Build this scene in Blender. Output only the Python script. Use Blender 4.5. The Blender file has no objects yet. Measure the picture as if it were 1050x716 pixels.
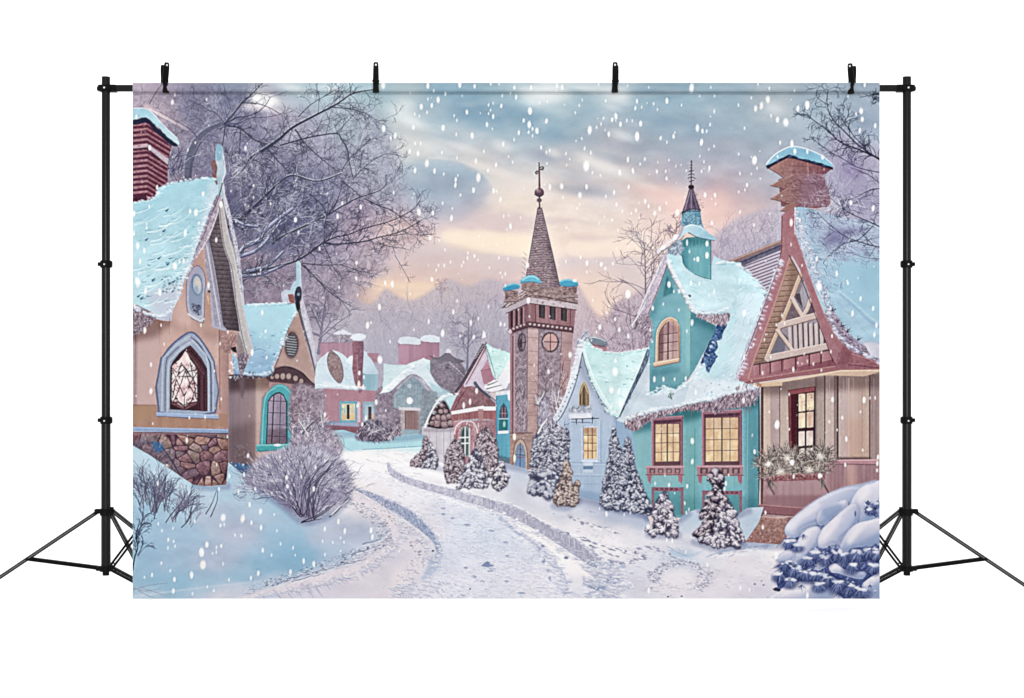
import math, random
import numpy as np
try:
    import bpy
except ImportError:
    bpy = None

# ============================================================================
#  PART 1 - a small procedural painter: the design printed on the fabric is
#  computed here stroke by stroke (no files), then baked on the fabric's mesh
#  as the colour of each printed dot.  Units: millimetre-like print units.
# ============================================================================
S = 2.0                                   # dots per unit
X0, Y0, X1, Y1 = 136.0, 85.0, 902.0, 614.0
W = int((X1-X0)*S); H = int((Y1-Y0)*S)
C = np.zeros((H, W, 3), np.float32)
PID = np.zeros((H, W), np.int16)
PARTS = {0: ('printed_sky', None, None)}  # id -> (name, parent id, label)
CLIP = [None]
R = random.Random(7)

def part(name, parent=None, label=None):
    i = len(PARTS); PARTS[i] = (name, parent, label); return i

def hx(c):
    if isinstance(c, str):
        c = c.lstrip('#'); c = c if len(c) == 6 else ''.join(k+k for k in c); return np.array([int(c[i:i+2], 16)/255 for i in (0, 2, 4)], np.float32)
    return np.asarray(c, np.float32)

def mix(a, b, t): return hx(a)*(1-t)+hx(b)*t
def jit(c, amt=.03):
    k = R.uniform(-amt, amt); return np.clip(hx(c)+k+np.array([R.uniform(-.3, .3)*amt for _ in range(3)], np.float32), 0, 1)

def tc(p):                                # print units -> canvas
    p = np.asarray(p, np.float64); return np.stack([(p[..., 0]-X0)*S, (p[..., 1]-Y0)*S], -1)

def spline(p, n=6, closed=False):
    p = np.asarray(p, float); m = len(p)
    if m < 3: return p
    out = []; rng = range(m if closed else m-1)
    t = np.linspace(0, 1, n, endpoint=False)[:, None]
    for i in rng:
        g = (lambda k: p[k % m]) if closed else (lambda k: p[min(max(k, 0), m-1)])
        a, b, c, d = g(i-1), g(i), g(i+1), g(i+2)
        out.append(.5*((2*b)+(-a+c)*t+(2*a-5*b+4*c-d)*t*t+(-a+3*b-3*c+d)*t**3))
    out = np.concatenate(out)
    return out if closed else np.vstack([out, p[-1:]])

def cover(q, sub=4):                      # exact-ish polygon coverage; q in canvas units
    x0 = max(int(math.floor(q[:, 0].min())), 0); x1 = min(int(math.ceil(q[:, 0].max()))+1, W)
    y0 = max(int(math.floor(q[:, 1].min())), 0); y1 = min(int(math.ceil(q[:, 1].max()))+1, H)
    if x1 <= x0 or y1 <= y0: return None
    h, w = y1-y0, x1-x0
    ys = y0+(np.arange(h*sub)+.5)/sub
    a = q; b = np.roll(q, -1, 0)
    D = np.zeros((h*sub, w+2), np.float32)
    up = (a[None, :, 1] <= ys[:, None]); ub = (b[None, :, 1] <= ys[:, None])
    cr = up != ub
    with np.errstate(divide='ignore', invalid='ignore'):
        xx = a[:, 0]+(ys[:, None]-a[:, 1])*(b[:, 0]-a[:, 0])/(b[:, 1]-a[:, 1])
    xx = np.where(cr, xx, 1e9); k = cr.sum(1).max() if cr.size else 0
    xx = np.sort(xx, 1)[:, :k]
    for j in range(k):
        x = np.clip(xx[:, j]-x0, 0, w); ok = xx[:, j] < 1e8
        i = np.floor(x).astype(int); f = x-i; s = 1 if j % 2 == 0 else -1
        r = np.nonzero(ok)[0]; i = np.minimum(i, w)
        D[r, i[r]] += s*(1-f[r]); D[r, np.minimum(i[r]+1, w+1)] += s*f[r]
    A = np.clip(np.cumsum(D, 1)[:, :w], 0, 1)
    return y0, y1, x0, x1, A.reshape(h, sub, w).mean(1)

def box1(a, r, ax):
    if r < 1: return a
    p = [(0, 0)]*a.ndim; p[ax] = (r+1, r)
    c = np.cumsum(np.pad(a, p, mode='edge'), ax, dtype=np.float64)
    n = a.shape[ax]
    hi = np.take(c, np.arange(2*r+1, 2*r+1+n), ax); lo = np.take(c, np.arange(0, n), ax)
    return ((hi-lo)/(2*r+1)).astype(np.float32)
def blur(a, r):
    r = int(round(r))
    for _ in range(3):
        a = box1(a, r, 0); a = box1(a, r, 1)
    return a

def upsample(g, h, w):
    yy = np.linspace(0, g.shape[0]-1.001, h); xx = np.linspace(0, g.shape[1]-1.001, w)
    iy = yy.astype(int); ix = xx.astype(int)
    fy = (yy-iy)[:, None]; fx = (xx-ix)[None, :]
    if g.ndim == 3: fy = fy[..., None]; fx = fx[..., None]
    else: pass
    fy = fy*fy*(3-2*fy) if g.ndim == 2 else fy; fx = fx*fx*(3-2*fx) if g.ndim == 2 else fx
    a = g[iy][:, ix]; b = g[iy][:, ix+1]; c = g[iy+1][:, ix]; d = g[iy+1][:, ix+1]
    return ((a*(1-fx)+b*fx)*(1-fy)+(c*(1-fx)+d*fx)*fy).astype(np.float32)

_nc = {}
def noise(sx, sy=None, seed=0):           # value noise in [-1,1], feature size in print units
    sy = sy or sx; k = (sx, sy, seed)
    if k not in _nc:
        rs = np.random.RandomState(seed*7919+int(sx*13)+int(sy*101))
        gw = int((X1-X0)/sx)+3; gh = int((Y1-Y0)/sy)+3
        _nc[k] = upsample(rs.uniform(-1, 1, (gh, gw)).astype(np.float32), H, W)
    return _nc[k]
def fbm(s, seed=0, o=4, ax=1.0):
    k = ('f', s, seed, o, ax)
    if k not in _nc:
        t = 0; a = 1; z = 0
        for i in range(o):
            t = t+a*noise(max(s/2**i, .6), max(s/ax/2**i, .6), seed*10+i); z += a; a *= .55
        _nc[k] = (t/z*1.5).astype(np.float32)
    return _nc[k]

def field(samples, p=3.0, ay=1.0, step=5):  # smooth colour field through scattered colour samples
    gx = np.arange(X0, X1+step, step); gy = np.arange(Y0, Y1+step, step)
    GX, GY = np.meshgrid(gx, gy); num = np.zeros(GX.shape+(3,)); den = np.zeros(GX.shape)
    for x, y, c in samples:
        d2 = (GX-x)**2+((GY-y)*ay)**2+30
        w = d2**(-p/2); num += w[..., None]*hx(c); den += w
    g = (num/den[..., None]).astype(np.float32)
    return upsample(g, int((gy[-1]-Y0)*S), int((gx[-1]-X0)*S))[:H, :W]

def comp(bb, A, col, a=1., pid=None, tex=None):
    y0, y1, x0, x1 = bb
    if CLIP[0] is not None: A = A*CLIP[0][y0:y1, x0:x1]
    if pid is not None:
        sub = PID[y0:y1, x0:x1]; sub[A > .5] = pid
    A = (A*a)[..., None]
    if isinstance(col, np.ndarray) and col.ndim == 3: col = col[y0:y1, x0:x1] if col.shape[:2] == (H, W) else col
    if tex is not None:
        t = 0
        for n, amp in tex: t = t+n[y0:y1, x0:x1]*amp
        col = np.clip(col+t[..., None], 0, 1)
    d = C[y0:y1, x0:x1]
    d += (col-d)*A

def fill(p, col, a=1., sm=0, soft=0, grad=None, tex=None, pid=None, rough=0, rs=2.5, rseed=3):
    """grad = (x0,y0,x1,y1,col2) linear from col to col2; rough = edge wobble in units"""
    q = np.asarray(p, float)
    if sm: q = spline(q, sm, True)
    if rough:
        m = np.roll(q, -1, 0); out = []
        rr = random.Random(rseed)
        for u, v in zip(q, m):
            n = max(1, int(np.hypot(*(v-u))/rs))
            for k in range(n):
                pt = u+(v-u)*k/n; out.append(pt+np.array([rr.uniform(-rough, rough), rr.uniform(-rough, rough)]))
        q = np.array(out)
    r = cover(tc(q))
    if r is None: return
    y0, y1, x0, x1, A = r
    if soft:
        k = int(soft*S*2)+1
        ny0, ny1, nx0, nx1 = max(y0-k, 0), min(y1+k, H), max(x0-k, 0), min(x1+k, W)
        B = np.zeros((ny1-ny0, nx1-nx0), np.float32); B[y0-ny0:y1-ny0, x0-nx0:x1-nx0] = A
        A = blur(B, soft*S*.6); y0, y1, x0, x1 = ny0, ny1, nx0, nx1
    c = hx(col) if not (isinstance(col, np.ndarray) and col.ndim == 3) else col
    if grad:
        gx0, gy0, gx1, gy1, c2 = grad
        yy, xx = np.mgrid[y0:y1, x0:x1]; xx = xx/S+X0; yy = yy/S+Y0
        L = (gx1-gx0)**2+(gy1-gy0)**2
        t = np.clip(((xx-gx0)*(gx1-gx0)+(yy-gy0)*(gy1-gy0))/L, 0, 1)[..., None].astype(np.float32)
        c = c*(1-t)+hx(c2)*t
    comp((y0, y1, x0, x1), A, c, a, pid, tex)

def mask(p, sm=0, soft=0):
    q = np.asarray(p, float)
    if sm: q = spline(q, sm, True)
    M = np.zeros((H, W), np.float32); r = cover(tc(q))
    if r: M[r[0]:r[1], r[2]:r[3]] = r[4]
    return blur(M, soft*S*.6) if soft else M

class clip:
    def __init__(s, m): s.m = m if isinstance(m, np.ndarray) and m.shape == (H, W) else mask(m)
    def __enter__(s): s.o = CLIP[0]; CLIP[0] = s.m if s.o is None else s.m*s.o
    def __exit__(s, *a): CLIP[0] = s.o

def stroke(p, w, col, w1=None, a=1., sm=0, pid=None, soft=.5):
    q = np.asarray(p, float)
    if sm: q = spline(q, sm)
    w1 = w if w1 is None else w1
    q = tc(q); n = len(q)-1
    if n < 1: return
    m = max(w, w1)*S/2+1+soft
    x0 = max(int(q[:, 0].min()-m), 0); x1 = min(int(q[:, 0].max()+m)+2, W)
    y0 = max(int(q[:, 1].min()-m), 0); y1 = min(int(q[:, 1].max()+m)+2, H)
    if x1 <= x0 or y1 <= y0: return
    A = np.zeros((y1-y0, x1-x0), np.float32)
    for i in range(n):
        a0, b0 = q[i], q[i+1]; ra = (w+(w1-w)*i/n)*S/2; rb = (w+(w1-w)*(i+1)/n)*S/2
        mm = max(ra, rb)+1+soft
        sx0 = max(int(min(a0[0], b0[0])-mm), x0); sx1 = min(int(max(a0[0], b0[0])+mm)+2, x1)
        sy0 = max(int(min(a0[1], b0[1])-mm), y0); sy1 = min(int(max(a0[1], b0[1])+mm)+2, y1)
        if sx1 <= sx0 or sy1 <= sy0: continue
        xx = np.arange(sx0, sx1)[None, :]+.5-a0[0]; yy = np.arange(sy0, sy1)[:, None]+.5-a0[1]
        dx, dy = b0-a0; L = dx*dx+dy*dy+1e-9
        t = np.clip((xx*dx+yy*dy)/L, 0, 1)
        d = np.hypot(xx-t*dx, yy-t*dy)
        r = ra+(rb-ra)*t
        al = np.clip((r-d)/(2*soft)+.5, 0, 1)*np.minimum(1, r*2+.15)
        s = A[sy0-y0:sy1-y0, sx0-x0:sx1-x0]; np.maximum(s, al, out=s)
    comp((y0, y1, x0, x1), A, hx(col), a, pid)

def dab(x, y, rx, ry, col, a=1., ang=0., soft=.15, pid=None, tex=None):
    cx, cy = (x-X0)*S, (y-Y0)*S; m = max(rx, ry)*S*(1+soft)+1
    x0 = max(int(cx-m), 0); x1 = min(int(cx+m)+2, W); y0 = max(int(cy-m), 0); y1 = min(int(cy+m)+2, H)
    if x1 <= x0 or y1 <= y0: return
    xx = np.arange(x0, x1)[None, :]+.5-cx; yy = np.arange(y0, y1)[:, None]+.5-cy
    ca, sa = math.cos(ang), math.sin(ang)
    u = (xx*ca+yy*sa)/(rx*S); v = (-xx*sa+yy*ca)/(ry*S)
    d = np.sqrt(u*u+v*v)
    s = max(soft, .5/(min(rx, ry)*S))
    A = np.clip((1+s-d)/(2*s), 0, 1); A = (A*A*(3-2*A)).astype(np.float32)
    comp((y0, y1, x0, x1), A, hx(col), a, pid, tex)

def light(p, amt, sm=0, soft=6, tint=(1, 1, 1)):   # lighten / darken a soft-edged patch of the print
    q = np.asarray(p, float)
    if sm: q = spline(q, sm, True)
    m = mask(q, 0, soft)
    if CLIP[0] is not None: m = m*CLIP[0]
    C[:] = np.clip(C+m[..., None]*amt*np.asarray(tint, np.float32), 0, 1)

def voronoi(bb, n, seed, sx=1., sy=1., pts=None):  # distances to nearest cells in a box
    bx0, by0, bx1, by1 = bb
    y0, y1 = max(int((by0-Y0)*S), 0), min(int((by1-Y0)*S), H); x0, x1 = max(int((bx0-X0)*S), 0), min(int((bx1-X0)*S), W)
    rr = np.random.RandomState(seed)
    if pts is None: pts = np.stack([rr.uniform(bx0, bx1, n), rr.uniform(by0, by1, n)], 1)
    yy, xx = np.mgrid[y0:y1, x0:x1]; xx = xx/S+X0; yy = yy/S+Y0
    d1 = np.full(xx.shape, 1e9); d2 = d1.copy(); idx = np.zeros(xx.shape, int); ox = d1*0; oy = d1*0
    for i, (px, py) in enumerate(pts):
        dx = (xx-px)/sx; dy = (yy-py)/sy; d = np.hypot(dx, dy); near = d < d1
        d2 = np.where(near, d1, np.minimum(d2, d)); ox = np.where(near, dx, ox); oy = np.where(near, dy, oy)
        idx = np.where(near, i, idx); d1 = np.where(near, d, d1)
    return (y0, y1, x0, x1), d1, d2, idx, ox, oy

def branch(x, y, ang, ln, w, col, depth, spread=.5, curl=.25, a=1., snow=None, minw=.35, kids=(2, 3), pid=None):
    n = 4; p = [(x, y)]; g = ang; c = R.uniform(-curl, curl)
    for i in range(n):
        g += c+R.uniform(-.12, .12); x += math.cos(g)*ln/n; y += math.sin(g)*ln/n; p.append((x, y))
    if snow is not None and w > .8: stroke([(u, v-w*.4) for u, v in p], w*.6, snow, w*.4, a*.8, 2)
    stroke(p, w, col, max(w*.6, minw), a, 2, pid)
    if depth > 0:
        for k in range(R.randint(*kids)):
            t = R.uniform(.3, 1); i = min(int(t*n), n-1); f = t*n-i
            bx = p[i][0]+(p[i+1][0]-p[i][0])*f; by = p[i][1]+(p[i+1][1]-p[i][1])*f
            branch(bx, by, g+R.choice((-1, 1))*R.uniform(.25, 1)*spread*1.6, ln*R.uniform(.45, .75), max(w*.6, minw), col, depth-1, spread, curl, a, snow, minw, kids, pid)

def limb(p, w, w1, col, twigs=8, tl=18, depth=2, a=1., snow=None, side=0, spread=.6, tw=None, pid=None):
    if len(p) == 2: p = [p[0], ((p[0][0]+p[1][0])/2, (p[0][1]+p[1][1])/2), p[1]]
    q = spline(p, 6)
    if snow is not None:
        stroke([(u, v-w*.32) for u, v in q], w*.75, snow, w1*.5, a*.85)
    stroke(q, w, col, w1, a, pid=pid)
    for k in range(twigs):
        i = R.randint(1, len(q)-2); d = q[min(i+1, len(q)-1)]-q[i-1]; g = math.atan2(d[1], d[0])
        sg = side if side and R.random() < .8 else R.choice((-1, 1))
        t = i/len(q); ww = (w+(w1-w)*t)*.5 if tw is None else tw
        branch(q[i][0], q[i][1], g+sg*R.uniform(.35, 1.1), tl*R.uniform(.5, 1.2), max(ww, .35), col, depth, spread, .3, a*.78, None, .3)

def tuft(x, y, n, ln, a0, a1, cols, w=.5, al=.8, curl=.4, w1=.25):   # spray of fine strokes
    for _ in range(n):
        g = R.uniform(a0, a1); l = ln*R.uniform(.5, 1.1); c = R.uniform(-curl, curl)
        xm, ym = x+math.cos(g)*l*.5, y+math.sin(g)*l*.5
        stroke([(x, y), (xm, ym), (xm+math.cos(g+c)*l*.5, ym+math.sin(g+c)*l*.5)], w, R.choice(cols), w1, al)

def specks(m, n, cols, rx, ry, ang=0, al=.7, seed=1, bb=None):       # random flecks where mask m > .5
    rr = random.Random(seed); x0, y0, x1, y1 = bb or (X0, Y0, X1, Y1); k = 0; t = 0
    while k < n and t < n*40:
        t += 1; x = rr.uniform(x0, x1); y = rr.uniform(y0, y1)
        ix, iy = int((x-X0)*S), int((y-Y0)*S)
        if 0 <= ix < W and 0 <= iy < H and m[iy, ix] > rr.uniform(.3, .7):
            s = rr.uniform(.5, 1.3); dab(x, y, rx*s, ry*s*rr.uniform(.7, 1.3), rr.choice(cols), al*rr.uniform(.5, 1), ang+rr.uniform(-.3, .3), .5); k += 1
def fuzz(m, n, cols, ln, a0, a1, w=.5, al=.7, seed=1, bb=None):      # random short hair-like strokes
    rr = random.Random(seed); x0, y0, x1, y1 = bb or (X0, Y0, X1, Y1); k = 0; t = 0
    while k < n and t < n*40:
        t += 1; x = rr.uniform(x0, x1); y = rr.uniform(y0, y1)
        ix, iy = int((x-X0)*S), int((y-Y0)*S)
        if 0 <= ix < W and 0 <= iy < H and m[iy, ix] > rr.uniform(.3, .7):
            g = rr.uniform(a0, a1); l = ln*rr.uniform(.5, 1.3)
            stroke([(x-math.cos(g)*l/2, y-math.sin(g)*l/2), (x+math.cos(g)*l/2, y+math.sin(g)*l/2)], w*rr.uniform(.6, 1.2), rr.choice(cols), None, al*rr.uniform(.5, 1)); k += 1
# ============================================================================
#  PART 2 - the printed design: sky, woods, bare trees
# ============================================================================
SKY = [(140,88,'#c3b2c4'),(165,100,'#b7a9c0'),(200,100,'#9a98b2'),(240,95,'#98a3ba'),(275,100,'#c3c4d2'),(300,90,'#b5cbd7'),(340,92,'#b9d3de'),(375,92,'#aecbd8'),
 (330,115,'#a9bccb'),(360,125,'#b3c4d0'),(395,100,'#a5c3cf'),(390,120,'#b1c6cd'),(410,104,'#b9cacf'),(412,120,'#cdd3d4'),(424,128,'#d3d6d5'),(395,140,'#c0ced2'),(435,122,'#a9c2cd'),
 (455,100,'#8db3c8'),(480,110,'#8cb2c7'),(500,125,'#8cb0c6'),(450,125,'#a2bcca'),(440,140,'#c9d0d3'),(425,148,'#cfd3d2'),(405,155,'#d0d4d4'),(470,145,'#b0bdc8'),(465,155,'#c9cbcd'),(490,150,'#b9c2c9'),
 (520,110,'#8fb3c6'),(545,125,'#8eb1c5'),(530,140,'#a0b7c5'),(515,160,'#b9bec6'),(540,152,'#aebcc6'),(500,168,'#d6cfcb'),(485,160,'#d2cecb'),(565,135,'#93b3c5'),(575,112,'#a9c3cd'),(550,98,'#d3e1e6'),(565,95,'#dce7ea'),(535,95,'#b6cfda'),
 (520,178,'#d9d0cc'),(540,175,'#ccc8c9'),(555,160,'#b4bbc5'),(575,165,'#c6c3c6'),(590,150,'#b6bbc5'),(590,125,'#9ab4c4'),(600,110,'#9fbcca'),(630,98,'#c9d8df'),(640,110,'#aabfcc'),(610,140,'#a9b4c1'),(635,138,'#bbbec5'),(630,155,'#b5b6c0'),
 (660,105,'#98b7c8'),(690,105,'#94b3c6'),(680,130,'#9cb2c3'),(660,150,'#a5b1c0'),(700,155,'#a3afbf'),(720,130,'#9eb1c2'),(720,100,'#9db9c8'),(750,100,'#9db7c7'),(760,130,'#9fb3c2'),(790,105,'#b0bfc9'),(795,115,'#bcc4ca'),(780,140,'#9db0c0'),
 (740,160,'#a6abbb'),(770,165,'#a6acbb'),(800,140,'#a2b2c2'),(830,110,'#a3b7c7'),(870,100,'#a6b8c9'),(895,110,'#9fb0c4'),(890,130,'#9fb0c5'),(840,135,'#a4b4c5'),(870,150,'#a3a9c0'),(890,180,'#a8a6bf'),
 (600,165,'#d1cac7'),(620,172,'#d9cfc9'),(640,178,'#d5c9c5'),(600,185,'#c2bcc2'),(615,192,'#c4bdc2'),(580,190,'#cbc4c4'),(560,195,'#e4d5cc'),(545,190,'#dfd2cb'),(530,200,'#ecdacc'),(515,205,'#efdccd'),(505,192,'#ddd0c9'),
 (660,178,'#c9bcbf'),(680,178,'#b9b2bd'),(700,180,'#b0aebc'),(720,185,'#b1adbb'),(670,195,'#e4c4bd'),(690,205,'#f2c6bb'),(660,205,'#dcc5c0'),(700,215,'#efbfb6'),(735,205,'#eeb9b1'),(740,220,'#f3bcb2'),(735,190,'#c4aeb6'),(760,190,'#b3aab7'),(760,210,'#cdb2b4'),(770,225,'#dbbcb8'),(790,190,'#aca9b6'),(790,215,'#bfb0b6'),(800,230,'#c4b2b8'),(750,235,'#e5c3bb'),(720,240,'#e9c9bd'),
 (585,210,'#eedbcc'),(600,215,'#e2d0c8'),(620,215,'#dccdc7'),(640,215,'#e3cec6'),(610,230,'#eed8c9'),(590,228,'#ecd6c8'),(640,232,'#efd8cc'),(660,228,'#eed0c5'),(680,230,'#ecccc2'),(620,240,'#f7dfcb'),(600,246,'#eed2c4'),(630,252,'#f7dccb'),(605,256,'#f4d3c4'),(650,255,'#f3d7c9'),
 (540,215,'#f1ddcc'),(510,216,'#ebd6c9'),(575,220,'#efdacb'),(500,226,'#dcc5c0'),(520,230,'#d9c2c0'),(540,228,'#dcc7c3'),(575,226,'#e6d2c6'),(570,238,'#f2d8c8'),(500,238,'#ebcdc0'),(480,234,'#e3c6c2'),(530,240,'#f3d6c6'),(490,250,'#f9dfc6'),(520,254,'#fbe1c8'),(470,245,'#f6dac4'),(545,258,'#f9dec8'),(575,255,'#f6d8c6'),(460,240,'#ecd0c2'),
 (440,190,'#8fadc3'),(470,185,'#93afc3'),(490,185,'#9bb1c1'),(455,205,'#9fb1c3'),(480,205,'#a2b0c0'),(495,200,'#b5b7c0'),(440,215,'#b0b2c3'),(470,220,'#b7b3c0'),(490,215,'#cdbfc2'),(425,200,'#a9b5c8'),(445,228,'#c9b8c2'),(480,228,'#d3bfc2'),(430,230,'#ccb8c1'),(400,180,'#b6bccb'),(410,165,'#c3ccd1'),(425,160,'#d0d3d3'),
 (410,232,'#efc1b2'),(400,234,'#eebfb3'),(422,237,'#f0c3b3'),(395,215,'#c6b4c3'),(415,215,'#c0b4c4'),(380,225,'#d0b7c0'),(385,240,'#d9bab8'),(435,240,'#e6c7ba'),
 (450,252,'#d8c4c1'),(440,262,'#c9b9be'),(420,255,'#c8bac0'),(400,255,'#c9b9c1'),(470,262,'#d5c3c2'),(450,275,'#d4bdbb'),(500,266,'#d8c6c4'),(520,270,'#d2bfc1'),(500,280,'#d3bab9'),(470,280,'#d9bcb6'),(430,275,'#d2b8b8'),
 (405,288,'#e9c0ac'),(390,296,'#f0c6a8'),(420,294,'#f6cfae'),(440,292,'#f5cfaf'),(450,297,'#eec3a9'),(410,300,'#ecc3a8'),(380,295,'#ddb8ac'),(470,295,'#e2bcae'),(430,284,'#e0bba9'),(490,290,'#d4b5b2'),(510,290,'#cfb5b6'),(375,275,'#c9b4bb'),(400,275,'#cdb8bb'),
 (590,268,'#d3c1c4'),(620,268,'#d4c3c5'),(640,275,'#d4c3c4'),(600,285,'#d9c4c3'),(625,290,'#dfc8c2'),(610,300,'#e6c9be'),(605,318,'#ecc7b8'),(615,325,'#e8c5bb'),(595,300,'#dcc5c1'),(650,290,'#cfbfc4'),(640,320,'#cdb9be'),
 (350,200,'#a6a6bf'),(300,180,'#9896b0'),(300,130,'#b5b2c4'),(320,160,'#a9a7be'),(250,130,'#aba6bb'),(200,130,'#9694ae'),(165,125,'#c6b3c0'),(155,112,'#d0bbc5'),(190,150,'#9693ac'),(270,112,'#d9d3da'),(280,125,'#cfc0cb'),(350,260,'#b9abc0'),(340,300,'#b5a8b9'),(250,200,'#8886a3'),(300,220,'#8384a3'),(280,270,'#9d93ab'),(290,300,'#a89bac'),(335,330,'#b0a6b6'),
 (400,330,'#b0aab9'),(450,330,'#aea9b8'),(500,330,'#b3adb9'),(400,370,'#a9a6b6'),(500,380,'#a9a4b5'),(640,350,'#b5a7b4'),(750,250,'#b5aebf'),(780,250,'#b9b1c1')]
SKF = field(SKY, 4.0, 1.25); C[:] = np.stack([blur(SKF[..., i], 11) for i in range(3)], -1)
C += (fbm(44, 1, 4, 2.0)*.030+fbm(16, 3, 4, 2.2)*.018)[..., None]; C *= 1-.05*np.clip(1-(np.arange(H)/S)/120, 0, 1)[:, None, None]
# cloud edges
fill([(395,178),(415,170),(436,165),(452,164),(466,166),(480,170),(492,177),(500,186),(503,195),(497,203),(486,214),(470,224),(440,226),(405,222),(388,200)], '#95afc3', .5, 6, 3, (450,168,470,225,'#b6b3c0'), [(fbm(18,6,4,1.6),.05)])
fill([(478,169),(492,175),(502,184),(506,195),(500,204),(510,206),(530,195),(525,182),(505,172),(490,166)], '#e3d5cb', .45, 6, 3)
stroke([(440,162),(455,162.5),(470,165),(484,170),(496,178),(503,187)], 3, '#e0d8d1', 2, .35, 6, soft=2)
fill([(490,222),(505,219),(530,218.5),(545,222),(575,223),(590,227),(560,231),(540,234),(515,238),(500,236),(488,230)], '#d6bfc0', .5, 6, 1.6)
fill([(455,238),(480,236),(520,240),(545,243),(543,262),(520,261),(495,257),(470,251),(455,246)], '#fde3c6', .6, 6, 2.2)
fill([(585,247),(615,250),(650,246),(660,258),(640,263),(610,264),(585,262)], '#fbdfcb', .5, 6, 2)
fill([(425,247),(437,247),(455,251),(470,256.5),(490,259.5),(520,263),(550,265),(550,300),(400,300),(405,262)], '#d6c3c3', .55, 0, 1.2, (460,252,450,296,'#dbb8af'))
fill([(573,265),(600,266),(640,264),(660,266),(660,300),(640,312),(600,325),(575,300)], '#d5c5c7', .55, 0, 1.4, (600,266,605,320,'#e9c8bb'))
fill([(586,243),(600,241),(625,242),(640,240),(620,246),(600,248)], '#dfc3bf', .5, 6, 1.5)
fill([(585,222),(600,226),(630,228),(650,224),(630,231),(600,231)], '#d8c9c4', .5, 6, 1.5)
for x, y, rx, ry, a in ((520,118,40,9,.35),(470,112,34,9,.35),(575,140,22,6,.3),(690,128,46,9,.3),(740,150,40,8,.28),(655,150,22,7,.3),(600,196,26,5,.35),(640,165,26,5,.3),(560,160,18,6,.35),(790,150,40,10,.2),(450,186,30,9,.25)):
    dab(x, y, rx, ry, '#7f9db3' if y < 145 else '#98a0b0', min(a*1.7, .6), .12, .95)
dab(600,300,30,20,'#f6cdb2',.6,0,.95); dab(600,254,46,6,'#ffe4cc',.5,0,.95); dab(612,322,16,12,'#f6cfb8',.55,0,.95); dab(500,248,40,7,'#ffe6c6',.4,.05,.95); dab(420,294,36,5,'#fbd3ac',.55,.05,.95); dab(410,233,16,4,'#f6bfa9',.45,.05,.95)
for i in range(110):                                       # soft broken cloud
    x = R.uniform(395, 800); y = R.uniform(92, 185)
    dab(x, y, R.uniform(5, 17), R.uniform(2.5, 6), mix('#e2dfdd', '#7b9db4', R.random()**.8), .15, R.uniform(-.1, .5), .8)
for x, y, rx, ry, a in ((412,116,14,6,.5),(424,126,14,5,.5),(418,108,8,5,.4),(405,150,22,5,.35),(438,150,22,4,.35),(552,97,17,6,.75),(566,94,14,6,.55),(545,104,10,4,.35),(634,98,11,7,.6),(610,90,16,4,.4),(628,110,8,3,.3),(595,90,12,3,.35),(640,140,12,4,.4),(612,168,20,5,.5),(632,176,20,4,.4),(600,160,8,4,.3),(568,157,7,4,.5),(515,150,9,5,.5),(500,172,20,4,.35),(793,112,9,5,.4),(660,190,18,3,.3),(475,152,16,4,.35),(300,90,14,4,.5),(340,92,12,4,.4)):
    dab(x, y, rx, ry, '#e9e4df' if y > 140 else '#e8edee', a, .3, .95)
for x, y, rx, ry, a in ((680,202,26,7,.45),(735,214,12,12,.45),(704,213,14,6,.35),(410,232,12,4,.4)):
    dab(x, y, rx, ry, '#f5bfb2', a, .35, .95)
dab(270,102,15,7,'#fffcfa',1,.25,.45); dab(258,106,8,4,'#f6eef0',.7,.1,.7); dab(262,110,14,5,'#f0e6ea',.6,.1,.8); dab(283,118,10,4,'#e9dbe2',.6,.3,.9)
dab(272,119,20,2.2,'#c79cb0',.5,.05,.8); dab(268,124,22,2,'#d2adba',.4,.05,.8)
fill([(172,113),(185,118),(200,128),(192,132),(178,124)], '#f0d9d6', .55, 4, 3)

# ---- misty woods ------------------------------------------------------------
P_WOOD = part('printed_woods', None, 'misty lilac woods printed behind the houses')
def woods(outline, top, bot, n, cols, pid, y0, y1, seed, ang=(-2.3, -.85), ln=9):
    m = mask(spline(outline, 5, True), 0, 2.2)
    with clip(m):
        fill([(X0,Y0),(X1,Y0),(X1,Y1),(X0,Y1)], top, .78, grad=(0, y0, 0, y1, bot), pid=pid)
        bb = (min(p[0] for p in outline), min(p[1] for p in outline), max(p[0] for p in outline), max(p[1] for p in outline))
        fuzz(m, n, [hx(c) for c in cols], ln, ang[0], ang[1], .55, .34, seed, bb)
        fuzz(m, n, [hx(c) for c in cols], ln*.4, ang[0]-.5, ang[1]+.5, .5, .42, seed+1, bb)
woods([(330,345),(345,318),(360,305),(380,312),(395,296),(405,302),(420,308),(435,302),(450,292),(462,286),(480,293),(500,286),(520,290),(545,300),(545,420),(330,420)],
      '#b7aeba', '#a5a2b3', 1500, ('#8f8c9f','#cfc8d0','#9a94a6','#7f7c92','#c2bcc8'), P_WOOD, 290, 360, 11)
woods([(575,300),(590,290),(602,308),(612,322),(622,326),(630,312),(645,305),(665,300),(672,372),(575,372)], '#bdabb6', '#b4a4b2', 900, ('#8d7b90','#d4c6cd','#a08ea0','#c4b4be'), P_WOOD, 295, 360, 13)
woods([(715,262),(728,246),(740,236),(752,226),(764,221),(778,216),(792,213),(806,213),(810,275),(740,290),(715,285)], '#bbb0c0', '#ada5b8', 900, ('#8f869f','#d6cdd6','#9b92a9','#c9bfca'), P_WOOD, 215, 275, 17)

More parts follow.
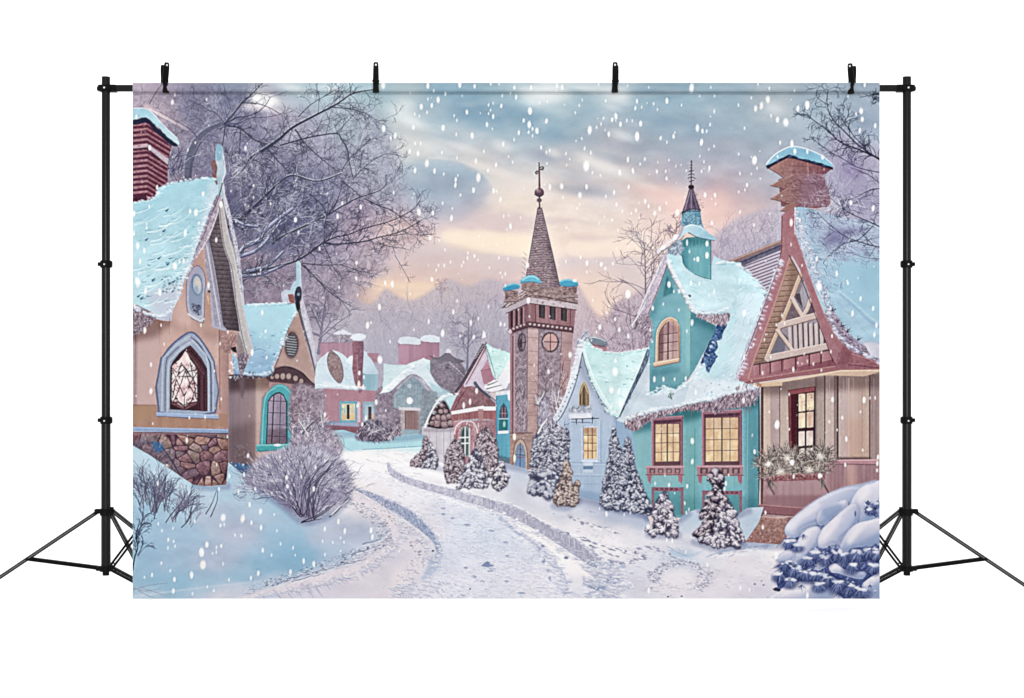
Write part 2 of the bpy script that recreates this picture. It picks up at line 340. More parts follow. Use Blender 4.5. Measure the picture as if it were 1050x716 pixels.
# ---- the big bare tree on the left -------------------------------------------
P_TREE = part('printed_bare_tree', None, 'big dark bare tree with snowy branches printed at upper left')
tm = mask(spline([(136,100),(160,96),(200,92),(235,92),(268,100),(290,118),(330,112),(365,105),(395,128),(408,165),(414,190),(420,214),(440,236),(420,252),(400,258),(392,275),(370,300),(335,330),(300,345),(240,300),(226,200),(190,190),(136,190)], 5, True), 0, 9)
with clip(tm):
    TF = field([(140,110,'#b9a9bb'),(165,115,'#bba9ba'),(200,110,'#8786a4'),(235,110,'#8a8ca9'),(180,140,'#a49ab0'),(200,165,'#8e8ba8'),(180,180,'#a096ac'),(230,160,'#9392ac'),(255,150,'#8f8fae'),(270,165,'#9a95b0'),(250,190,'#75718f'),(240,215,'#6a6b8c'),(260,220,'#8b86a0'),(270,245,'#7d7f9f'),(255,270,'#9a8a9e'),(280,285,'#9c8c9f'),(285,200,'#68698b'),(300,185,'#737494'),(310,210,'#66688f'),(320,230,'#6f6f92'),(300,225,'#5f6288'),(330,195,'#8788aa'),(300,250,'#7f7b9c'),(320,255,'#9388a5'),(300,140,'#a6a4bb'),(330,150,'#a5a3bb'),(350,190,'#a09fba'),(360,215,'#ae9fb8'),(370,240,'#baa6ba'),(310,280,'#a295ab'),(340,290,'#b0a2b3'),(390,190,'#b0b2c6'),(370,170,'#adb2c6'),(350,130,'#afbdcb'),(400,240,'#d3b8bb'),(300,310,'#a89bad'),(310,335,'#a79db0'),(380,270,'#bfaebb')], 3.4)
    TL = (TF@np.array([.3, .59, .11], np.float32))[..., None]; TF = TL+(TF-TL)*.95-.06
    comp((0, H, 0, W), np.ones((H, W), np.float32), TF.astype(np.float32), .85, None, [(fbm(3,41,2),.05),(fbm(14,42,3),.05)])
PID[(tm > .5)] = P_TREE
DK = [hx(c) for c in ('#43455c','#56586e','#514f63','#6a6980')]; LT = [hx(c) for c in ('#bab9c8','#a8a8b9','#c9c6d0','#a7a2b2')]
# loose mesh of fine twigs, dark and frosted, denser low in the crown
bb = (136, 96, 430, 345)
fuzz(tm, 2200, DK[1:]+LT, 6, -2.9, -.2, .5, .42, 21, bb)
fuzz(tm, 1700, DK+LT, 12, -1.4, -.2, .5, .32, 22, (136, 96, 400, 300))
fuzz(mask(spline([(150,100),(200,98),(235,105),(225,150),(190,180),(165,140)], 4, True), 0, 5), 500, DK[1:]+LT, 10, .2, .8, .45, .4, 23, (140, 96, 240, 190))
dm = mask(spline([(255,190),(285,170),(310,178),(330,195),(338,225),(325,250),(300,258),(270,250),(240,240)], 5, True), 0, 8)
fuzz(dm, 800, [hx('#4d4f6b'), hx('#61637f'), hx('#8a8ba3'), hx('#43455f')], 7, -1.6, .1, .6, .5, 24, (240, 160, 345, 262))
for i in range(46):                                        # rounded hoops of frosted twigs
    x = R.uniform(238, 330); y = R.uniform(140, 320); r = R.uniform(5, 15); g = R.uniform(-3, -1)
    stroke([(x+r*math.cos(g+t*.45), y+r*.8*math.sin(g+t*.45)) for t in range(6)], .9, R.choice(DK), .5, .6, 3)
    stroke([(x+r*math.cos(g+t*.45)+.6, y+r*.8*math.sin(g+t*.45)-1) for t in range(6)], .7, R.choice(LT), .4, .55, 3)
SN = hx('#bcc0d0'); dab(268,104,11,6.5,'#fdf8f6',.95,.25,.4); dab(260,110,13,4,'#eadfe5',.6,.1,.8); dab(276,112,9,3,'#e6d9e0',.5,.3,.8)
# trunk
stroke([(191,188),(192,172),(195,158),(202,144),(213,134),(226,127.5),(238,128),(250,133)], 8, '#65677f', 2.5, .9, 6)
stroke([(188,182),(189,168),(192,155),(199,141),(211,131),(224,126)], 2, '#9da0b5', 1, .6, 6)
stroke([(195,188),(196,172),(199,160),(205,148),(214,138)], 3, '#474a63', 1, .6, 6)
stroke([(246,176),(245,165),(247,155),(252,146),(260,138)], 4, '#62658f', 1.5, .5, 5)
def crown(m, n, bb, cols, l0, l1, w, a, d=2):
    k = t = 0
    while k < n and t < n*20:
        t += 1; x = R.uniform(bb[0], bb[2]); y = R.uniform(bb[1], bb[3]); ix, iy = int((x-X0)*S), int((y-Y0)*S)
        if 0 <= ix < W and 0 <= iy < H and m[iy, ix] > R.uniform(.35, .8): k += 1; branch(x, y, math.atan2(y-230, x-235)*.45-.35+R.uniform(-1.1, 1.1), R.uniform(l0, l1), w, R.choice(cols), d, .55, .3, a, None, .34)
crown(tm, 150, (136,96,420,340), DK+LT+[hx('#77768a'),hx('#8b899b')], 9, 22, .65, .6)
crown(dm, 150, (236,150,345,265), [hx('#4c4e68'),hx('#5c5e78'),hx('#9a9bb0'),hx('#b9bac8')], 8, 18, .7, .6)
B = '#4a4b62'
limb([(230,127),(238,119),(247,107),(258,97),(270,84)], 1.7, .9, B, 10, 16, 1, snow=None)
limb([(230,127),(243,121),(255,119),(266,114),(273,107),(277,100)], 1.3, .6, B, 8, 12, 1)
limb([(247,106),(262,106),(275,110),(286,116)], 1.1, .6, B, 6, 10, 1)
limb([(231,127),(230,137),(228,150)], 1.6, .9, B, 4, 9, 1)
limb([(229,125),(222,117),(212,112),(204,107)], 1.0, .4, B, 7, 14, 1)
limb([(231,124),(228,112),(224,100),(215,91),(206,88)], .9, .4, '#6e6f8e', 7, 12, 1)
limb([(229,125),(236,112),(232,98),(229,86)], .8, .4, '#5d5f80', 4, 10, 1)
limb([(233,129),(245,131),(254,138),(262,144),(272,147),(286,152)], 2.2, 1.2, B, 12, 15, 2, snow=SN)
limb([(270,147),(276,155),(286,166),(296,176)], 1.8, 1, B, 8, 14, 2, snow=SN)
limb([(247,132),(246,146),(246,158)], 1.2, .6, B, 5, 10, 1)
limb([(230,128),(245,126),(258,121),(275,120),(288,117)], 1, .5, '#50527a', 6, 10, 1)
limb([(202,141),(194,132),(180,124),(166,116),(155,112)], 1.0, .4, '#50527a', 6, 11, 1)
limb([(213,138),(219,144),(220,156)], 1, .5, '#676990', 3, 8, 1)
limb([(153,107),(158,98),(165,88),(168,85)], .8, .5, B, 3, 6, 0)
for k in range(26): branch(R.uniform(172,186), R.uniform(160,188), R.uniform(-2.2,-.8), 9, .6, '#45466a', 1)
# limbs reaching right over the sky
limb([(240,174),(255,164),(270,154),(286,143),(300,131),(322,119),(345,107),(362,96),(383,92)], 4.2, .9, '#43465f', 30, 24, 2, snow=SN, tw=.6)
dab(243,172,10,8,'#8d8ba7',.85,-.5,.9); dab(232,234,9,7,'#72738f',.8,-.5,.9); dab(281,250,7,6,'#6d6e90',.6,0,.9); crown(mask([(232,160),(262,160),(262,186),(232,186)],0,4), 40, (232,160,262,186), DK+LT, 8, 16, .8, .8)
limb([(362,96),(366,90)], 1, .5, B, 2, 6, 0)
limb([(306,120),(318,108),(334,98),(352,88)], 1, .4, B, 9, 15, 2)
limb([(340,110),(358,112),(374,116),(386,123),(398,124)], 1, .4, B, 12, 14, 2)
limb([(288,149),(305,144),(322,140),(345,137),(350,143),(356,153),(358,166),(362,182)], 1.8, .9, B, 18, 18, 2, snow=SN)
limb([(345,137),(355,126),(366,114)], .9, .5, B, 6, 12, 1)
limb([(303,133),(312,146),(324,158),(336,168),(350,178)], 1.6, .8, B, 14, 16, 2, snow=SN)
limb([(350,176),(358,163),(370,152),(380,142)], .9, .4, B, 9, 15, 2)
limb([(362,184),(370,175),(382,165),(396,158),(411,160)], .9, .4, B, 12, 16, 2)
limb([(230,235),(250,222),(268,205),(286,188),(300,180),(325,186),(350,178)], 3.4, 1, '#43465f', 22, 17, 2, snow=SN)
limb([(280,250),(287,244),(310,233),(335,221),(350,212),(367,203),(389,195.5),(397,187)], 2.6, .8, B, 26, 18, 2, snow=SN)
limb([(350,186),(360,193),(370,202)], 1.2, .8, B, 5, 12, 1)
limb([(374,204),(388,211),(400,215),(410,222),(420,230),(430,239)], 1.3, .5, B, 12, 12, 2)
limb([(335,221),(341,214),(346,205),(350,192)], 1.4, .6, B, 6, 12, 1)
limb([(318,199),(328,208),(334,218),(333,232),(332,248)], 1.6, .8, B, 8, 12, 1, snow=SN)
limb([(246,283),(266,278),(286,273),(303,268),(318,259),(331,249)], 2.6, 1.8, '#43445c', 14, 14, 1, snow=SN)
limb([(331,249),(345,250.5),(372,248),(388,243.5),(405,239.5),(420,233),(432,226)], 1.8, .7, '#43445c', 22, 16, 2)
limb([(333,248),(345,243),(356,241),(375,234),(400,227),(416,219.5),(426,213),(431,205)], 1.6, .6, '#43445c', 24, 17, 2)
limb([(400,242),(418,240),(434,241),(447,240)], .8, .4, B, 8, 9, 1)
limb([(331,249),(340,238),(350,228),(362,217)], 1.1, .5, B, 10, 15, 2)
limb([(386,248),(396,252),(408,254),(416,255)], .8, .4, B, 6, 9, 1)
limb([(405,262),(412,274),(420,288)], .8, .4, '#5a5470', 5, 8, 1, a=.8)
limb([(331,250),(337,262),(342,275),(352,286)], 1.2, .5, B, 8, 14, 1)
limb([(310,270),(330,272),(350,272),(365,277),(388,282)], 1.1, .4, B, 14, 13, 2)
limb([(308,270),(320,281),(335,297),(350,308),(360,314)], 1.5, .7, '#44405c', 6, 12, 1, snow=hx('#d5cdd6'))
limb([(312,272),(326,287),(345,303),(359,320)], 1.0, .5, '#44405c', 5, 10, 1, snow=hx('#d5cdd6'))
crown(dm, 70, (230,180,340,290), [hx('#484a64'),hx('#5c5e78'),hx('#b3b5c7')], 8, 16, .7, .65, 1)
# thick snowy boughs by the gable
for p, w in (([(243,262),(252,252),(266,246),(272,236),(286,224),(300,214)], 4.5), ([(244,263),(262,257),(276,243),(288,226)], 3), ([(246,279),(262,276),(275,272),(290,258)], 3), ([(247,283),(268,281),(290,272)], 2.4), ([(238,224),(250,230),(264,232)], 2.6)):
    stroke([(x, y+1.4) for x, y in p], w*.8, '#41446c', w*.5, .85, 6); stroke(p, w*.8, '#9397b8', w*.4, .85, 6); stroke([(x, y-w*.3) for x, y in p], w*.4, '#c3c7dc', w*.2, .8, 6); [branch(*p[R.randrange(len(p)-1)], R.uniform(-1.6,.2), R.uniform(8,16), 1, R.choice(DK), 1, a=.85, snow=SN) for _ in range(7)]
for k in range(60): branch(R.uniform(240,300), R.uniform(190,300), R.uniform(-3,0), R.uniform(6,16), .9, R.choice(DK), 1, a=.8, snow=SN)

# ---- trees standing in the woods ----------------------------------------------
P_MID = part('printed_winter_tree', None, 'slim frosted bare tree printed behind the far pink house')
def bare_tree(x, y, h, w, col, pid, n=16, sn=None, a=.9, lean=0, sp=.55):
    with clip(np.ones((H, W), np.float32)):
        top = (x+lean, y-h)
        stroke([(x, y), (x+lean*.4, y-h*.45), top], w, col, .5, a, 4, pid)
        for k in range(n):
            t = R.uniform(.25, .98); s = R.choice((-1, 1))
            branch(x+lean*t, y-h*t, -math.pi/2+s*R.uniform(.35, 1.0), h*R.uniform(.25, .42)*(1.15-t*.6), max(w*.55*(1-t), .5), col, 2, sp, .25, a, sn)
bare_tree(327, 362, 62, 4.2, '#6d677f', P_MID, 16, hx('#cbc4d0'), .85, 8)
limb([(327,348),(338,338),(348,330),(360,322)], 1.4, .6, '#6d677f', 6, 10, 1, snow=hx('#d8d2da'))
limb([(328,335),(320,318),(314,308)], 1.2, .6, '#6d677f', 6, 10, 1, snow=hx('#d8d2da'))
P_M2 = part('printed_winter_tree', None, 'frosted bare tree printed between the woods and the red gabled house')
bare_tree(479, 380, 52, 2.6, '#77728a', P_M2, 14, hx('#d0cad6'), .85, 2)
bare_tree(453, 312, 24, .9, '#a48f96', P_WOOD, 10, None, .7)
P_M3 = part('printed_winter_tree', None, 'mauve bare tree printed left of the teal dormer')
bare_tree(663, 360, 112, 3.4, '#7d6b7e', P_M3, 30, hx('#d2c3cb'), .85, -2)
bare_tree(692, 262, 36, 1.8, '#7d6b7e', P_M3, 14, None, .8, 2)
bare_tree(650, 365, 60, 2, '#8b7a8c', P_M3, 12, None, .6, -6)
for k in range(60): branch(R.uniform(618,668), R.uniform(330,366), R.uniform(-2.3,-.8), R.uniform(8,16), .7, R.choice([hx('#8f7e92'), hx('#c9b9c4'), hx('#7d6c80')]), 1, a=.7)
for k in range(70): branch(R.uniform(728,808), R.uniform(236,268), R.uniform(-2.2,-.9), R.uniform(8,17), .6, R.choice([hx('#968da4'), hx('#d0c7d2'), hx('#8b8098')]), 1, a=.6)
for k in range(60): branch(R.uniform(380,540), R.uniform(310,365), R.uniform(-2.2,-.9), R.uniform(10,20), .7, R.choice([hx('#918da1'), hx('#cbc5cf'), hx('#86829a')]), 1, a=.5)

# ---- branches at the upper right ----------------------------------------------
P_RT = part('printed_bare_tree', None, 'fine dark bare branches printed at the upper right')
rm = mask(spline([(850,150),(862,135),(880,150),(902,160),(906,290),(880,300),(852,290),(840,240),(846,190)], 5, True), 0, 7)
with clip(rm):
    fill([(820,120),(906,120),(906,310),(820,310)], '#a79fb9', .7, grad=(870,160,880,290,'#aab3cb')); PID[rm > .5] = P_RT
    dab(873, 172, 13, 14, '#8c80a8', .65, 0, .8); dab(885, 205, 20, 22, '#958cae', .5, 0, .9)
    fuzz(rm, 900, [hx(c) for c in ('#6b6588','#c6c0d2','#8b84a4','#d6d1de')], 7, -2.8, -.4, .5, .45, 31, (836, 120, 902, 300))
def rtree():
    limb([(902,164),(890,156),(878,147),(866,135),(856,125),(850,115),(848,103),(849,92)], 1.9, .6, '#2f3552', 22, 15, 2)
    limb([(902,163),(882,154),(862,146),(850,135),(838,126),(828,119)], 1.9, .7, '#2f3552', 20, 13, 2)
    limb([(888,152),(876,140),(866,126),(858,112)], 1, .5, '#2f3552', 14, 13, 2)
    limb([(862,129),(870,118),(868,107)], .8, .4, '#2f3552', 6, 9, 1)
    limb([(902,177),(880,172),(866,164),(850,155),(838,146),(830,140)], 1.1, .4, '#4b4c6c', 14, 12, 2)
    limb([(902,188),(888,178),(872,172)], .9, .5, '#4b4c6c', 8, 10, 1)
    limb([(848,107),(838,100),(838,92)], .7, .4, '#2f3552', 4, 7, 1)
    limb([(846,110),(836,108),(840,98)], .6, .3, '#2f3552', 4, 6, 0)
    limb([(902,96),(892,98),(882,100)], .9, .5, '#2f3552', 6, 6, 0)
    for k in range(12): branch(903, R.uniform(95,106), R.uniform(2.6,3.6), 8, .5, '#2f3552', 1)
rtree()
# ============================================================================
#  PART 2b - the two cottages on the left and the snow bank in front of them
# ============================================================================
ALLM = np.ones((H, W), np.float32)
GR = fbm(2.2, 5, 2); G2 = noise(1.0, 1.0, 9); G6 = fbm(7, 6, 3); SNOWN = fbm(16, 4, 4, 1.7); VS = noise(2.2, 40, 8)

def snow(p, col, col2=None, g=None, sm=0, pid=None, amp=.035, rough=.5, a=1):
    gg = None if col2 is None else (g[0], g[1], g[2], g[3], col2)
    fill(p, col, a, sm, 0, gg, [(SNOWN, amp), (G2, .012)], pid, rough)
def ridges(m, bb, n, col, ln, ang, w=.6, al=.5, seed=1, bend=.25):    # small wind ripples on snow
    rr = random.Random(seed); k = t = 0
    while k < n and t < n*30:
        t += 1; x = rr.uniform(bb[0], bb[2]); y = rr.uniform(bb[1], bb[3])
        ix, iy = int((x-X0)*S), int((y-Y0)*S)
        if not (0 <= ix < W and 0 <= iy < H) or m[iy, ix] < .5: continue
        k += 1; l = ln*rr.uniform(.4, 1.3); g = ang+rr.uniform(-.25, .25); b = rr.uniform(-bend, bend)
        p = [(x, y), (x+math.cos(g)*l*.5, y+math.sin(g)*l*.5), (x+math.cos(g+b)*l, y+math.sin(g+b)*l)]
        c = rr.choice(col if isinstance(col, (list, tuple)) else [col])
        stroke(p, w*rr.uniform(.6, 1.4), c, .2, al*rr.uniform(.4, 1), 3)
def window_glow(p, cols, seed):                                      # mottled lit glass
    m = mask(p)
    with clip(m):
        fill(p, cols[0]); xs = [q[0] for q in p]; ys = [q[1] for q in p]; rr = random.Random(seed)
        for _ in range(60): dab(rr.uniform(min(xs), max(xs)), rr.uniform(min(ys), max(ys)), rr.uniform(1, 4), rr.uniform(1.5, 6), rr.choice(cols[1:]), .5, 0, .9)
    return m

# ---- pink cottage -------------------------------------------------------------
P_C1 = part('printed_cottage', None, 'pink cottage with a steep snowy gable and fieldstone base printed at the left edge')
P_C1C = part('chimney', P_C1, 'striped red brick chimney capped with snow')
P_C1R = part('roof', P_C1, 'thick pale blue snow on the roof')
P_C1W = part('window', P_C1, 'pointed window with tracery and a blue grey frame')
P_C1S = part('stone_base', P_C1, 'wall base of brown fieldstones')
# wall
wallp = [(136,322),(170,318),(188,292),(200,262),(214,240),(228,240),(238,300),(245,345),(246,372),(235,392),(235,441),(136,441)]
fill(wallp, '#cba49a', grad=(190,300,150,440,'#c29a93'), tex=[(G6,.012),(VS,.008)], pid=P_C1)
with clip(mask(wallp)):
    fill([(136,330),(163,330),(163,440),(136,440)], '#c4a3a2', .75, 0, 3)
    fill([(138,335),(137,440),(140,440),(141,335)], '#9d7f82', .6, 0, .6)
    stroke([(138.5,335),(138,440)], .7, '#7d6570', .5, .6)
    fill([(136,415),(162,415),(162,420),(225,428),(236,428),(236,441),(136,441)], '#a77b66', .85, 0, .8, tex=[(VS,.02)])
    fill([(136,416),(150,416),(160,425),(136,436)], '#b38561', .6, 0, 2)
    stroke([(136,415.7),(160,415.7)], .6, '#8a665c', None, .8)
    for x in (163.5, 190): stroke([(x,330),(x,352)], .4, '#a58280', None, .5)
    # right pilaster and corner
    fill([(224,340),(234.5,344),(234.5,440),(224,440)], '#bd8f83', .9, 0, .4, (224,0,235,0,'#a07a7b'), tex=[(G6,.015)])
    stroke([(225,338),(225.5,420)], .9, '#8d6a70', None, .75); stroke([(223,338),(223.3,420)], .8, '#d3b0a6', None, .5)
    fill([(219,375),(224,375),(224,425),(219,425)], '#a88287', .5, 0, .5)
    light([(136,322),(165,320),(178,330),(160,346),(136,350)], -.2, soft=5); light([(186,300),(206,250),(232,330),(246,345),(244,356),(214,346),(196,332)], -.07, soft=4)
    light([(180,330),(225,345),(222,352),(176,340)], -.05, soft=4)
    light([(186,300),(196,270),(200,330),(186,340)], .03, soft=4)
    fill([(224,424),(236,424),(236,438),(224,438)], '#a9785f', .6, 0, 1)
# bracket at right under the eave
fill([(226,338),(243,342),(243,352),(239,356),(236,362),(231,365),(226,356)], '#a9807c', 1, pid=P_C1, tex=[(GR,.05)])
stroke([(232,362),(237,354),(242,344)], 1, '#80606a', None, .8); fill([(236,357),(242,355),(243,362),(239,361)], '#2c2c3c', .95, 0, .3)
specks(mask([(227,345),(238,345),(236,362),(228,360)]), 60, ['#7d5e66','#c9a39b'], .7, .5, 0, .6, 5, (226,344,240,364))
# soffit
sof = [(223,214),(228,236),(234,263),(238,290),(243,320),(246,340),(229,338),(226,318),(220,289),(215,262),(212,246)]
fill(sof, '#6f636a', grad=(220,230,238,335,'#5d5259'), tex=[(GR,.03)], pid=P_C1)
with clip(mask(sof)):
    for k in range(26):
        y = 226+k*4.6; stroke([(208,y-1),(250,y+1.5)], .8, '#4b4048', None, .8); stroke([(208,y+.7),(250,y+3.2)], .4, '#877b80', None, .5)
    fill([(209,240),(214,240),(230,340),(222,340)], '#3f363f', .45, 0, 1.5)
    fill([(236,265),(240,290),(248,340),(240,340),(236,310)], '#4a4049', .4, 0, 2)
# gable trim: left inner board and carved shield
fill([(209,246),(213.5,243),(219,268),(223,292),(229,334),(233,338),(228,338),(219,334),(217,318),(215,296),(211,275)], '#9b95a6', pid=P_C1, tex=[(GR,.03)])
stroke([(211,247),(216,275),(220,300),(226,336)], .9, '#cbc5d2', None, .9); stroke([(213.5,246),(218.5,275),(222.5,300),(229,334)], .7, '#75708a', None, .9)
fill([(206,290),(209,292),(214,294),(216,298),(218,314),(220,334),(231,337),(232,340),(219,336),(217,334),(216,312),(215,300),(213,297),(210,301),(209,308)], '#a9a5b6', pid=P_C1)
fill([(211,304),(213,299),(215,301),(216,312),(217,333),(211,320)], '#b98b7c', .9); dab(214.5,299,1.6,1.4,'#5a4850',.9); stroke([(213,304),(214,311)],1.6,'#d8b18c',.8,.8)
sh = [(193,322),(191,292),(194,281),(199,274),(204,273),(209,279),(211,290),(210,300),(209,328),(205,330)]
fill(sh, '#a2a0b4', sm=4, pid=P_C1, grad=(192,280,210,325,'#b3b0be')); stroke(spline(sh,4,True), .9, '#716f8a', None, .85)
stroke([(193,322),(205,329.5),(209.5,327)], 1.3, '#d6d2da', None, .9)
fill([(195,318),(194,294),(197,285),(202,281),(206,284),(208,294),(207,312),(206,324)], '#8895ad', .9, 3)
dab(202,292,5.6,11,'#6b7795',.9,-.12); dab(202.3,292.5,4.4,9.4,'#a3b3c3',1,-.12); dab(203,291,2.8,6.5,'#c9bdb4',.9,-.15,.5); dab(201.5,297,2,4,'#8fa3b7',.8)
fill([(197,311),(206,313),(205,324),(197,320)], '#9194a6', .9); specks(mask([(197,311),(206,313),(205,324),(197,320)]), 46, ['#4c4d66','#62607a'], .8, .9, 0, .9, 3, (196,310,207,325))
# left rake board
fill([(228,186),(231,192),(226,208),(214,246),(203,262),(194,278),(191,276),(201,258),(210,240),(217,215)], '#aa9fb0', pid=P_C1, tex=[(GR,.05)])
stroke([(224,196),(216,222),(208,243),(198,262),(193,277)], 1.4, '#7f6470', .8, .7, 3); stroke([(228.5,198),(222,222),(213,245),(201,264)], 1.2, '#d5cfd9', None, .85, 3); stroke([(229.5,206),(224,226),(216,245)], .7, '#5c4f5e', None, .8, 3)
fuzz(mask([(222,196),(227,200),(214,246),(196,276),(192,274),(206,244)]), 130, ['#8a6473','#d9d4de','#a3909f','#6f5363'], 2.2, 0, 2, .6, .7, 6, (190,194,230,278))
# right fascia
fas = [(224,207),(228,206),(232,228),(236,246),(240,256),(244,280),(247,296),(250,318),(254,338),(259,358),(258,363),(252,363),(247,346),(244,326),(241,309),(239,290),(236,272),(230,256),(227,240),(225,224)]
fill(fas, '#b1a9ab', sm=3, pid=P_C1, grad=(225,210,258,360,'#b6b3b4'), tex=[(GR,.02)])
stroke([(225,212),(228,240),(231,256),(237,272),(240,290),(242,309),(245,327),(249,348),(253,362)], .9, '#6c6268', None, .8, 3); stroke([(228.5,210),(234,240),(241,268),(246,296),(250,320),(256,350)], 1.2, '#cbc3c1', None, .7, 3)
fill([(228,196),(233,206),(240,235),(245,258),(248,283),(251,310),(257,340),(261,358),(259,359),(253,335),(248,310),(245,283),(241,258),(235,230),(230,212)], '#bcbac8', sm=3, pid=P_C1)
fuzz(mask([(230,200),(240,235),(246,262),(250,300),(247,300),(242,264),(234,228)]), 170, ['#f0eff4','#7a7488','#a29daf','#5f5c74'], 2, .6, 2.4, .6, .75, 7, (228,198,252,305))
stroke([(250,300),(253,325),(259,352)], .8, '#5d5560', None, .7)
fill([(244,340),(247,346),(252,363),(243,363),(243,346)], '#94868a', pid=P_C1, tex=[(GR,.03)])
fill([(243,363),(255,363),(253,373),(249,386),(246,388),(246,376)], '#8c8090', pid=P_C1, tex=[(GR,.09)]); fuzz(mask([(243,363),(255,363),(249,386),(246,388)]), 70, ['#5d4f5d','#bfb6c2','#766876'], 2, .5, 2.5, .6, .8, 8, (242,362,256,390))
# roof snow
roof = [(136,208),(146,207),(157,204),(160,199),(163,193),(170,190),(180,188),(190,186.5),(200,184),(210,182),(218,181.5),(222,185),(224,189),(224,197),(217,211),(209,232),(202,252),(196,270),(190,284),(186,294),(183,304),(178,316),(170,323),(160,324),(150,320),(143,314),(136,313)]
snow(roof, '#9fcddd', '#b4dbe6', (170,190,165,300), pid=P_C1R, rough=.9, amp=.05)
with clip(mask(roof)):
    fill([(136,205),(165,190),(200,182),(190,205),(160,225),(136,230)], '#9ccbdd', .6, 0, 6)
    fill([(215,185),(226,190),(212,235),(188,295),(176,325),(165,325),(182,290),(203,238)], '#c3d3df', .75, 0, 4)
    fill([(150,300),(185,290),(182,308),(170,325),(155,322)], '#bdc2d3', .85, 0, 5)
    for k in range(46):
        x = R.uniform(134,205); y = R.uniform(212,312); l = R.uniform(10,28)
        p = [(x,y),(x+l*.35,y-l*.06+R.uniform(-1,1)),(x+l*.7,y-l*.22),(x+l,y-l*.5)]
        stroke([(a,b+1.5) for a,b in p], R.uniform(1,2.4), '#dcf1f5', .4, .6, 3, soft=1.2); stroke(p, R.uniform(.7,1.3), '#7db5c9', .3, R.uniform(.25,.6), 3)
    ridges(ALLM, (140,215,205,315), 46, ['#4d93ae','#5f9fb6','#83bccd'], 7, -.35, .9, .6, 3)
    ridges(ALLM, (140,262,190,310), 22, ['#3d6f8e','#5a8dab'], 4.5, -.2, 1.6, .75, 4)
    for x,y in ((161,265),(170,271),(140,304),(143,306),(172,291),(176,289),(155,287),(166,237),(169,216),(148,246)): fill([(x,y),(x+4.5,y-2.2),(x+2.8,y+.8),(x+1.2,y+1.6)], '#46708f', .85)
    fuzz(mask([(212,200),(226,190),(196,270),(184,300),(176,306),(198,250)]), 150, ['#e6eef4','#93a9c0','#b4bccf'], 3, -1.2, 1.2, .6, .5, 5, (175,188,228,306))
    specks(ALLM, 46, ['#39567a','#50708f'], .9, .7, 0, .75, 8, (166,282,186,300))
stroke([(136,314),(148,319),(160,323),(170,322),(179,314),(187,292)], 1, '#eef3f7', .6, .7, 4)
fill([(152,318),(164,323),(173,318),(176,328),(168,329),(158,326)], '#c4c2d0', .9, 3, pid=P_C1R); fill([(170,318),(178,312),(176,329),(169,328)], '#b4b4c4', .95, pid=P_C1R)
# frosted thatch under the eave
th = [(136,313),(145,315),(156,321),(160,327),(154,332),(148,338),(140,343),(136,342)]
fill(th, '#94848f', sm=3, pid=P_C1, tex=[(GR,.1)]); m = mask(spline(th,3,True),0,1.2)
fuzz(m, 330, ['#5b4a58','#b7a9b4','#7c6a77','#cbbfc9','#493a49'], 2.6, 0, 3.1, .6, .8, 9, (136,312,162,346)); fuzz(m, 60, ['#6d5763','#8e7780'], 6, 1.2, 1.9, .5, .7, 10, (136,322,165,350))
for x,y0,y1 in ((174,327,343),(173,330,337),(150,332,338)): stroke([(x,y0),(x-.3,y1)], .8, '#7f6470', .3, .7)
# chimney
chim = [(136,127),(143,126),(149,123),(156,131),(165,140),(173,148),(176,150),(174,158),(172,166),(172,187),(162,193),(159,201),(155,205),(136,208)]
fill(chim, '#94546a', pid=P_C1C, grad=(140,0,172,0,'#8a4d61'))
with clip(mask(chim)):
    for k in range(16):
        y = 124+k*5.35; kx = 151
        fill([(136,y+.6),(kx,y-1.2),(178,y+15.5),(178,y+18),(kx,y+1.6),(136,y+2.8)], '#5b2743', .9)
        fill([(136,y-1.8),(kx,y-3.4),(178,y+13),(178,y+14.8),(kx,y-1.6),(136,y)], '#b77784', .8, tex=[(G2,.08),(GR,.05)])
        for j in range(4): stroke([(140+j*3.6+(k%2)*1.6,y-1),(140+j*3.6+(k%2)*1.6,y+.8)], .5, '#8a4a60', None, .4)
    fill([(151,118),(180,140),(180,210),(151,210)], '#5e2a46', .2, 0, .8)
    fill([(136,149.5),(151,147.5),(151,151),(136,152.5)], '#c5a9b6', .8); fill([(151,148),(173,163),(172,169),(152,152.5)], '#b9a9b8', .95); fill([(136,153),(151,151.5),(172,169),(172,171),(151,154),(136,155)], '#4d2138', .7)
    fill([(136,202),(150,200),(150,204),(136,206)], '#49273e', .8)
    specks(ALLM, 150, ['#c68493','#6f3650','#a9586d'], 1.1, .5, 0, .5, 2, (136,124,176,207))
fill([(136,122),(141,122.5),(146,120.5),(150,120.5),(156,125),(161,131),(166,134.5),(170,139),(176,143.5),(183,147),(181,150.5),(175,149),(168,143),(160,136),(154,129),(149,126),(143,127.5),(136,128)], '#2e3350', sm=2, pid=P_C1C)
for x,y in ((165,132),(170,138),(158,127),(175,143)): dab(x,y,1.7,1.3,'#3d4564',1,.5)
cap = [(136,111.5),(141,110.5),(147,111),(152,112.5),(158,117),(164,124),(170,131),(177,137),(182,142),(183.5,148.5),(180,147),(174,142),(167,135.5),(161,129.5),(155,124),(150,120.5),(145,120.5),(140,122),(136,122)]
snow(cap, '#9cc3d6', '#b5cfdd', (145,115,178,142), 3, P_C1C); stroke([(136,111.5),(146,111),(153,113),(160,120),(170,131),(182,142)], .9, '#e3e2ea', .6, .8, 3)
stroke([(150,109),(162,116),(176,124),(192,133)], 5, '#ecd2d2', 1.5, .45, 4, soft=2.5); stroke([(154,112),(166,119),(180,127)], 1.6, '#f8e7e4', .6, .6, 4, soft=1)
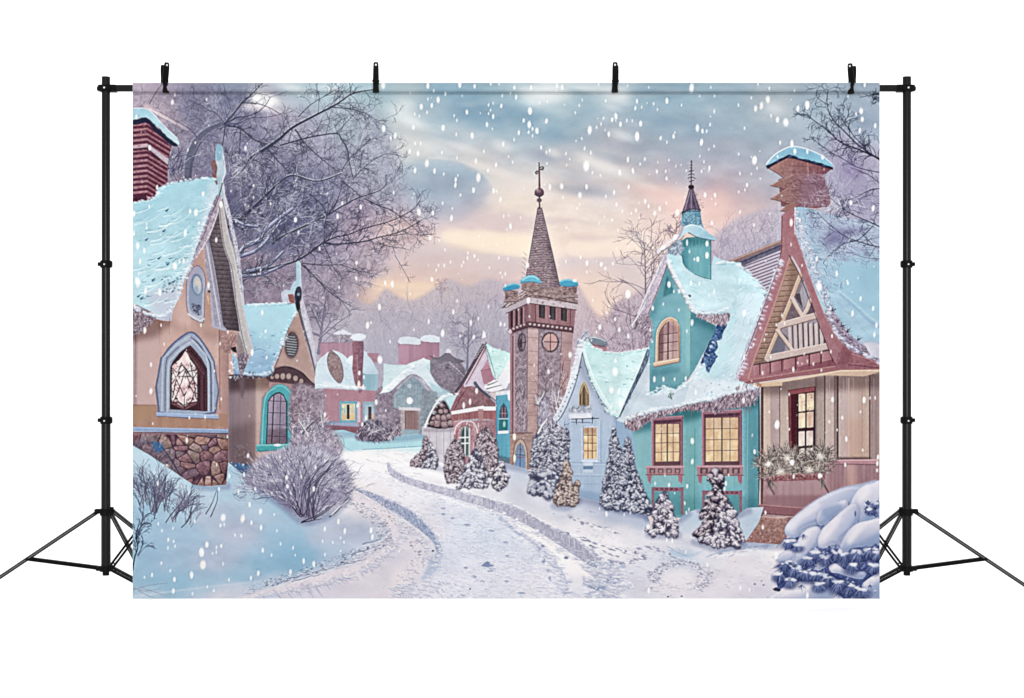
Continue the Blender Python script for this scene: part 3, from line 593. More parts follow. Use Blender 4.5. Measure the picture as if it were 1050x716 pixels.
# finial
fill([(216,166),(220,164),(224,166),(226,186),(222,190),(218,182),(217,178),(220,175),(217,173)], '#8a6768', pid=P_C1, tex=[(GR,.04)])
fill([(222,150),(225,148.5),(228.5,152),(229,166),(231,172),(232,178),(229,186),(231,196),(228,204),(224,192),(222,180),(223,172),(221,164)], '#a9bac9', sm=3, pid=P_C1, tex=[(SNOWN,.05)])
fill([(222,150),(225,148),(228,152),(227,163),(222,164)], '#7ea9c2', .85, 2); stroke([(229,160),(231,175),(228,186),(230,198)], 1, '#dfe4ea', .6, .8, 3); stroke([(228,188),(225,200),(219,216)], 1.4, '#4f4452', .8, .8, 3); stroke([(228.5,192),(232,208)], 1.6, '#cbc9d4', 1, .9)
# window
fr = [(162,423),(163.5,372),(166,366),(172,357),(180,349),(188,343),(194,340),(200,341),(206,347),(213,357),(219,368),(221,378),(221.5,424)]
fill(fr, '#68708f', pid=P_C1W, sm=2)
fr2 = [(164,422),(165.5,372),(168,366),(174,358),(182,350),(189,345),(194,342),(199,343),(205,349),(212,359),(217.5,369),(219.5,378),(220,422)]
fill(fr2, '#969cb0', sm=2, pid=P_C1W, grad=(165,0,220,0,'#979db2'))
with clip(mask(fr2)):
    stroke([(166,422),(167,373),(171,364),(182,353),(194,345)], 1.6, '#b3c0d2', None, .7, 3); stroke([(169.3,422),(170,374),(176,363),(186,354),(195,349)], 1, '#5a6484', None, .8, 3)
    stroke([(172,422),(172.6,376),(178,366),(188,356),(195,351)], 1.6, '#b4bccc', None, .8, 3)
    stroke([(196,346),(204,353),(212,366),(216,377),(216.5,422)], 1.3, '#4b4a68', None, .85, 3); stroke([(197,349),(205,358),(213,371),(214,422)], 1.5, '#b3bfd3', None, .8, 3); stroke([(198,343),(207,353),(216,369),(218.5,379),(219,422)], 1, '#aab7cf', None, .8, 3)
    fill([(180,352),(194,343),(200,350),(196,356),(186,359)], '#aeb4c4', .5, 0, 1)
op = [(174,420),(174.5,377),(177,371),(184,362),(190,357),(195,354),(200,359),(207,368),(212.5,378),(213,422)]
fill(op, '#4a2f3d', pid=P_C1W)
with clip(mask(op)):
    fill([(190,355),(196,354),(213,378),(214,424),(203,424),(204,390),(198,372),(192,362)], '#5d3b47', .95, 0, .5)
    for x,c in ((204.5,'#38222f'),(207,'#6e4a52'),(209.5,'#3c2634'),(212,'#5a3d4b')): stroke([(x,385),(x,423)], 1.1, c, None, .7)
    stroke([(193,362),(200,371),(209,384)], 1.8, '#745059', .9, .9); stroke([(196,360),(204,369),(212,381)], 1, '#2f1c2a', .9, .9)
    gl = [(176,414),(176.5,376),(180,372),(184,369),(187,365),(190,360),(192.5,363),(195,369),(199,374),(202,380),(202,414),(196,417),(189,420),(182,417)]
    window_glow(gl, ['#e6c8c8','#f4dfda','#d3a5aa','#ecd0cc','#c08e98'], 4)
    with clip(mask(gl)):
        fill([(174,412),(181,413),(188,418),(195,413),(203,412),(203,424),(174,424)], '#75454f', .95)
        for p in ([(176,377),(181,382),(187,374),(193,381),(202,379)],[(176,394),(183,384),(190,378)],[(188,376),(196,386),(202,396)],[(178,412),(184,398),(190,380),(196,398),(202,410)],[(177,380),(183,394),(189,406),(196,392),(202,382)],[(186,372),(180,392),(177,408)],[(195,372),(199,392),(201,408)],[(183,386),(195,386)],[(176,400),(183,412),(188.5,416),(196,412),(201,398)],[(189,406),(189,420)],[(176,412),(183,413),(189,418),(196,413),(202,412)]): stroke(p, 1, '#40232f', None, .9)
        specks(ALLM, 90, ['#3f222e','#5d3640'], .8, 1, 0, .75, 4, (176,372,202,414)); specks(ALLM, 24, ['#fbeeea'], 1, 1.2, 0, .7, 5, (178,378,200,408))
fill([(160,423),(224,425.5),(224,429.5),(160,426.5)], '#98a6c4', pid=P_C1W); stroke([(160,423.6),(224,426)], .8, '#a9bde0', None, .8); stroke([(160,427),(224,430)], .7, '#5f5f7e', None, .8)
# ledge and stones
st = [(136,443),(234,444),(234.5,470),(232.5,497),(215,498.5),(199,498),(186,489),(170,478),(152,466),(136,457)]
fill(st, '#51384a', pid=P_C1S)
bbv, d1, d2, idx, ox, oy = voronoi((136,442,236,500), 62, 12, 1.15, .9)
pal = np.stack([hx(c) for c in ('#8b636c','#9a7072','#7f5a66','#86727a','#916f6e','#a0766f','#79606f','#8d7472','#8b6670','#a07c78')])
cid = np.random.RandomState(5).randint(0, len(pal), 62)
colv = pal[cid[idx]]*(1+np.clip(-oy*.018-ox*.01, -.16, .16)[..., None])*(1+GR[bbv[0]:bbv[1], bbv[2]:bbv[3]]*.14)[..., None]
edge = np.clip((d2-d1-.5)/1.0, 0, 1)
with clip(mask(st)): comp(bbv, edge.astype(np.float32), np.clip(colv, 0, 1).astype(np.float32))
with clip(mask(st)):
    specks(ALLM, 260, ['#c4a09c','#5c4251','#a88287'], .8, .5, 0, .4, 6, (136,444,235,498))
    fill([(140,450),(160,452),(172,462),(186,486),(190,498),(160,480),(136,460)], '#6f6676', .75, 0, 1.5, tex=[(GR,.07)]); stroke([(163,455),(172,466),(184,486),(188,494)], 1, '#251b2b', None, .9)
    fill([(156,453),(166,454),(168,462),(160,464),(157,459)], '#3f6d9c', .85, 0, .7); dab(170.5,478,3,2,'#c79c86',.9,0,.6); dab(171,477,1,.9,'#fff0dc',1)
    fuzz(ALLM, 90, ['#3e3346','#9f98ab'], 6, -2, -.9, .5, .6, 4, (138,448,184,490)); stroke([(136,444.5),(234,445.5)], 1.6, '#8f6b75', None, .9)
fill([(136,438),(237,440.5),(236,444),(136,442.5)], '#8b99b9', pid=P_C1); stroke([(136,438.6),(236,441)], 1.2, '#a3b4d6', None, .8); stroke([(136,443.2),(235,444.6)], .6, '#3d3450', None, .8)
light([(226,443),(236,443),(234,498),(226,498)], -.05, soft=2)

# ---- second cottage with the turquoise window ------------------------------------
P_C2 = part('printed_cottage', None, 'small grey pink cottage with a turquoise arched window printed beside the pink cottage')
P_C2R = part('roof', P_C2, 'smooth pale blue snow on the roof')
P_C2W = part('window', P_C2, 'arched window in a turquoise frame')
wl = [(234,384),(264,386),(300,384),(322,395),(318,400),(316,440),(314,486),(234,490)]
fill(wl, '#b89d99', pid=P_C2, grad=(266,0,316,0,'#b09592'), tex=[(G6,.015),(VS,.01)])
with clip(mask(wl)):
    fill([(234,384),(263,384),(262,486),(234,490)], '#85737b', .95, 0, .8, (236,0,262,0,'#9a8588'), tex=[(VS,.012)])
    fill([(262.5,386),(268,386),(268,484),(262.5,484)], '#bba49f', .8, 0, .7); light([(234,382),(300,380),(320,396),(318,406),(290,398),(234,402)], -.2, soft=4)
    light([(234,440),(262,430),(262,490),(234,490)], -.1, soft=6); light([(266,462),(316,458),(316,490),(262,490)], .04, soft=4)
    fill([(245,386),(251,386),(250,404),(248,410),(246,402)], '#6d5a63', .6, 0, 1)
    for x in (272,309): stroke([(x,398),(x,410)], .6, '#96807f', None, .6)
gab = [(305,312),(308,330),(314,352),(319,370),(323,384),(327,396),(321,398),(316,391),(305,381),(292,378),(278,384),(283,372),(288,362),(294,342),(300,326)]
fill(gab, '#ad8e87', pid=P_C2, grad=(300,320,312,390,'#b2938c'), tex=[(G6,.02)])
# arch beam with stones
fill([(272,386),(278,381),(288,377),(298,377),(308,381),(316,388),(324,396),(326,399),(318,400),(312,397),(300,394),(284,392),(276,391)], '#5d4750', sm=3, pid=P_C2)
for x,y,rx,ry in ((284,386,2.4,2.8),(290,386,2.6,3.4),(296,386,2.6,3.2),(303,388,2.6,3),(309,391,2.2,2.6),(279,387,1.8,2)): dab(x,y,rx+.7,ry+.7,'#392a35',.9); dab(x,y,rx,ry,'#a38c88',1,0,.3)
fill([(276,392),(300,394),(314,399),(313,404),(300,402),(276,398)], '#a38586', .95, pid=P_C2); [stroke([(x,394),(x,402)],.6,'#7a626b',None,.7) for x in (283,291,300,307)]
stroke([(276,381),(288,376.5),(298,377),(309,382),(318,391),(327,398)], 2.2, '#463642', 1.4, .95, 4); stroke([(278,379.5),(290,375.5),(300,376.5),(311,382)], .8, '#a58d8e', None, .6, 4)
dab(299,354,7.8,14,'#7d5f66',.55,.05,.3); dab(299,354,7,13.3,'#57494f',1,.05); dab(299,354,5.4,11.4,'#76757c',1,.05)
with clip(mask(spline([(299,342),(304,349),(304.5,358),(300,366),(295,363),(293.5,354),(295,345)],4,True))):
    for k in range(10): stroke([(291,343+k*2.6),(307,345+k*2.6)], 1.0, '#33313a', None, .9); stroke([(291,344.4+k*2.6),(307,346.4+k*2.6)], .7, '#a3a5ad', None, .7)
# rakes
stroke([(305,310),(309,324),(314,342),(319,360),(323,376),(327,393),(325,398)], 4.2, '#3c3743', 3.4, 1, 5, P_C2); stroke([(307,318),(312,338),(317,358),(322,378),(325,392)], 1.2, '#7f7a86', .8, .9, 5)
fill([(309,300),(312,312),(316,328),(320,345),(323,364),(324,380),(326,394),(323,377),(318,356),(312,334),(308,316)], '#b9b5c3', sm=3, pid=P_C2, tex=[(GR,.07)]); stroke([(311,312),(317,334),(321,354)], .9, '#7f7a8c', None, .8, 3)
fuzz(mask([(309,310),(314,312),(324,350),(325,378),(320,362)]), 50, ['#6e6a7d','#e9e7ee'], 1.8, .5, 2.5, .5, .7, 4, (308,308,327,380))
fill([(310,308),(314,318),(319,336),(323,358),(325,380),(321,362),(315,336)], '#c6c3d0', .7, 2, pid=P_C2)
stroke([(304,318),(297,334),(291,352),(286,366),(279,384)], 1.6, '#6f636c', 1, .9, 4); stroke([(303,318),(296,333),(290,351)], .7, '#d6dfe6', None, .7, 4)
rf2 = [(249,313),(258,311.5),(266,311),(275,312),(285,311),(294,312),(301,311.5),(304.5,315),(304,321),(300,328),(296,335),(292,344),(288,356),(285,365),(280,374),(277,384),(266,386),(256,384),(240,386),(238,362),(246,372),(249,385),(253,374),(258,364),(260,358),(256,342),(252,325)]
snow(rf2, '#a6d1e1', '#94b7d1', (280,315,262,382), pid=P_C2R, rough=.6, amp=.03)
with clip(mask(rf2)):
    fill([(252,318),(300,314),(290,350),(262,350)], '#abd9e7', .6, 0, 6); fill([(258,360),(283,362),(278,386),(240,388),(240,366)], '#8aa9c8', .6, 0, 5, tex=[(SNOWN,.05)])
    specks(ALLM, 60, ['#4c6f90','#7295b3','#d8eef5'], 1.3, .7, 0, .5, 6, (240,340,290,386)); stroke([(258,360),(266,358),(272,360)], 1.2, '#6487a8', .5, .6, 3)
    fill([(236,368),(247,374),(248,388),(236,388)], '#7d97b8', .8, 0, 1)
stroke([(240,385),(256,385.5),(268,386.5),(277,385)], 2.4, '#4b4454', 1.6, .85, 3); fuzz(ALLM, 70, ['#5d5262','#3b3343','#c9d3df'], 2.5, 1.1, 2, .6, .8, 4, (240,382,280,388))
fill([(240,371),(248,373),(246,382),(241,380)], '#a6bccf', .7, 0, .6); specks(ALLM, 22, ['#e6eef5'], 1, 1, 0, .8, 7, (235,370,245,390))
fill([(243,364),(255,364),(252,376),(248,388),(246,386)], '#85798a', .95, pid=P_C1, tex=[(GR,.1)]); fuzz(mask([(243,364),(255,364),(248,388)]), 70, ['#4d414f','#c5bdc9'], 2, .5, 2.5, .6, .8, 5, (242,362,256,390))
fill([(245,388),(251,388),(249.5,404),(248,408),(246.5,402)], '#74626b', .5, 0, .6)
# finial, brick flue
fill([(288,301),(292,297),(300,298),(302,303),(299,311),(290,311)], '#b9bfd0', pid=P_C2, tex=[(SNOWN,.08)]); fill([(295,302),(301,301.5),(302,310),(297,311)], '#a05d5b', pid=P_C2); fill([(297,301),(300,291),(304,288),(305,300)], '#a9c1d3', 1, 2)
fill([(303.5,269),(306,267.5),(308.5,270),(309,285),(309.5,300),(304,302)], '#98b9cc', pid=P_C2, grad=(303,0,310,0,'#bccbd8')); fill([(302,302),(304,295),(308,294),(309.5,300),(309,307),(306,311),(303,309)], '#3e4557', .95, 3); stroke([(304,300),(306,306),(304,312),(305,318)], 2.6, '#343645', 1.8, .95, 4); dab(306,302,1.4,1.6,'#8fa3b6',.8)
# window
tf = [(266,462),(269.5,409),(273,404),(280,396),(287,393.5),(294,396),(300,403),(302.5,410),(302,460)]
fill([(p[0]+(1 if p[0]>285 else -1.0), p[1]-1) for p in tf], '#8a7478', .6); fill(tf, '#45a0aa', pid=P_C2W, grad=(268,0,302,0,'#4fa9b2'))
stroke([(268.5,460),(271.5,410),(281,398.5),(287,395.6),(293,398),(299,404.5)], 1.4, '#86c3c6', .8, .75, 3); stroke([(300,407),(300.5,458)], 1.6, '#2b7785', None, .8)
gi = [(272.5,456),(274.5,411),(278,406),(283,402.5),(287,402),(291,404.5),(294,411),(294,455)]
fill(gi, '#38414f', .9); gi2 = [(274,455),(275.5,412),(279,407),(284,404),(288,404),(291,407),(293,413),(293,454)]
fill(gi2, '#a296ab', grad=(276,405,290,455,'#8b8397'), pid=P_C2W)
with clip(mask(gi2)):
    fill([(282,402),(293,410),(293,455),(284,455)], '#8a7f95', .6, 0, 1); fill([(275,440),(294,440),(294,456),(274,456)], '#70606e', .7, 0, 2)
    stroke([(281,403),(278.5,456)], 1.3, '#33303e', None, .95); stroke([(288,403),(286.5,456)], .9, '#4b4556', None, .8); [stroke([(273,y),(295,y+1)], .8, '#4b4556', None, .8) for y in (411,423,435,447)]
stroke([(294.5,412),(294.5,456)], 1.3, '#1f5a68', None, .8)
fill([(262.5,456),(305.5,455),(306,461),(263,463.5)], '#45a3aa', pid=P_C2W); stroke([(263,456.8),(305,455.8)], 1.1, '#85c9cb', None, .8); stroke([(263,463),(306,460.8)], 1, '#2f7f8b', None, .9); dab(284.5,456.5,3.5,1.4,'#eef4f7',.95,0,.4)
# ============================================================================
#  PART 2c - the far houses, the tower and the pale blue house
# ============================================================================
def clumps(p, n, seed, dark, mid, lite, pid=None, sx=1., sy=1., sh=.34, sm=4, gap=.5, soft=.4, mottled=.12):
    """snow-laden foliage: rounded clumps lit from above with dark gaps between"""
    q = spline(p, sm, True) if sm else np.asarray(p, float)
    m = mask(q, 0, soft); bb = (q[:, 0].min()-1, q[:, 1].min()-1, q[:, 0].max()+1, q[:, 1].max()+1)
    b, d1, d2, idx, ox, oy = voronoi(bb, n, seed, sx, sy)
    if b[1] <= b[0] or b[3] <= b[2]: return m
    r = math.sqrt((bb[2]-bb[0])*(bb[3]-bb[1])/n/sx/sy)
    t = np.clip(.62-oy/r*.75-ox/r*.22-np.maximum(d1/r-.35, 0)*.55+(GR[b[0]:b[1], b[2]:b[3]])*mottled+np.random.RandomState(seed).uniform(-sh, sh, n)[idx]*.5, 0, 1)
    col = np.where(t[..., None] < .5, hx(dark)+(hx(mid)-hx(dark))*(t*2)[..., None], hx(mid)+(hx(lite)-hx(mid))*(t*2-1)[..., None])
    e = np.clip((d2-d1)/(r*.28*gap+1e-6), 0, 1)[..., None]; col = hx(dark)*(1-e)+col*e
    CL = m[b[0]:b[1], b[2]:b[3]]
    comp(b, CL, col.astype(np.float32), 1., pid)
    return m
def frost(p, n, seed, cols, ln=3, a0=-2.6, a1=-.5, w=.6, al=.75, base=None, pid=None, sm=4, tex=.08, soft=.8):
    q = spline(p, sm, True) if sm else np.asarray(p, float); m = mask(q, 0, soft)
    if base is not None: fill(q, base, 1, 0, soft, None, [(GR, tex), (G6, tex*.7)], pid)
    fuzz(m, n, [hx(c) for c in cols], ln, a0, a1, w, al, seed, (q[:, 0].min()-1, q[:, 1].min()-1, q[:, 0].max()+1, q[:, 1].max()+1))
    return m
def puffs(o, n, seed, dark, mid, lite, pid=None, r=None, sm=3):
    q = spline(o, sm, True); m = mask(q, 0, .5); rr = random.Random(seed); x0, y0 = q.min(0); x1, y1 = q.max(0)
    fill(q, dark, .95, 0, .5, None, [(GR,.1)], pid, .6); area_ = m.sum()/S/S; r = r or math.sqrt(area_/n)*.72; P = []; t = 0
    while len(P) < n and t < n*60:
        t += 1; x = rr.uniform(x0, x1); y = rr.uniform(y0, y1); ix, iy = int((x-X0)*S), int((y-Y0)*S)
        if 0 <= ix < W and 0 <= iy < H and m[iy, ix] > .6 and all((x-a)**2+((y-b)*1.2)**2 > (r*.6)**2 for a, b in P): P.append((x, y))
    hd, hm, hl = hx(dark), hx(mid), hx(lite)
    for x, y in sorted(P, key=lambda v: v[1]):
        s = r*rr.uniform(.5, 1.4); g = (1 if x > (x0+x1)/2 else -1)*rr.uniform(.1, .9); b = rr.uniform(-.06, .06)
        dab(x+.1*s, y+.5*s, s*1.0, s*.8, hd, .85, g, .5)
        for k in range(3): dab(x+rr.uniform(-.45,.45)*s, y+rr.uniform(-.25,.35)*s, s*rr.uniform(.4,.65), s*rr.uniform(.32,.5), np.clip(hm+b+rr.uniform(-.05,.05), 0, 1), .85, g, .4)
        for k in range(3): dab(x+rr.uniform(-.4,.3)*s, y+rr.uniform(-.5,-.02)*s, s*rr.uniform(.35,.8), s*rr.uniform(.14,.28), np.clip(hl+b*.6+rr.uniform(-.14,.02), 0, 1), .75, g, .6)
        for k in range(4): a = rr.uniform(.3, 2.9); stroke([(x+math.cos(a)*s*.5, y+math.sin(a)*s*.5), (x+math.cos(a)*s*1.2, y+math.sin(a)*s*1.15)], .7, hd if rr.random() < .7 else hl, .3, .65)
    return m
def paned(x0, y0, x1, y1, nx, ny, cols, bar, seed, sk=0., w=.9, top=None):
    p = [(x0,y0),(x1,y0+sk),(x1,y1+sk),(x0,y1)]
    m = window_glow(p, cols, seed)
    with clip(m):
        for i in range(1, nx): x = x0+(x1-x0)*i/nx; stroke([(x,y0-2),(x,y1+3)], w*(1.5 if i*2 == nx else 1), bar, None, .9)
        for j in range(1, ny): y = y0+(y1-y0)*j/ny; stroke([(x0-1,y),(x1+1,y+sk)], w, bar, None, .85)
        fill([(x0,y0),(x1,y0+sk),(x1,y0+sk+(y1-y0)*.22),(x0,y0+(y1-y0)*.22)], top or '#8d6a68', .35, 0, 1.5)
AMB = ['#dcae80','#eec490','#f6d7a6','#c9996f','#f9e2b8','#d6a676']

# ---- far pink house ------------------------------------------------------------
P_H3 = part('printed_house', None, 'far pink house with a round snowy roof printed at the end of the road')
P_H3R = part('roof', P_H3, 'rounded snowy roof with an oval brown opening'); P_H3W = part('window', P_H3, 'turquoise framed little window'); P_H3V = part('window', P_H3, 'narrow pale window beside the first'); P_H3C = part('chimney', P_H3, 'pink chimney under a snow cap')
frost([(300,395),(330,400),(340,400),(340,446),(300,450)], 260, 3, ['#6d5f70','#b3a6b2','#897a8a','#c7bcc6'], 4, base='#8b7a88', soft=1.5)
fill([(328,352),(345,350),(366,352),(366,372),(328,372)], '#a97f90', 1, 0, .6, pid=P_H3, tex=[(VS,.03)]); stroke([(327,352),(362,351)], .9, '#7b6478', None, .8)
snow([(340,342),(347,340),(352,338),(357,341),(361,343),(355,344),(348,344)], '#d5dbe6', pid=P_H3R); frost([(342,344),(360,344),(360,351),(344,351)], 40, 5, ['#6e6376','#c3bac6'], 3, base='#978a9a', soft=.4)
stroke([(331,352),(340,343),(350,336),(358,333)], .8, '#6e6580', .4, .7)
fill([(370,362),(388,362),(389,372),(370,372)], '#a77d8d', pid=P_H3, tex=[(VS,.02)])
fill([(371,380),(388,381),(387,397),(386,404),(371,404)], '#7ba5b5', pid=P_H3, grad=(371,0,388,0,'#8fb6c4'), tex=[(VS,.03)]); stroke([(373,384),(373,398)], .9, '#5d8799', None, .6)
fill([(332,398),(388,401),(387,424),(386,446),(335,444),(334,420)], '#a97684', pid=P_H3, tex=[(G6,.02),(VS,.012)])
fill([(333,436),(372,438),(386,440),(386,448),(333,446)], '#7d505f', .95, 0, .5); fill([(335,432),(368,434),(368,437.5),(335,435.5)], '#8b9dbd', .95)
fill([(348,411.5),(366,411.5),(366,433.5),(348,433.5)], '#5c9fb2', pid=P_H3W); fill([(350,414),(364,414),(364,431),(350,431)], '#bfb99c', pid=P_H3W)
with clip(mask([(350,414),(364,414),(364,431),(350,431)])):
    specks(ALLM, 30, ['#7faeb0','#e3d19c','#5b97a0'], 1.2, 1.6, 0, .8, 5, (349,413,365,432)); fill([(355.5,415),(358.5,415),(358.5,430),(355.5,430)], '#342f3f'); fill([(351,426),(355,425),(355,431),(351,431)], '#f2a25c', .9); fill([(359,424),(363,425),(363,431),(359,431)], '#eeb35f', .9); dab(352,417,1.2,2,'#e8e2bb',.8)
fill([(366.5,412),(369.5,412),(369.5,433),(366.5,433)], '#c9b6c2', .9)
fill([(372,412),(386,412),(386,434),(372,434)], '#86a3b4', pid=P_H3V); fill([(374,415),(383,415),(383,432),(374,432)], '#9fb4bf', .9); fill([(377.5,417),(381,417),(381,431),(377.5,431)], '#4a3b48'); fill([(381,424),(383.5,425),(383.5,432),(381,432)], '#d99a72', .9); stroke([(386,412),(386,440)], 1.6, '#e3dfe6', None, .8)
rf = [(323,399),(323,382),(325,372),(330,366),(336,361),(341,359.5),(347,361),(354,365),(360,372),(365,381),(370,391),(375,399),(362,398),(350,396),(338,397)]
snow(rf, '#cbdbe5', '#bcd2df', (330,362,350,398), pid=P_H3R)
with clip(mask(rf)): ridges(ALLM, (322,362,374,398), 55, ['#96b3c6','#eef4f7'], 6, .45, .8, .6, 5)
ov = [(339,360),(343,362),(348,367),(351,376),(352,386),(349,393),(345,391),(339,383),(336,374),(336,366)]
fill(ov, '#8f7676', sm=3, pid=P_H3R, tex=[(GR,.06)]); stroke(spline(ov,3,True), .9, '#615263', None, .8); specks(mask(ov), 60, ['#7a6166','#a99090'], 1, 1, 0, .6, 4, (334,360,353,394))
snow([(372,358),(376,362),(382,371),(388,382),(388,384),(372,383),(370,372)], '#c6d8e2', '#aec7d8', (374,360,380,384), pid=P_H3R); snow([(354,371),(358,366),(362,364),(362,374),(360,374)], '#dde7ee', pid=P_H3R)
fill([(361,350),(373,350),(373,362),(372,380),(372,400),(369,404),(366,400),(363,390),(361,378),(362,366)], '#8f5b68', pid=P_H3C, grad=(361,0,373,0,'#7c5468'), tex=[(GR,.05)]); stroke([(366,364),(367,398)], 1, '#c08f88', .6, .6); dab(368,394,1.4,3.6,'#f3dfcf',.9); dab(372.5,397,1,3,'#f0dfda',.9)
snow([(359,347),(361,343.5),(366,342),(371,342.5),(375,344),(374.5,348),(371,348.5),(364,349.5)], '#dbe2ea', pid=P_H3C)
fill([(331,391),(376,397),(374,399.5),(345,399),(331,398)], '#e9eff4', .6, 0, .5)

# ---- far grey-teal house ----------------------------------------------------------
P_H4 = part('printed_house', None, 'far grey teal gabled house with a brown door printed at the end of the road')
P_H4R = part('roof', P_H4, 'mint snowy roof'); P_H4D = part('door', P_H4, 'brown plank door under a stone lintel'); P_H4C = part('chimney', P_H4, 'pink chimney topped with snow'); P_H4D2 = part('chimney', P_H4, 'taller pink chimney topped with snow')
fill([(408,352),(432,351),(432,378),(409,375)], '#a97c91', pid=P_H4C, tex=[(VS,.025)]); fill([(408,352),(418,352),(418,378),(409,376)], '#b98da0', .6)
snow([(408,350),(410,346.5),(416,345),(424,346),(431,348),(432,353),(426,354),(418,352.5),(411,353)], '#d3dbe6', pid=P_H4C); stroke([(408,353.5),(418,353),(431,354.5)], .7, '#77687e', None, .6)
fill([(431.5,348),(450.5,348),(450.5,376),(432,378)], '#a8798d', pid=P_H4D2, tex=[(VS,.025)], grad=(432,0,450,0,'#9b6e85'))
snow([(430.5,349),(432,345.5),(438,343.5),(445,344),(450.5,346),(451,350.5),(444,351.5),(436,350.5)], '#d3dbe6', pid=P_H4D2); stroke([(431,351),(450,352)], .7, '#77687e', None, .6)
fill([(388,398),(404,398),(404,446),(386,448)], '#84767f', pid=P_H4, tex=[(GR,.07)]); frost([(386,400),(410,402),(412,446),(388,448)], 210, 6, ['#63566a','#b6acb6','#7c6f7e','#9a8d99'], 3.4, base='#86798a', pid=P_H4)
snow([(392,403),(393,388),(393.5,373),(404,374),(416,374.5),(424,371),(431,368.5),(440,369),(449,370),(455,377),(460,390),(462,400),(448,402),(434,392),(428,384),(418,379),(408,389),(398,401)], '#bddade', '#cfe0e6', (395,378,430,378), pid=P_H4R)
with clip(mask([(392,403),(393,373),(416,374),(431,368),(418,380),(398,402)])):
    ridges(ALLM, (392,374,424,402), 40, ['#8fb9c4','#edf5f6','#a5cbd2'], 6, -.35, 1, .6, 3)
fill([(441,371),(437,377),(449,396),(459,402),(462,400),(456,384)], '#a4cfdb', .8, 0, .8)
gp = [(403,418),(404,404),(411,396),(418,390),(423,386),(429,390),(437,399),(444,409),(446,419),(446,444),(410,446),(410,420)]
fill(gp, '#7e95a3', pid=P_H4, grad=(420,386,420,420,'#8b9fa9'), tex=[(GR,.05)])
with clip(mask(gp)):
    [stroke([(x,386),(x,420)], .5, '#667d8c', None, .5) for x in range(404,446,3)]
    fill([(403,419),(448,419),(448,448),(403,448)], '#8d8088', .95, tex=[(GR,.05)])
    for x in (411,430): fill([(x,420),(x+4.5,420),(x+4.5,446),(x,446)], '#a99a9d', .95, tex=[(GR,.07)])
    dab(420,396,2.2,2.2,'#b9c8cf',.8)
fill([(416,421),(428.5,421),(428.5,442),(416,443)], '#8a6b69', pid=P_H4D, tex=[(VS,.06)]); [stroke([(x,421),(x,442)], .5, '#6c5154', None, .6) for x in (419,422,425)]; stroke([(415.5,420.5),(415.5,444)], .9, '#55454f', None, .8)
fill([(409,417.5),(433,418.5),(433,421.5),(409,420.5)], '#cbc8ce', .95, pid=P_H4); fill([(412,440),(430,441),(430,447),(412,447)], '#86a7b3', .9, 0, .5)
snow([(389,404),(394,398),(401,392),(408,385),(414,380),(419,377),(427,371),(434,367),(437,369),(431,374),(425,380),(417,386),(411,391),(403,399),(396,403)], '#e3edf2', '#d3dfe9', (400,390,430,372), pid=P_H4R); stroke([(395,404),(404,400),(412,392),(420,385)], .9, '#6a7a8c', .6, .8, 3)
snow([(420,384),(427,379),(433,377),(437,381),(442,390),(448,399),(446,402),(440,396),(434,388),(429,383)], '#cddfe8', pid=P_H4R, sm=0); stroke([(424,385),(431,387),(438,395),(445,405)], 1, '#6a7a8c', .6, .8, 3)
dab(420,411,3.1,3.6,'#f7f4f3',1,0,.2)
# dark pagoda roof
P_H5 = part('printed_house', None, 'dark upswept roof printed behind the log store')
fill([(441,370),(444,367),(451,366),(458,361),(463,364),(470,370),(474,374),(478,380),(474,396),(466,405),(456,402),(446,391),(441,382)], '#7c7280', pid=P_H5, tex=[(GR,.06)])
fill([(441,365),(446,367),(453,366),(458,361),(463,366),(470,369),(477,370),(470,373),(462,371),(452,370),(445,369)], '#6b6472', .95, 2); stroke([(441,365),(448,367.6),(456,364),(459,360.5),(464,366),(474,370)], 1, '#575163', .7, .9, 3)
fill([(456,374),(460,373),(461,378),(457,379)], '#4e4858', .8); fill([(458,358),(461,358),(463,362),(457,362)], '#d9d7df', .9); frost([(446,372),(472,376),(472,400),(456,402)], 90, 8, ['#5d5565','#a39aa6'], 4, -.1, .9, .5, .6)
stroke([(461,372),(468,378),(478,388)], 1.6, '#c9c6d0', .8, .6); [stroke([(461+i*2.5,373+i*2.2),(464+i*2.5,371+i*2.6)], .6, '#5f5868', None, .7) for i in range(6)]
fill([(440,392),(462,402),(462,408),(446,408)], '#9cc3cf', .8, 0, 1)
fill([(432,399),(448,402),(450,412),(440,430),(434,446),(430,446)], '#7d8a94', .95, 0, .8, tex=[(GR,.05)])

# morning mist over the far end of the street
fill([(318,330),(470,330),(470,400),(440,415),(436,450),(330,450),(318,420)], '#cdc4d0', .17, 0, 7)

# ---- log store ---------------------------------------------------------------------
P_LOG = part('printed_log_store', None, 'small printed log store, round logs under a snowy arched roof above a pale board wall')
fill([(433,437),(470,435),(470,480),(431,480)], '#c7bfc9', pid=P_LOG, tex=[(VS,.03),(G6,.02)]); [stroke([(x,438),(x,480)], .8, '#9c93a2', None, .55) for x in (440,447.5,455,462)]
fill([(434,439),(466,438),(466,443),(434,443)], '#8f8591', .5, 0, 1)
fill([(438,438),(440,428),(446,417),(452,409),(457,412),(461,420),(465,430),(465,438.5),(450,440)], '#51434f', pid=P_LOG)
for x,y,r in ((448,434,4.2),(456,435,4.3),(462,434,3.4),(449,428,3.2),(455.5,428.5,3.6),(460.5,427,3),(452,422,2.6),(457,422,2.4),(453,416,2.2),(443,434,2.4),(445,429,2)):
    dab(x,y,r+.5,r+.4,'#3c313c',.9); dab(x,y,r,r*.93,'#927980',1,0,.15); dab(x-.4,y-.7,r*.65,r*.5,'#b49c9e',.7,0,.6)
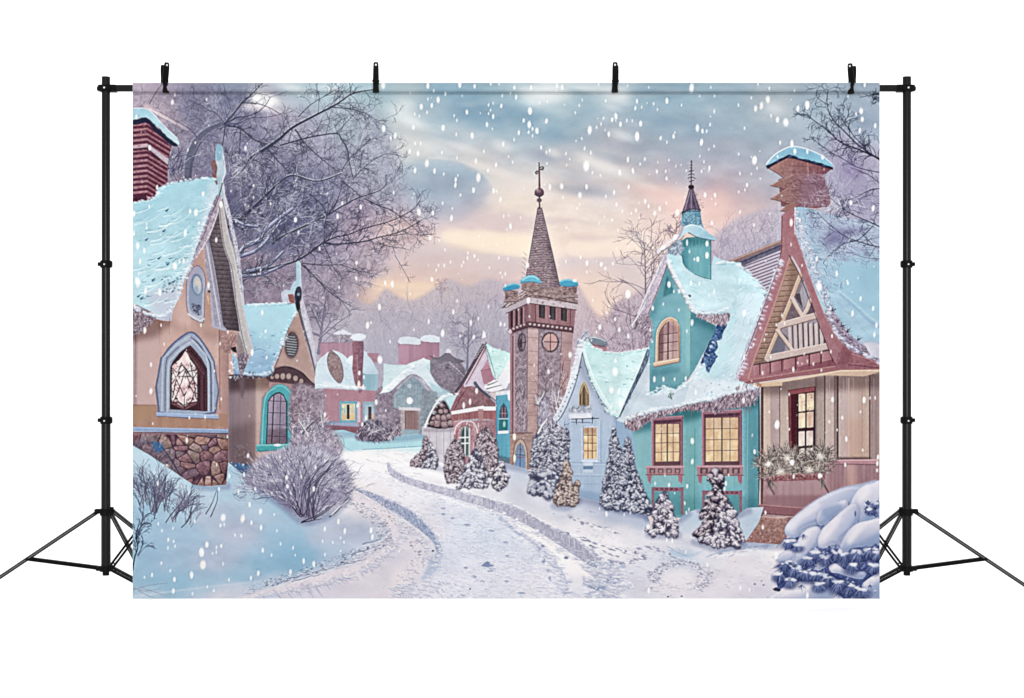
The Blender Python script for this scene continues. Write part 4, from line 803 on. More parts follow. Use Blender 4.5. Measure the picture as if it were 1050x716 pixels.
specks(mask([(438,438),(446,417),(453,408),(465,438)]), 60, ['#6c5a64','#c0acae'], .7, .5, 0, .6, 4, (438,408,466,440))
snow([(448,413),(451,408),(456,405),(462,404.6),(469,404.6),(468,414),(466,424),(463,424),(459,415),(454,409)], '#c1dadf', '#aed0d8', (452,406,466,420), pid=P_LOG)
stroke([(436,438),(440,427),(446,416),(451,409),(456,406.5)], 2.2, '#e9eaf0', 1.2, .95, 4); stroke([(438,438),(442,428),(447.5,418),(452,411)], .9, '#4d4a58', .6, .8, 4); stroke([(455,408),(460,416),(464,427)], .8, '#6e8a94', .5, .7)

# ---- red gabled house ------------------------------------------------------------------
P_H6 = part('printed_house', None, 'pinkish red house with a steep gable and patterned wall printed beside the tower')
P_H6R = part('roof', P_H6, 'mint green snowy roof side'); P_H6W = part('window', P_H6, 'tall grey green framed window')
snow([(497,351),(503,355),(512,359),(523.5,362),(523.5,368),(516,380),(509,390),(505,384),(501,370)], '#b5dedd', '#cbe7e4', (498,354,512,386), pid=P_H6R)
with clip(mask([(497,351),(523,362),(523,368),(509,390),(501,370)])): ridges(ALLM, (497,354,523,388), 22, ['#7fbcc0','#e9f5f4'], 6, .35, 1, .7, 3)
snow([(523.5,364),(523.5,392),(519,396),(508,398),(508,391),(515,382)], '#e9e6ec', pid=P_H6R)
fill([(495,357),(500,368),(508,392),(508,400),(474,402),(478,385)], '#cabacb', pid=P_H6, tex=[(G6,.03)])
fill([(493,380),(499,372),(503,378),(508,394),(496,394),(494,386)], '#b17c8d', .95, 0, .4); stroke([(493,380),(503,378)], .8, '#8b5a70', None, .8); fill([(494,380),(500,368),(503,378)], '#c08ca0', .8)
stroke([(497,352),(486,372),(474,393),(466,404)], 3.8, '#64525e', 3, .98, 3, P_H6); stroke([(498.5,356),(488,376),(478,394)], 1.7, '#9a6874', 1.2, .9, 3); stroke([(500,360),(491,378),(481,396)], .8, '#dcc8cf', None, .8, 3); stroke([(497.5,353),(502,366),(508,386)], 1.2, '#5d7f88', .7, .7, 3)
fill([(494,347),(495.5,339),(497,340),(499,348),(497,353),(494,352)], '#e6e5ec', .95, pid=P_H6); fill([(493,347),(499,346),(498,353),(494,353)], '#9a93a4', .7); [stroke([(486+i*2,368-i*3),(489+i*2,366-i*3)],.7,'#d9d4dc',None,.6) for i in range(5)]
# front gable
fill([(462,421),(468,408),(474,397),(483,396),(492,397),(500,406),(508,414),(508,420),(464,424)], '#9b6f78', pid=P_H6, tex=[(GR,.05)], grad=(465,0,508,0,'#8f6d74'))
stroke([(462.5,422),(468,409),(475,396)], 2.6, '#ac5f6d', 1.6, .95); stroke([(466,420),(472,408),(476,402)], 1.2, '#7c4756', None, .8); stroke([(477,401),(484,414)], 1.5, '#a9606e', None, .8); dab(482,412,1.3,3.2,'#f4e9e8',.9); dab(475.5,416,1.3,3.4,'#f2e6e6',.9)
fill([(486,392),(488,391.5),(492,397),(498,403),(503,408),(502,408.6),(494,403),(488,397),(485.6,394)], '#565a6e', .85, 2); stroke([(494,400),(508,411)], 1.2, '#4b4354', .7, .9); dab(488.7,401,1.5,3,'#f4f1f4',.9); dab(487.2,392.5,1.7,1.4,'#5c6980',.85)
snow([(496,397),(501,393),(506,390),(512,389),(518,390),(521,394),(519,399),(512,401),(504,402),(499,401)], '#e6e3ea', pid=P_H6R); [stroke(p, 1.2, '#554d5a', .6, .9, 3) for p in ([(499,399),(506,397),(514,395)],[(501,403),(509,402),(517,399)],[(500,395),(506,393),(510,391)])]; fill([(500,402),(518,401),(516,407),(508,410)], '#cdbfc3', .9, 0, .5)
fill([(462.5,422),(490,417),(509,417),(509,421),(491,421),(463,425.5)], '#e4dbe1', pid=P_H6); stroke([(463,425.8),(491,421.6),(509,421.5)], .7, '#7a4a58', None, .7)
fill([(463,425.5),(491,421.5),(509,421.5),(509,431),(491,429),(463,432)], '#b0686d', pid=P_H6, tex=[(VS,.04)]); [stroke([(x,425),(x,431)], .5, '#84434d', None, .5) for x in range(466,508,3)]
fill([(490,418),(495.5,418),(496,432),(490.5,431)], '#b98083', .9); fill([(490,417),(496,416),(496,419.5),(490,419.5)], '#ece5e9')
wm = [(465,432),(509,431),(509,470),(466,480)]
fill(wm, '#c08c95', pid=P_H6, grad=(465,0,508,0,'#9c7882'), tex=[(GR,.05)])
with clip(mask(wm)):
    for i in range(30): x=R.uniform(466,496); y=R.uniform(432,455); stroke([(x,y),(x+R.uniform(-2,2),y+3),(x+R.uniform(-3,3),y+6)], .9, R.choice(['#eedde0','#a35f6c','#e3c9cd']), .5, .75, 3)
    stroke([(466,445),(468,437),(476,432),(486,434),(490,444)], 1.6, '#e6d4d9', 1, .8, 3); stroke([(468,452),(470,440),(477,436),(484,439)], 1.2, '#9d5866', None, .7, 3)
    fill([(497,432),(508,432),(508,450),(497,452)], '#9b7a84', .9, tex=[(GR,.04)])
fill([(471,469),(472,443),(475,437),(479,436.5),(481,441),(481,468)], '#7f8c8c', pid=P_H6W); fill([(472.8,466),(473.5,443),(475.5,439),(476.2,440),(476,467)], '#4c5456', .95); fill([(477.8,467),(478,440),(480,442),(479.8,467)], '#596365', .95); [stroke([(471,y),(481.5,y-.5)], 1.4, '#dfe2e4', None, .9) for y in (449,455)]; stroke([(477,438),(476.8,468)], 1.1, '#dfe2e4', None, .9); fill([(468,450),(472,451),(472,456),(469,455)], '#5d7a90', .8); stroke([(481.5,440),(481.3,468)], 1.4, '#cbd0d3', None, .8)

# ---- narrow turquoise house ---------------------------------------------------------------
P_H7 = part('printed_house', None, 'narrow turquoise house with one pointed window printed against the tower')
P_H7W = part('window', P_H7, 'pointed window with a white sill')
fill([(508.5,405),(524,402),(524,470),(508.5,470)], '#5aa0ba', pid=P_H7, grad=(509,0,524,0,'#64a9c0'), tex=[(VS,.02)]); fill([(508.5,402),(524,400),(524,404),(508.5,406)], '#d6dbe2', .9); fill([(520,402),(524,401),(524,412),(521,410)], '#e9e6ea', .9)
gw = [(511.5,442),(512,424),(513.5,417),(516.5,413),(519.5,417),(521,424),(520.5,442)]
fill(gw, '#3b6f86', sm=0, pid=P_H7W); fill([(513,428),(513.5,420),(516.5,415.5),(519.4,421),(519.5,428)], '#5d4c5c', .95); [stroke(p,.7,'#b3a1ab',None,.7) for p in ([(515,418),(515,428)],[(518,418),(518,428)],[(513,424),(520,424)])]; fill([(512.5,431),(520,431),(519.5,441),(512.5,441)], '#2f7f86', .95); dab(517,435,1.3,3,'#a9d3cf',.8); [stroke([(511.5,y),(521,y)],.9,'#cfdfe5',None,.85) for y in (429.6,)]
fill([(510.5,442),(521.5,441.5),(521.5,444.5),(510.5,445)], '#e3e3e9', .97, pid=P_H7W); fill([(508,466),(524,470),(524,476),(508,474)], '#4d6d80', .8, 0, .8); stroke([(509,406),(509,470)], .9, '#3b7590', None, .6)

# ---- bell tower ---------------------------------------------------------------------------
P_TW = part('printed_bell_tower', None, 'tall stone bell tower with a pointed spire and cross printed in the middle')
P_TWS = part('spire', P_TW, 'tiled spire topped with a ball and a cross'); P_TWB = part('belfry', P_TW, 'belfry storey with dark openings'); P_TWC = part('round_window', P_TW, 'round pink leaded window'); P_TWD = part('door', P_TW, 'arched blue door in a stone surround')
T1 = part('turret', P_TW, 'corner turret with a turquoise snow cap'); T2 = part('turret', P_TW, 'front corner turret with a turquoise snow cap'); T3 = part('turret', P_TW, 'right corner turret with a turquoise snow cap')
# shaft
shf = [(523,338),(542,334),(588,338),(586,362),(583,400),(581,440),(580,482),(523,480)]
fill(shf, '#8b7682', pid=P_TW, tex=[(GR,.05)])
with clip(mask(shf)):
    fill([(527,336),(541,334),(540,460),(526,460)], '#95838e', 1); fill([(523,336),(527.5,336),(527,450),(523,450)], '#a8808a'); stroke([(525.8,345),(525.5,446)], 1.3, '#6c4a56', None, .75); stroke([(527.7,342),(527.5,446)], .6, '#d9bfc6', None, .6)
    fuzz(ALLM, 700, ['#6b5a65','#c4b4bf','#7c6b77','#a595a2'], 2.6, -2.9, -.3, .55, .7, 3, (528,338,541,446))
    for k in range(14): y = 370+k*5.5; stroke([(529,y),(533,y-5),(537,y-3),(541,y-8)], .8, R.choice(['#6b5a66','#bfb0ba']), .3, .5, 3)
    fill([(541,334),(552.5,334),(551,446),(540,446)], '#c4a3a4', 1, grad=(541,334,541,446,'#ae8d8a'), tex=[(G6,.03),(GR,.02)]); stroke([(541,336),(540.3,446)], .8, '#7b5c66', None, .8); stroke([(552.6,336),(551.2,446)], .9, '#6d4f5a', None, .8)
    for y in (346,360,374,391,408,426): stroke([(541,y),(552,y+.6)], .6, '#8d6b6f', None, .7)
    fill([(553,336),(577,338),(575,400),(573,446),(551,446)], '#9c8a94', 1, tex=[(GR,.06)]); fill([(575.5,338),(588,339),(584,446),(573,446)], '#b08e90', 1, tex=[(G6,.03)]); [stroke([(575,y),(586,y+1)], .6, '#8d6b6f', None, .6) for y in (351,369,386)]; stroke([(575.8,338),(574,400)], .8, '#70535e', None, .7)
    fuzz(ALLM, 260, ['#b5a6b0','#6f5d69','#9d8d98'], 2, -3, 0, .7, .6, 5, (553,338,576,372)); [stroke([(x,338),(x+4,344),(x+3,352)], .6, '#5a4853', None, .6) for x in (554,556)]
    fuzz(ALLM, 520, ['#6d5b67','#b9aab4','#8d7c88','#5d4c58'], 3, -2.9, -.3, .55, .6, 6, (553,366,580,450))
    for k in range(46): branch(R.uniform(554,580), R.uniform(385,450), -math.pi/2+R.uniform(-.7,.7), R.uniform(7,15), .8, R.choice([hx('#5d4c58'),hx('#c0b2bc'),hx('#75636f')]), 1, a=.7)
    for k in range(26):
        x = R.uniform(528,542); y = R.uniform(395,446); stroke([(x,y),(x+R.uniform(-2,2),y-5),(x+R.uniform(-4,4),y-9)], .8, R.choice(['#5d4d58','#c9bdc6']), .3, .6, 3)
    fill([(523,334),(542,330),(588,336),(588,341),(542,337),(523,343)], '#5d4450', .6, 0, 1)
dab(535,351,4.3,9.6,'#57454f',1,.04); dab(535.4,351,3,8,'#8d7a86',1,.04); stroke([(535,343),(535,359)],.9,'#4b3a45',None,.8); stroke([(532,352),(539,351)],.9,'#4b3a45',None,.8); dab(533.8,352,1.2,5,'#4a3a46',.8)
dab(564.2,351,9,10.4,'#53404a',1,0,.1); dab(564.2,351,7.4,8.8,'#c69b98',1,0,.1,P_TWC); dab(567,349,3.2,6,'#d98f88',.7,.2,.6); dab(561,354,3.6,5,'#b58f92',.7,0,.6)
[stroke(p,1,'#553d47',None,.9) for p in ([(564.5,342),(564.3,360)],[(557,350.5),(571.5,351)])]; stroke([(558,356),(561,358)],.7,'#7d5560',None,.6)
# door surround
fill([(523,446),(526,444),(534,442),(546,446),(545,482),(523,480)], '#a58983', pid=P_TW, tex=[(GR,.05)]); stroke([(523,444.5),(546,444)], 1.1, '#6d5258', None, .8)
fill([(526,480),(526.5,462),(529,454),(533,450),(537,452),(540,459),(541,468),(541,482)], '#b9a093', sm=0, pid=P_TWD); stroke([(526,480),(526.8,462),(529,454.5),(533,450),(537.5,453),(540,460),(541,470),(541,481)], 1, '#7a6264', None, .85, 3)
fill([(527.5,480),(528,464),(530.5,457),(533.5,454),(536.5,457),(538.5,464),(539,481)], '#6d82a3', pid=P_TWD, grad=(533,454,533,480,'#7b97bb'))
with clip(mask([(527.5,480),(528,464),(533.5,454),(538.5,464),(539,481)])): fill([(527,454),(540,454),(540,467),(527,467)], '#8790a2', .7, tex=[(GR,.1)]); [stroke(p,.8,'#3c4862',None,.8) for p in ([(533.5,454),(533.2,480)],[(528,466),(539,467)])]; stroke([(531,469),(537,469)],.9,'#a2525a',None,.8)
dab(527.5,448,1.7,3.6,'#f6e6d3',.95); dab(527.6,470,1.4,4,'#f6dcbc',.95)
# belfry
fill([(521,319),(542,310),(542,333),(521.5,341)], '#875f69', pid=P_TWB, tex=[(VS,.04)]); fill([(542,309),(590.5,317),(588.5,339),(542,333)], '#9a7077', pid=P_TWB, tex=[(VS,.04)])
for x,w in ((523.5,2.6),(528.5,2.6),(533.5,2.6)):
    fill([(x,320.5-(x-521)*.33),(x+w,319.5-(x-521)*.33),(x+w,336-(x-521)*.33),(x,337.5-(x-521)*.33)], '#453641', .95); stroke([(x+w+.8,319-(x-521)*.33),(x+w+.8,336-(x-521)*.33)], 1, '#b08c8f', None, .8)
for x in (553,564,575.5): fill([(x-.5,311.5+(x-552)*.14),(x+6,312.5+(x-552)*.14),(x+5.7,327+(x-552)*.13),(x-.5,325.5+(x-552)*.13)], '#3d333d', .97); fill([(x+1.5,313+(x-552)*.14),(x+4.5,313.4+(x-552)*.14),(x+4.5,326.4+(x-552)*.13),(x+1.5,325.6+(x-552)*.13)], '#5b5357', .8); stroke([(x+6.7,312+(x-552)*.14),(x+6.5,327+(x-552)*.13)], 1.2, '#a9777b', None, .85); stroke([(x-1.5,311+(x-552)*.14),(x-1.5,326+(x-552)*.13)], .9, '#a07076', None, .8)
stroke([(546,311),(546,333)], 2.4, '#93656b', None, .9); stroke([(549,311),(549,333)], .9, '#5c3c47', None, .8); stroke([(585,318),(584.5,337)], 1, '#5c3c47', None, .7); stroke([(587.5,318),(586.5,337)], 1.6, '#9a6d73', None, .8)
fill([(521,338),(542,329.5),(588.5,335),(588,341),(542,335.5),(522,343)], '#6d4a55', .97, pid=P_TWB); [dab(543.5+i*4.6,332.4+i*.55,1.3,1.1,'#cbb6b8',.85) for i in range(10)]; [dab(523+i*3.6,338.5-i*1.4,1.2,1.1,'#cbb6b8',.8) for i in range(5)]
stroke([(521,341.5),(542,335),(588,341)], 1, '#4c3340', None, .8); dab(523,340.5,2,2,'#dfd0d0',.8)
# cornice
fill([(519,316),(542,305.5),(542,310.5),(520,321)], '#b3a3ad', pid=P_TW); fill([(542,305),(591.5,311),(591,317.5),(542,310.5)], '#bfaeb5', pid=P_TW); stroke([(519,321.5),(542,311),(591,318)], .9, '#5d4650', None, .85); specks(mask([(542,305),(591,311),(591,317),(542,310)]), 16, ['#7a6570'], 1, .7, 0, .7, 5, (543,305,590,318)); dab(541.7,308,1.7,3.2,'#fff7f3',.95)
# skirt roof
sk = [(515,316),(522,309),(531,302),(540,296),(556,290),(574,292),(584,301),(593,309),(592,312),(542,305),(519,316)]
fill(sk, '#8f7878', pid=P_TWS, tex=[(GR,.07)], grad=(520,0,590,0,'#9a8384')); stroke([(515,316),(528,306),(541,303),(560,305),(592,311.5)], 1.4, '#6b4d54', None, .8, 3)
with clip(mask(sk)): fuzz(ALLM, 330, ['#5d4850','#bfaaa8','#77626a','#ccbab8'], 2, -.3, .6, .7, .75, 7, (516,288,594,316)); stroke([(519,314),(530,305),(540,298)], 1, '#d3c4c6', None, .7); [stroke([(520+i*5,314-i*3),(523+i*5,311-i*3)],1,'#d6cbd0',None,.7) for i in range(4)]
# turrets behind
for pid_, x0, x1, yt, yb, cx in ((T1,516.5,532,298,312,524),(T3,576,592.5,293,308,584)):
    fill([(x0+1,yt),(x1-1,yt),(x1-1.5,yb-3),(x0+2,yb)], '#8b7474', pid=pid_, tex=[(GR,.08)]); fuzz(mask([(x0+1,yt),(x1-1,yt),(x1-1,yb),(x0+1,yb)]), 60, ['#5d484f','#bba6a6'], 2, -.2, .3, .7, .7, 3, (x0,yt,x1,yb)); fill([(x0,yb-5),(x1,yb-6),(x1,yb-3.5),(x0,yb-2.5)], '#a38c8c', .8); stroke([(x0,yb-2),(x1,yb-3)],.8,'#5d464d',None,.8)
fill([(515.5,296.5),(517,294),(521,292),(527,290.8),(532,291.5),(533.5,294),(532.5,295.5),(524,297.5),(516.5,298.5)], '#3f9bc2', pid=T1, sm=0); stroke([(517,294.5),(522,292.4),(528,291.2),(532.5,292.6)], 1.6, '#7cc7de', 1, .95, 3); stroke([(516.5,298.2),(524,297.5),(532,295.7)], .8, '#2c7ba5', None, .8)
fill([(573.5,289),(577,286.8),(583,286),(589,287.5),(592.8,290),(593,292.5),(589,294),(580,294),(574,292.5)], '#4ba4c6', pid=T3); stroke([(575,288.5),(580,287),(587,287.6),(592,290)], 1.6, '#86cbdf', 1, .95, 3); stroke([(574,292.6),(582,294),(592.6,293)], .8, '#2c7ba5', None, .8); dab(589,288,2,1.4,'#eef6fa',.9,0,.4)
# spire
sp = [(551,214),(553.3,211.5),(555.5,214),(558,224),(562,241),(566,257),(570,273),(573.5,290),(574,295),(556,296),(538,294),(540,280),(543,263),(546,245),(549,228)]
fill(sp, '#98838a', pid=P_TWS, grad=(538,0,574,0,'#8a767f'), tex=[(GR,.03)])
with clip(mask(sp)):
    for k in range(34):
        y = 214+k*2.45; stroke([(536+i*3,y+2.4-abs(abs(i-7)-7)*.3+R.uniform(-.7,.7)) for i in range(15)], .7, '#5d4c56', None, .55, 2); stroke([(536+i*3,y+3.6-abs(abs(i-7)-7)*.3+R.uniform(-.7,.7)) for i in range(15)], .7, '#b7a4a6', None, .5, 2)
    specks(ALLM, 900, ['#cbb9b8','#5d4b55','#a9959a','#75616b'], .8, .6, 0, .6, 4, (536,212,576,296)); fill([(562,235),(575,290),(577,296),(569,296),(560,250)], '#5d4c58', .3, 0, 2)
stroke([(551.5,213),(546,245),(540,280),(538,294)], .8, '#5d4c57', None, .7); stroke([(555.5,213),(566,257),(574,294)], .8, '#5d4c57', None, .7); [stroke([(540-k*.3,262+k*5),(537-k*.5,259+k*5)],.6,'#7d6a75',None,.6) for k in range(6)]
stroke([(553,197),(553.3,213)], 1.4, '#5d4854', 1.8, 1, pid=P_TWS); dab(553,205.4,2.7,2.3,'#7b626e',1,0,.15,P_TWS); dab(553,197.5,4.9,4.7,'#6f5763',1,0,.1,P_TWS); dab(552,195.8,2.6,2,'#a48a92',.8,0,.7); dab(550.6,194.2,1.2,1,'#d9c9cd',.7,0,.6); stroke([(548,199.5),(553,201.5),(557.5,199.5)],.8,'#4b3742',None,.7,3)
stroke([(552.8,167),(553,180),(553.2,194)], 1.5, '#8d5f70', 2.4, 1, pid=P_TWS); stroke([(552.8,167),(553.2,192)], .7, '#593947', None, .7); stroke([(553,172.5),(556,171),(557.5,172.5),(556,174.5),(554.5,173.5)], 1.1, '#4b3b48', None, .95, 3, P_TWS); stroke([(553,176),(550.5,175.6),(549,177),(550,178.6),(551.4,177.6)], 1.1, '#4b3b48', None, .95, 3, P_TWS); stroke([(549,177.5),(557.5,171.8)], 1, '#66505c', None, .9)
# front turret
fill([(534.5,289),(554,289),(553,297),(547,300),(535,297)], '#97807e', pid=T2, tex=[(GR,.06)]); stroke([(535,296.5),(545,299.5),(553,296.5)],.9,'#5d484e',None,.7,3); fuzz(mask([(535,290),(554,290),(552,299),(536,298)]),40,['#665158','#c2afac'],2,-.3,.4,.6,.7,5,(534,289,555,300))
fill([(533.5,289.5),(535,286),(540,283),(546,282.2),(551,284),(554.5,288),(554.8,290.5),(548,289.5),(541,289),(536,290.8)], '#5fb1cd', sm=3, pid=T2); stroke([(536,287),(541,284.2),(547,283.6),(552,286.5)], 2, '#90d0e2', 1.2, .95, 3); stroke([(534,290.2),(541,289),(548,289.3),(554,290.6)], .9, '#2f86b0', None, .85, 3)

# ---- pale blue house -----------------------------------------------------------------------
P_H8 = part('printed_house', None, 'pale blue house with a swooping mint snow roof printed right of the tower')
P_H8R = part('roof', P_H8, 'mint tinted snow on the swooping roof'); P_H8C = part('chimney', P_H8, 'small pink chimney with a dark snowy top'); P_H8A = part('window', P_H8, 'small pointed attic window of dull gold'); P_H8W = part('window', P_H8, 'tall amber lit window'); P_H8B = part('balcony', P_H8, 'little snowy flower balcony on dark brackets')
frost([(598,340),(604,338),(626,352),(660,356),(664,362),(640,364),(620,362),(602,350)], 80, 3, ['#8d7d8e','#c9bcc6'], 4, base=None)
fill([(603,350),(606,347),(622,351),(622,364),(612,362),(604,356)], '#b0808c', pid=P_H8C, tex=[(GR,.04)]); snow([(601,349),(604,345.6),(610,345.5),(617,347),(621.5,349),(622.5,354),(618,355.5),(610,353),(603,352)], '#7b8593', pid=P_H8C, amp=.05); stroke([(603,347),(609,346),(616,347.6),(621,350)], 1.2, '#d5dce6', .8, .85, 3); stroke([(603,352.6),(612,354.4),(621,356)], .8, '#4c4c5e', None, .7)
wb = [(562,436),(576,424),(586,400),(594,372),(598,366),(604,382),(610,398),(617,410),(625,420),(633,428),(640,426),(653,420),(655,440),(655,524),(612,516),(579,508),(578,440)]
fill(wb, '#b5c1d5', pid=P_H8, grad=(590,380,620,510,'#a0b4cd'), tex=[(VS,.015),(G6,.012)])
with clip(mask(wb)):
    fill([(630,428),(656,420),(656,520),(634,518),(632,470)], '#8ba6c4', .8, 0, 1.5); fill([(578,436),(584,430),(583,510),(576,508)], '#9fb4cf', .7, 0, .8)
    stroke([(632.3,430),(632.3,470)], .8, '#7e93ae', None, .6); stroke([(615,432),(615,475)], .7, '#c6d2e2', None, .8); stroke([(616,432),(616,474)], .6, '#7c8fac', None, .7); [stroke([(579,y),(640,y+1)], .7, c, None, .7) for y,c in ((474.5,'#7f94b2'),(475.6,'#c3cfe0'),(486,'#c0cde0'),(488,'#8a9fbd'),(496,'#889dbb'))]
    fill([(584,396),(594,368),(600,372),(606,388),(612,402),(622,418),(612,420),(586,424),(578,428)], '#b5bdd3', .45, 0, 2); light([(590,372),(598,366),(612,402),(632,428),(622,424),(602,396)], -.09, soft=2.2)
    [stroke([(x,432),(x,520)], .4, '#8aa0be', None, .35) for x in range(582,652,7)]
    fill([(579,500),(655,512),(655,526),(579,512)], '#7f96b6', .6, 0, 2)
    [fill([(598,y),(608,y),(608,y+3.4),(598,y+3.4)], c, .9) for y,c in ((474,'#c9d5e4'),(478,'#6f86a6'),(481.5,'#bdcbdd'))]
# attic window
at = [(594,418),(594.3,403),(596,396.5),(599,391.5),(602,396.5),(603.8,403),(604,418)]
fill([(593,419),(593.4,402.5),(595,395.5),(599,390),(603,395.5),(604.8,402.5),(605,419)], '#c4b69c', .95, pid=P_H8A); fill(at, '#7d6a5c', pid=P_H8A, tex=[(VS,.08)]); [stroke([(x,396),(x,418)], 1, c, None, .85) for x,c in ((596.6,'#b49a77'),(599,'#4c3d3a'),(601.6,'#a88f70'))]; stroke([(594.6,404),(599,393),(603.4,404)], .7, '#e1d2b4', None, .7)
snow([(583,424),(586,420),(594,418.5),(604,418.5),(607,423),(607,428),(596,430),(584,430)], '#c7cddc', pid=P_H8B); frost([(586,417),(604,416),(606,422),(585,423)], 60, 3, ['#7f8494','#e4e8ee','#5f6476'], 2, base='#9ba1b0', pid=P_H8B); snow([(583,426),(590,424.5),(606,424.5),(607,429),(594,430.5),(584,430)], '#d6dbe6', pid=P_H8B)
stroke([(584,430),(600,429.5),(614,429)], 1.1, '#474c66', None, .9); [stroke(p,1.4,'#41455e',.8,.9) for p in ([(591,430),(591,435)],[(597,430),(597.5,434)],[(607.5,428),(607.5,434)])]; stroke([(586,433),(606,433.5)], 1, '#6a7391', None, .7)
fill([(596,438),(613.5,436.5),(613.5,474),(596,472.5)], '#c0cbdc', .97, pid=P_H8W); paned(598.4,438.5,611.8,470.5,3,4,AMB,'#6d5a5c',3,0,.9,'#7d6478'); stroke([(598,438),(598,471)], .9, '#7082a0', None, .8); stroke([(597,473),(613,473)],1.1,'#dfe6ef',None,.9)
with clip(mask([(598,438),(612,438),(612,471),(598,471)])): PID[(mask([(598,438),(612,438),(612,471),(598,471)]) > .5)] = P_H8W; light([(598,446),(603,446),(603,452),(598,452)], .12, soft=1)
fill([(660,366),(670,366),(669,398),(652,420),(640,434),(632,431),(648,404)], '#bccbd8', pid=P_H8R, tex=[(SNOWN,.04)])
# roof snow
r8 = [(594,349),(597,344.5),(600,345),(604,351),(610,357),(618,361),(627,362.5),(638,361.5),(650,360),(663,357),(666,355),(664,362),(658,377),(652,391),(646,406),(641,419),(637,427),(632.5,428.5),(626,422),(618,412),(611,400),(605,387),(600,373),(596,360)]
snow(r8, '#b8dddf', '#cbe7e8', (600,355,640,420), pid=P_H8R, amp=.05)
with clip(mask(r8)):
    ridges(ALLM, (598,352,660,425), 50, ['#8cc3c8','#9ccfd2'], 6, .3, 1.1, .5, 5); ridges(ALLM, (602,362,660,395), 16, ['#6aa3ae'], 3, .2, 1.6, .7, 6); ridges(ALLM, (598,352,660,425), 30, ['#eaf8f7'], 6, .5, 1.6, .6, 8); light([(640,358),(664,356),(640,424),(634,420)], .05, soft=3)
    stroke([(597,352),(602,369),(609,388),(618,405),(627,420),(632,428)], 2.2, '#e3f1f3', 1, .8, 4)
stroke([(596,356),(599.5,372),(605,388),(611,401),(618,413),(626,423),(633,429.5)], .9, '#5d6276', .7, .9, 4); [dab(604+i*3.3,386+i*7.2-(i>5)*(i-5)*1.4,.9,.9,'#4c4f63',.7) for i in range(6)]
snow([(561,437),(566,430),(573,419),(579,405),(584,390),(589,372),(592,358),(595,349),(599,347),(601,352),(598,358),(595,370),(591,386),(585,404),(579,419),(573,430),(567,436)], '#ccd2e0', '#dfe3ec', (565,430,596,352), pid=P_H8R, amp=.05)
stroke([(568,437),(577,425),(584,410),(590,394),(594.5,376),(597,362)], 1.1, '#585a70', .8, .85, 5); [dab(571+i*2.05,432-i*5.2+.05*i*i,.7,.9,'#42445a',.7) for i in range(13)]; stroke([(562,437),(572,422),(580,404),(587,380),(592,360)], 1.2, '#f2f3f7', .7, .8, 5)
fill([(590,352),(596,343),(601,338),(606,345),(603,350),(597,352)], '#b5b5c4', .9, 3, pid=P_H8R, tex=[(GR,.08)]); [stroke(p, .9, '#55586c', .5, .85, 3) for p in ([(594,353),(597,346),(602,340)],[(598,352),(602,346),(605,349)],[(591,356),(594,348)])]
fill([(663,357),(667,360),(664,372),(656,388),(648,404),(640,420),(636,428),(633,429),(640,414),(649,394),(657,376)], '#5d7187', .95, pid=P_H8R, tex=[(GR,.08)]); stroke([(663,357),(656,376),(648,394),(640,413),(634,428)], 1.6, '#d9edf1', .8, .9, 4); fuzz(mask([(664,360),(666,362),(640,424),(636,426)]), 60, ['#3f4f66','#a9c0d0'], 3, 1.6, 2.4, .7, .7, 3, (634,356,668,430))
# ============================================================================
#  PART 2d - the teal house and the red house on the right
# ============================================================================
P_TH = part('printed_house', None, 'teal house with amber windows, a tall dormer and a small cupola printed on the right')
P_THR = part('roof', P_TH, 'pale blue snowy roof with a ragged frosted eave'); P_THD = part('dormer', P_TH, 'tall teal dormer with its own snowy gable'); P_THA = part('window', P_TH, 'arched cream framed dormer window')
P_THC = part('cupola', P_TH, 'teal chimney cupola with a cone and spike'); P_TW1 = part('window', P_TH, 'left amber lit window in a dusty pink frame'); P_TW2 = part('window', P_TH, 'right amber lit window in a dusty pink frame'); P_TB1 = part('window_box', P_TH, 'left pink slatted window box'); P_TB2 = part('window_box', P_TH, 'right pink slatted window box')
# shingle roof and siding behind
P_BK = part('printed_house', None, 'striped shingle roof printed between the teal house and the red chimney')
bk = [(728,276),(745,268),(802,246),(812,246),(800,290),(785,330),(760,300),(742,284)]
fill(bk, '#b3a5ba', pid=P_BK)
with clip(mask(bk)):
    for k in range(24): y = 270+k*3.4; stroke([(735,y+8),(760,y+1),(812,y-18)], 1.1, '#5f5368', None, .75); stroke([(735,y+9.6),(760,y+2.6),(812,y-16.4)], 1, '#cdc2d0', None, .7)
    fill([(728,276),(802,246),(802,256),(740,282)], '#6e6a80', .97, tex=[(GR,.05)]); fill([(732,283),(745,276),(748,300),(735,300)], '#8fb0c6', .8, 0, 2)
fill([(728,275.5),(756,264),(803,245),(803,249.5),(757,268.5),(730,279)], '#8e7478', pid=P_BK); stroke([(733,274),(757,264.5),(803,246)], 1, '#d0a995', None, .8); stroke([(735,279),(758,270),(803,251)], 1.2, '#42425a', None, .85)
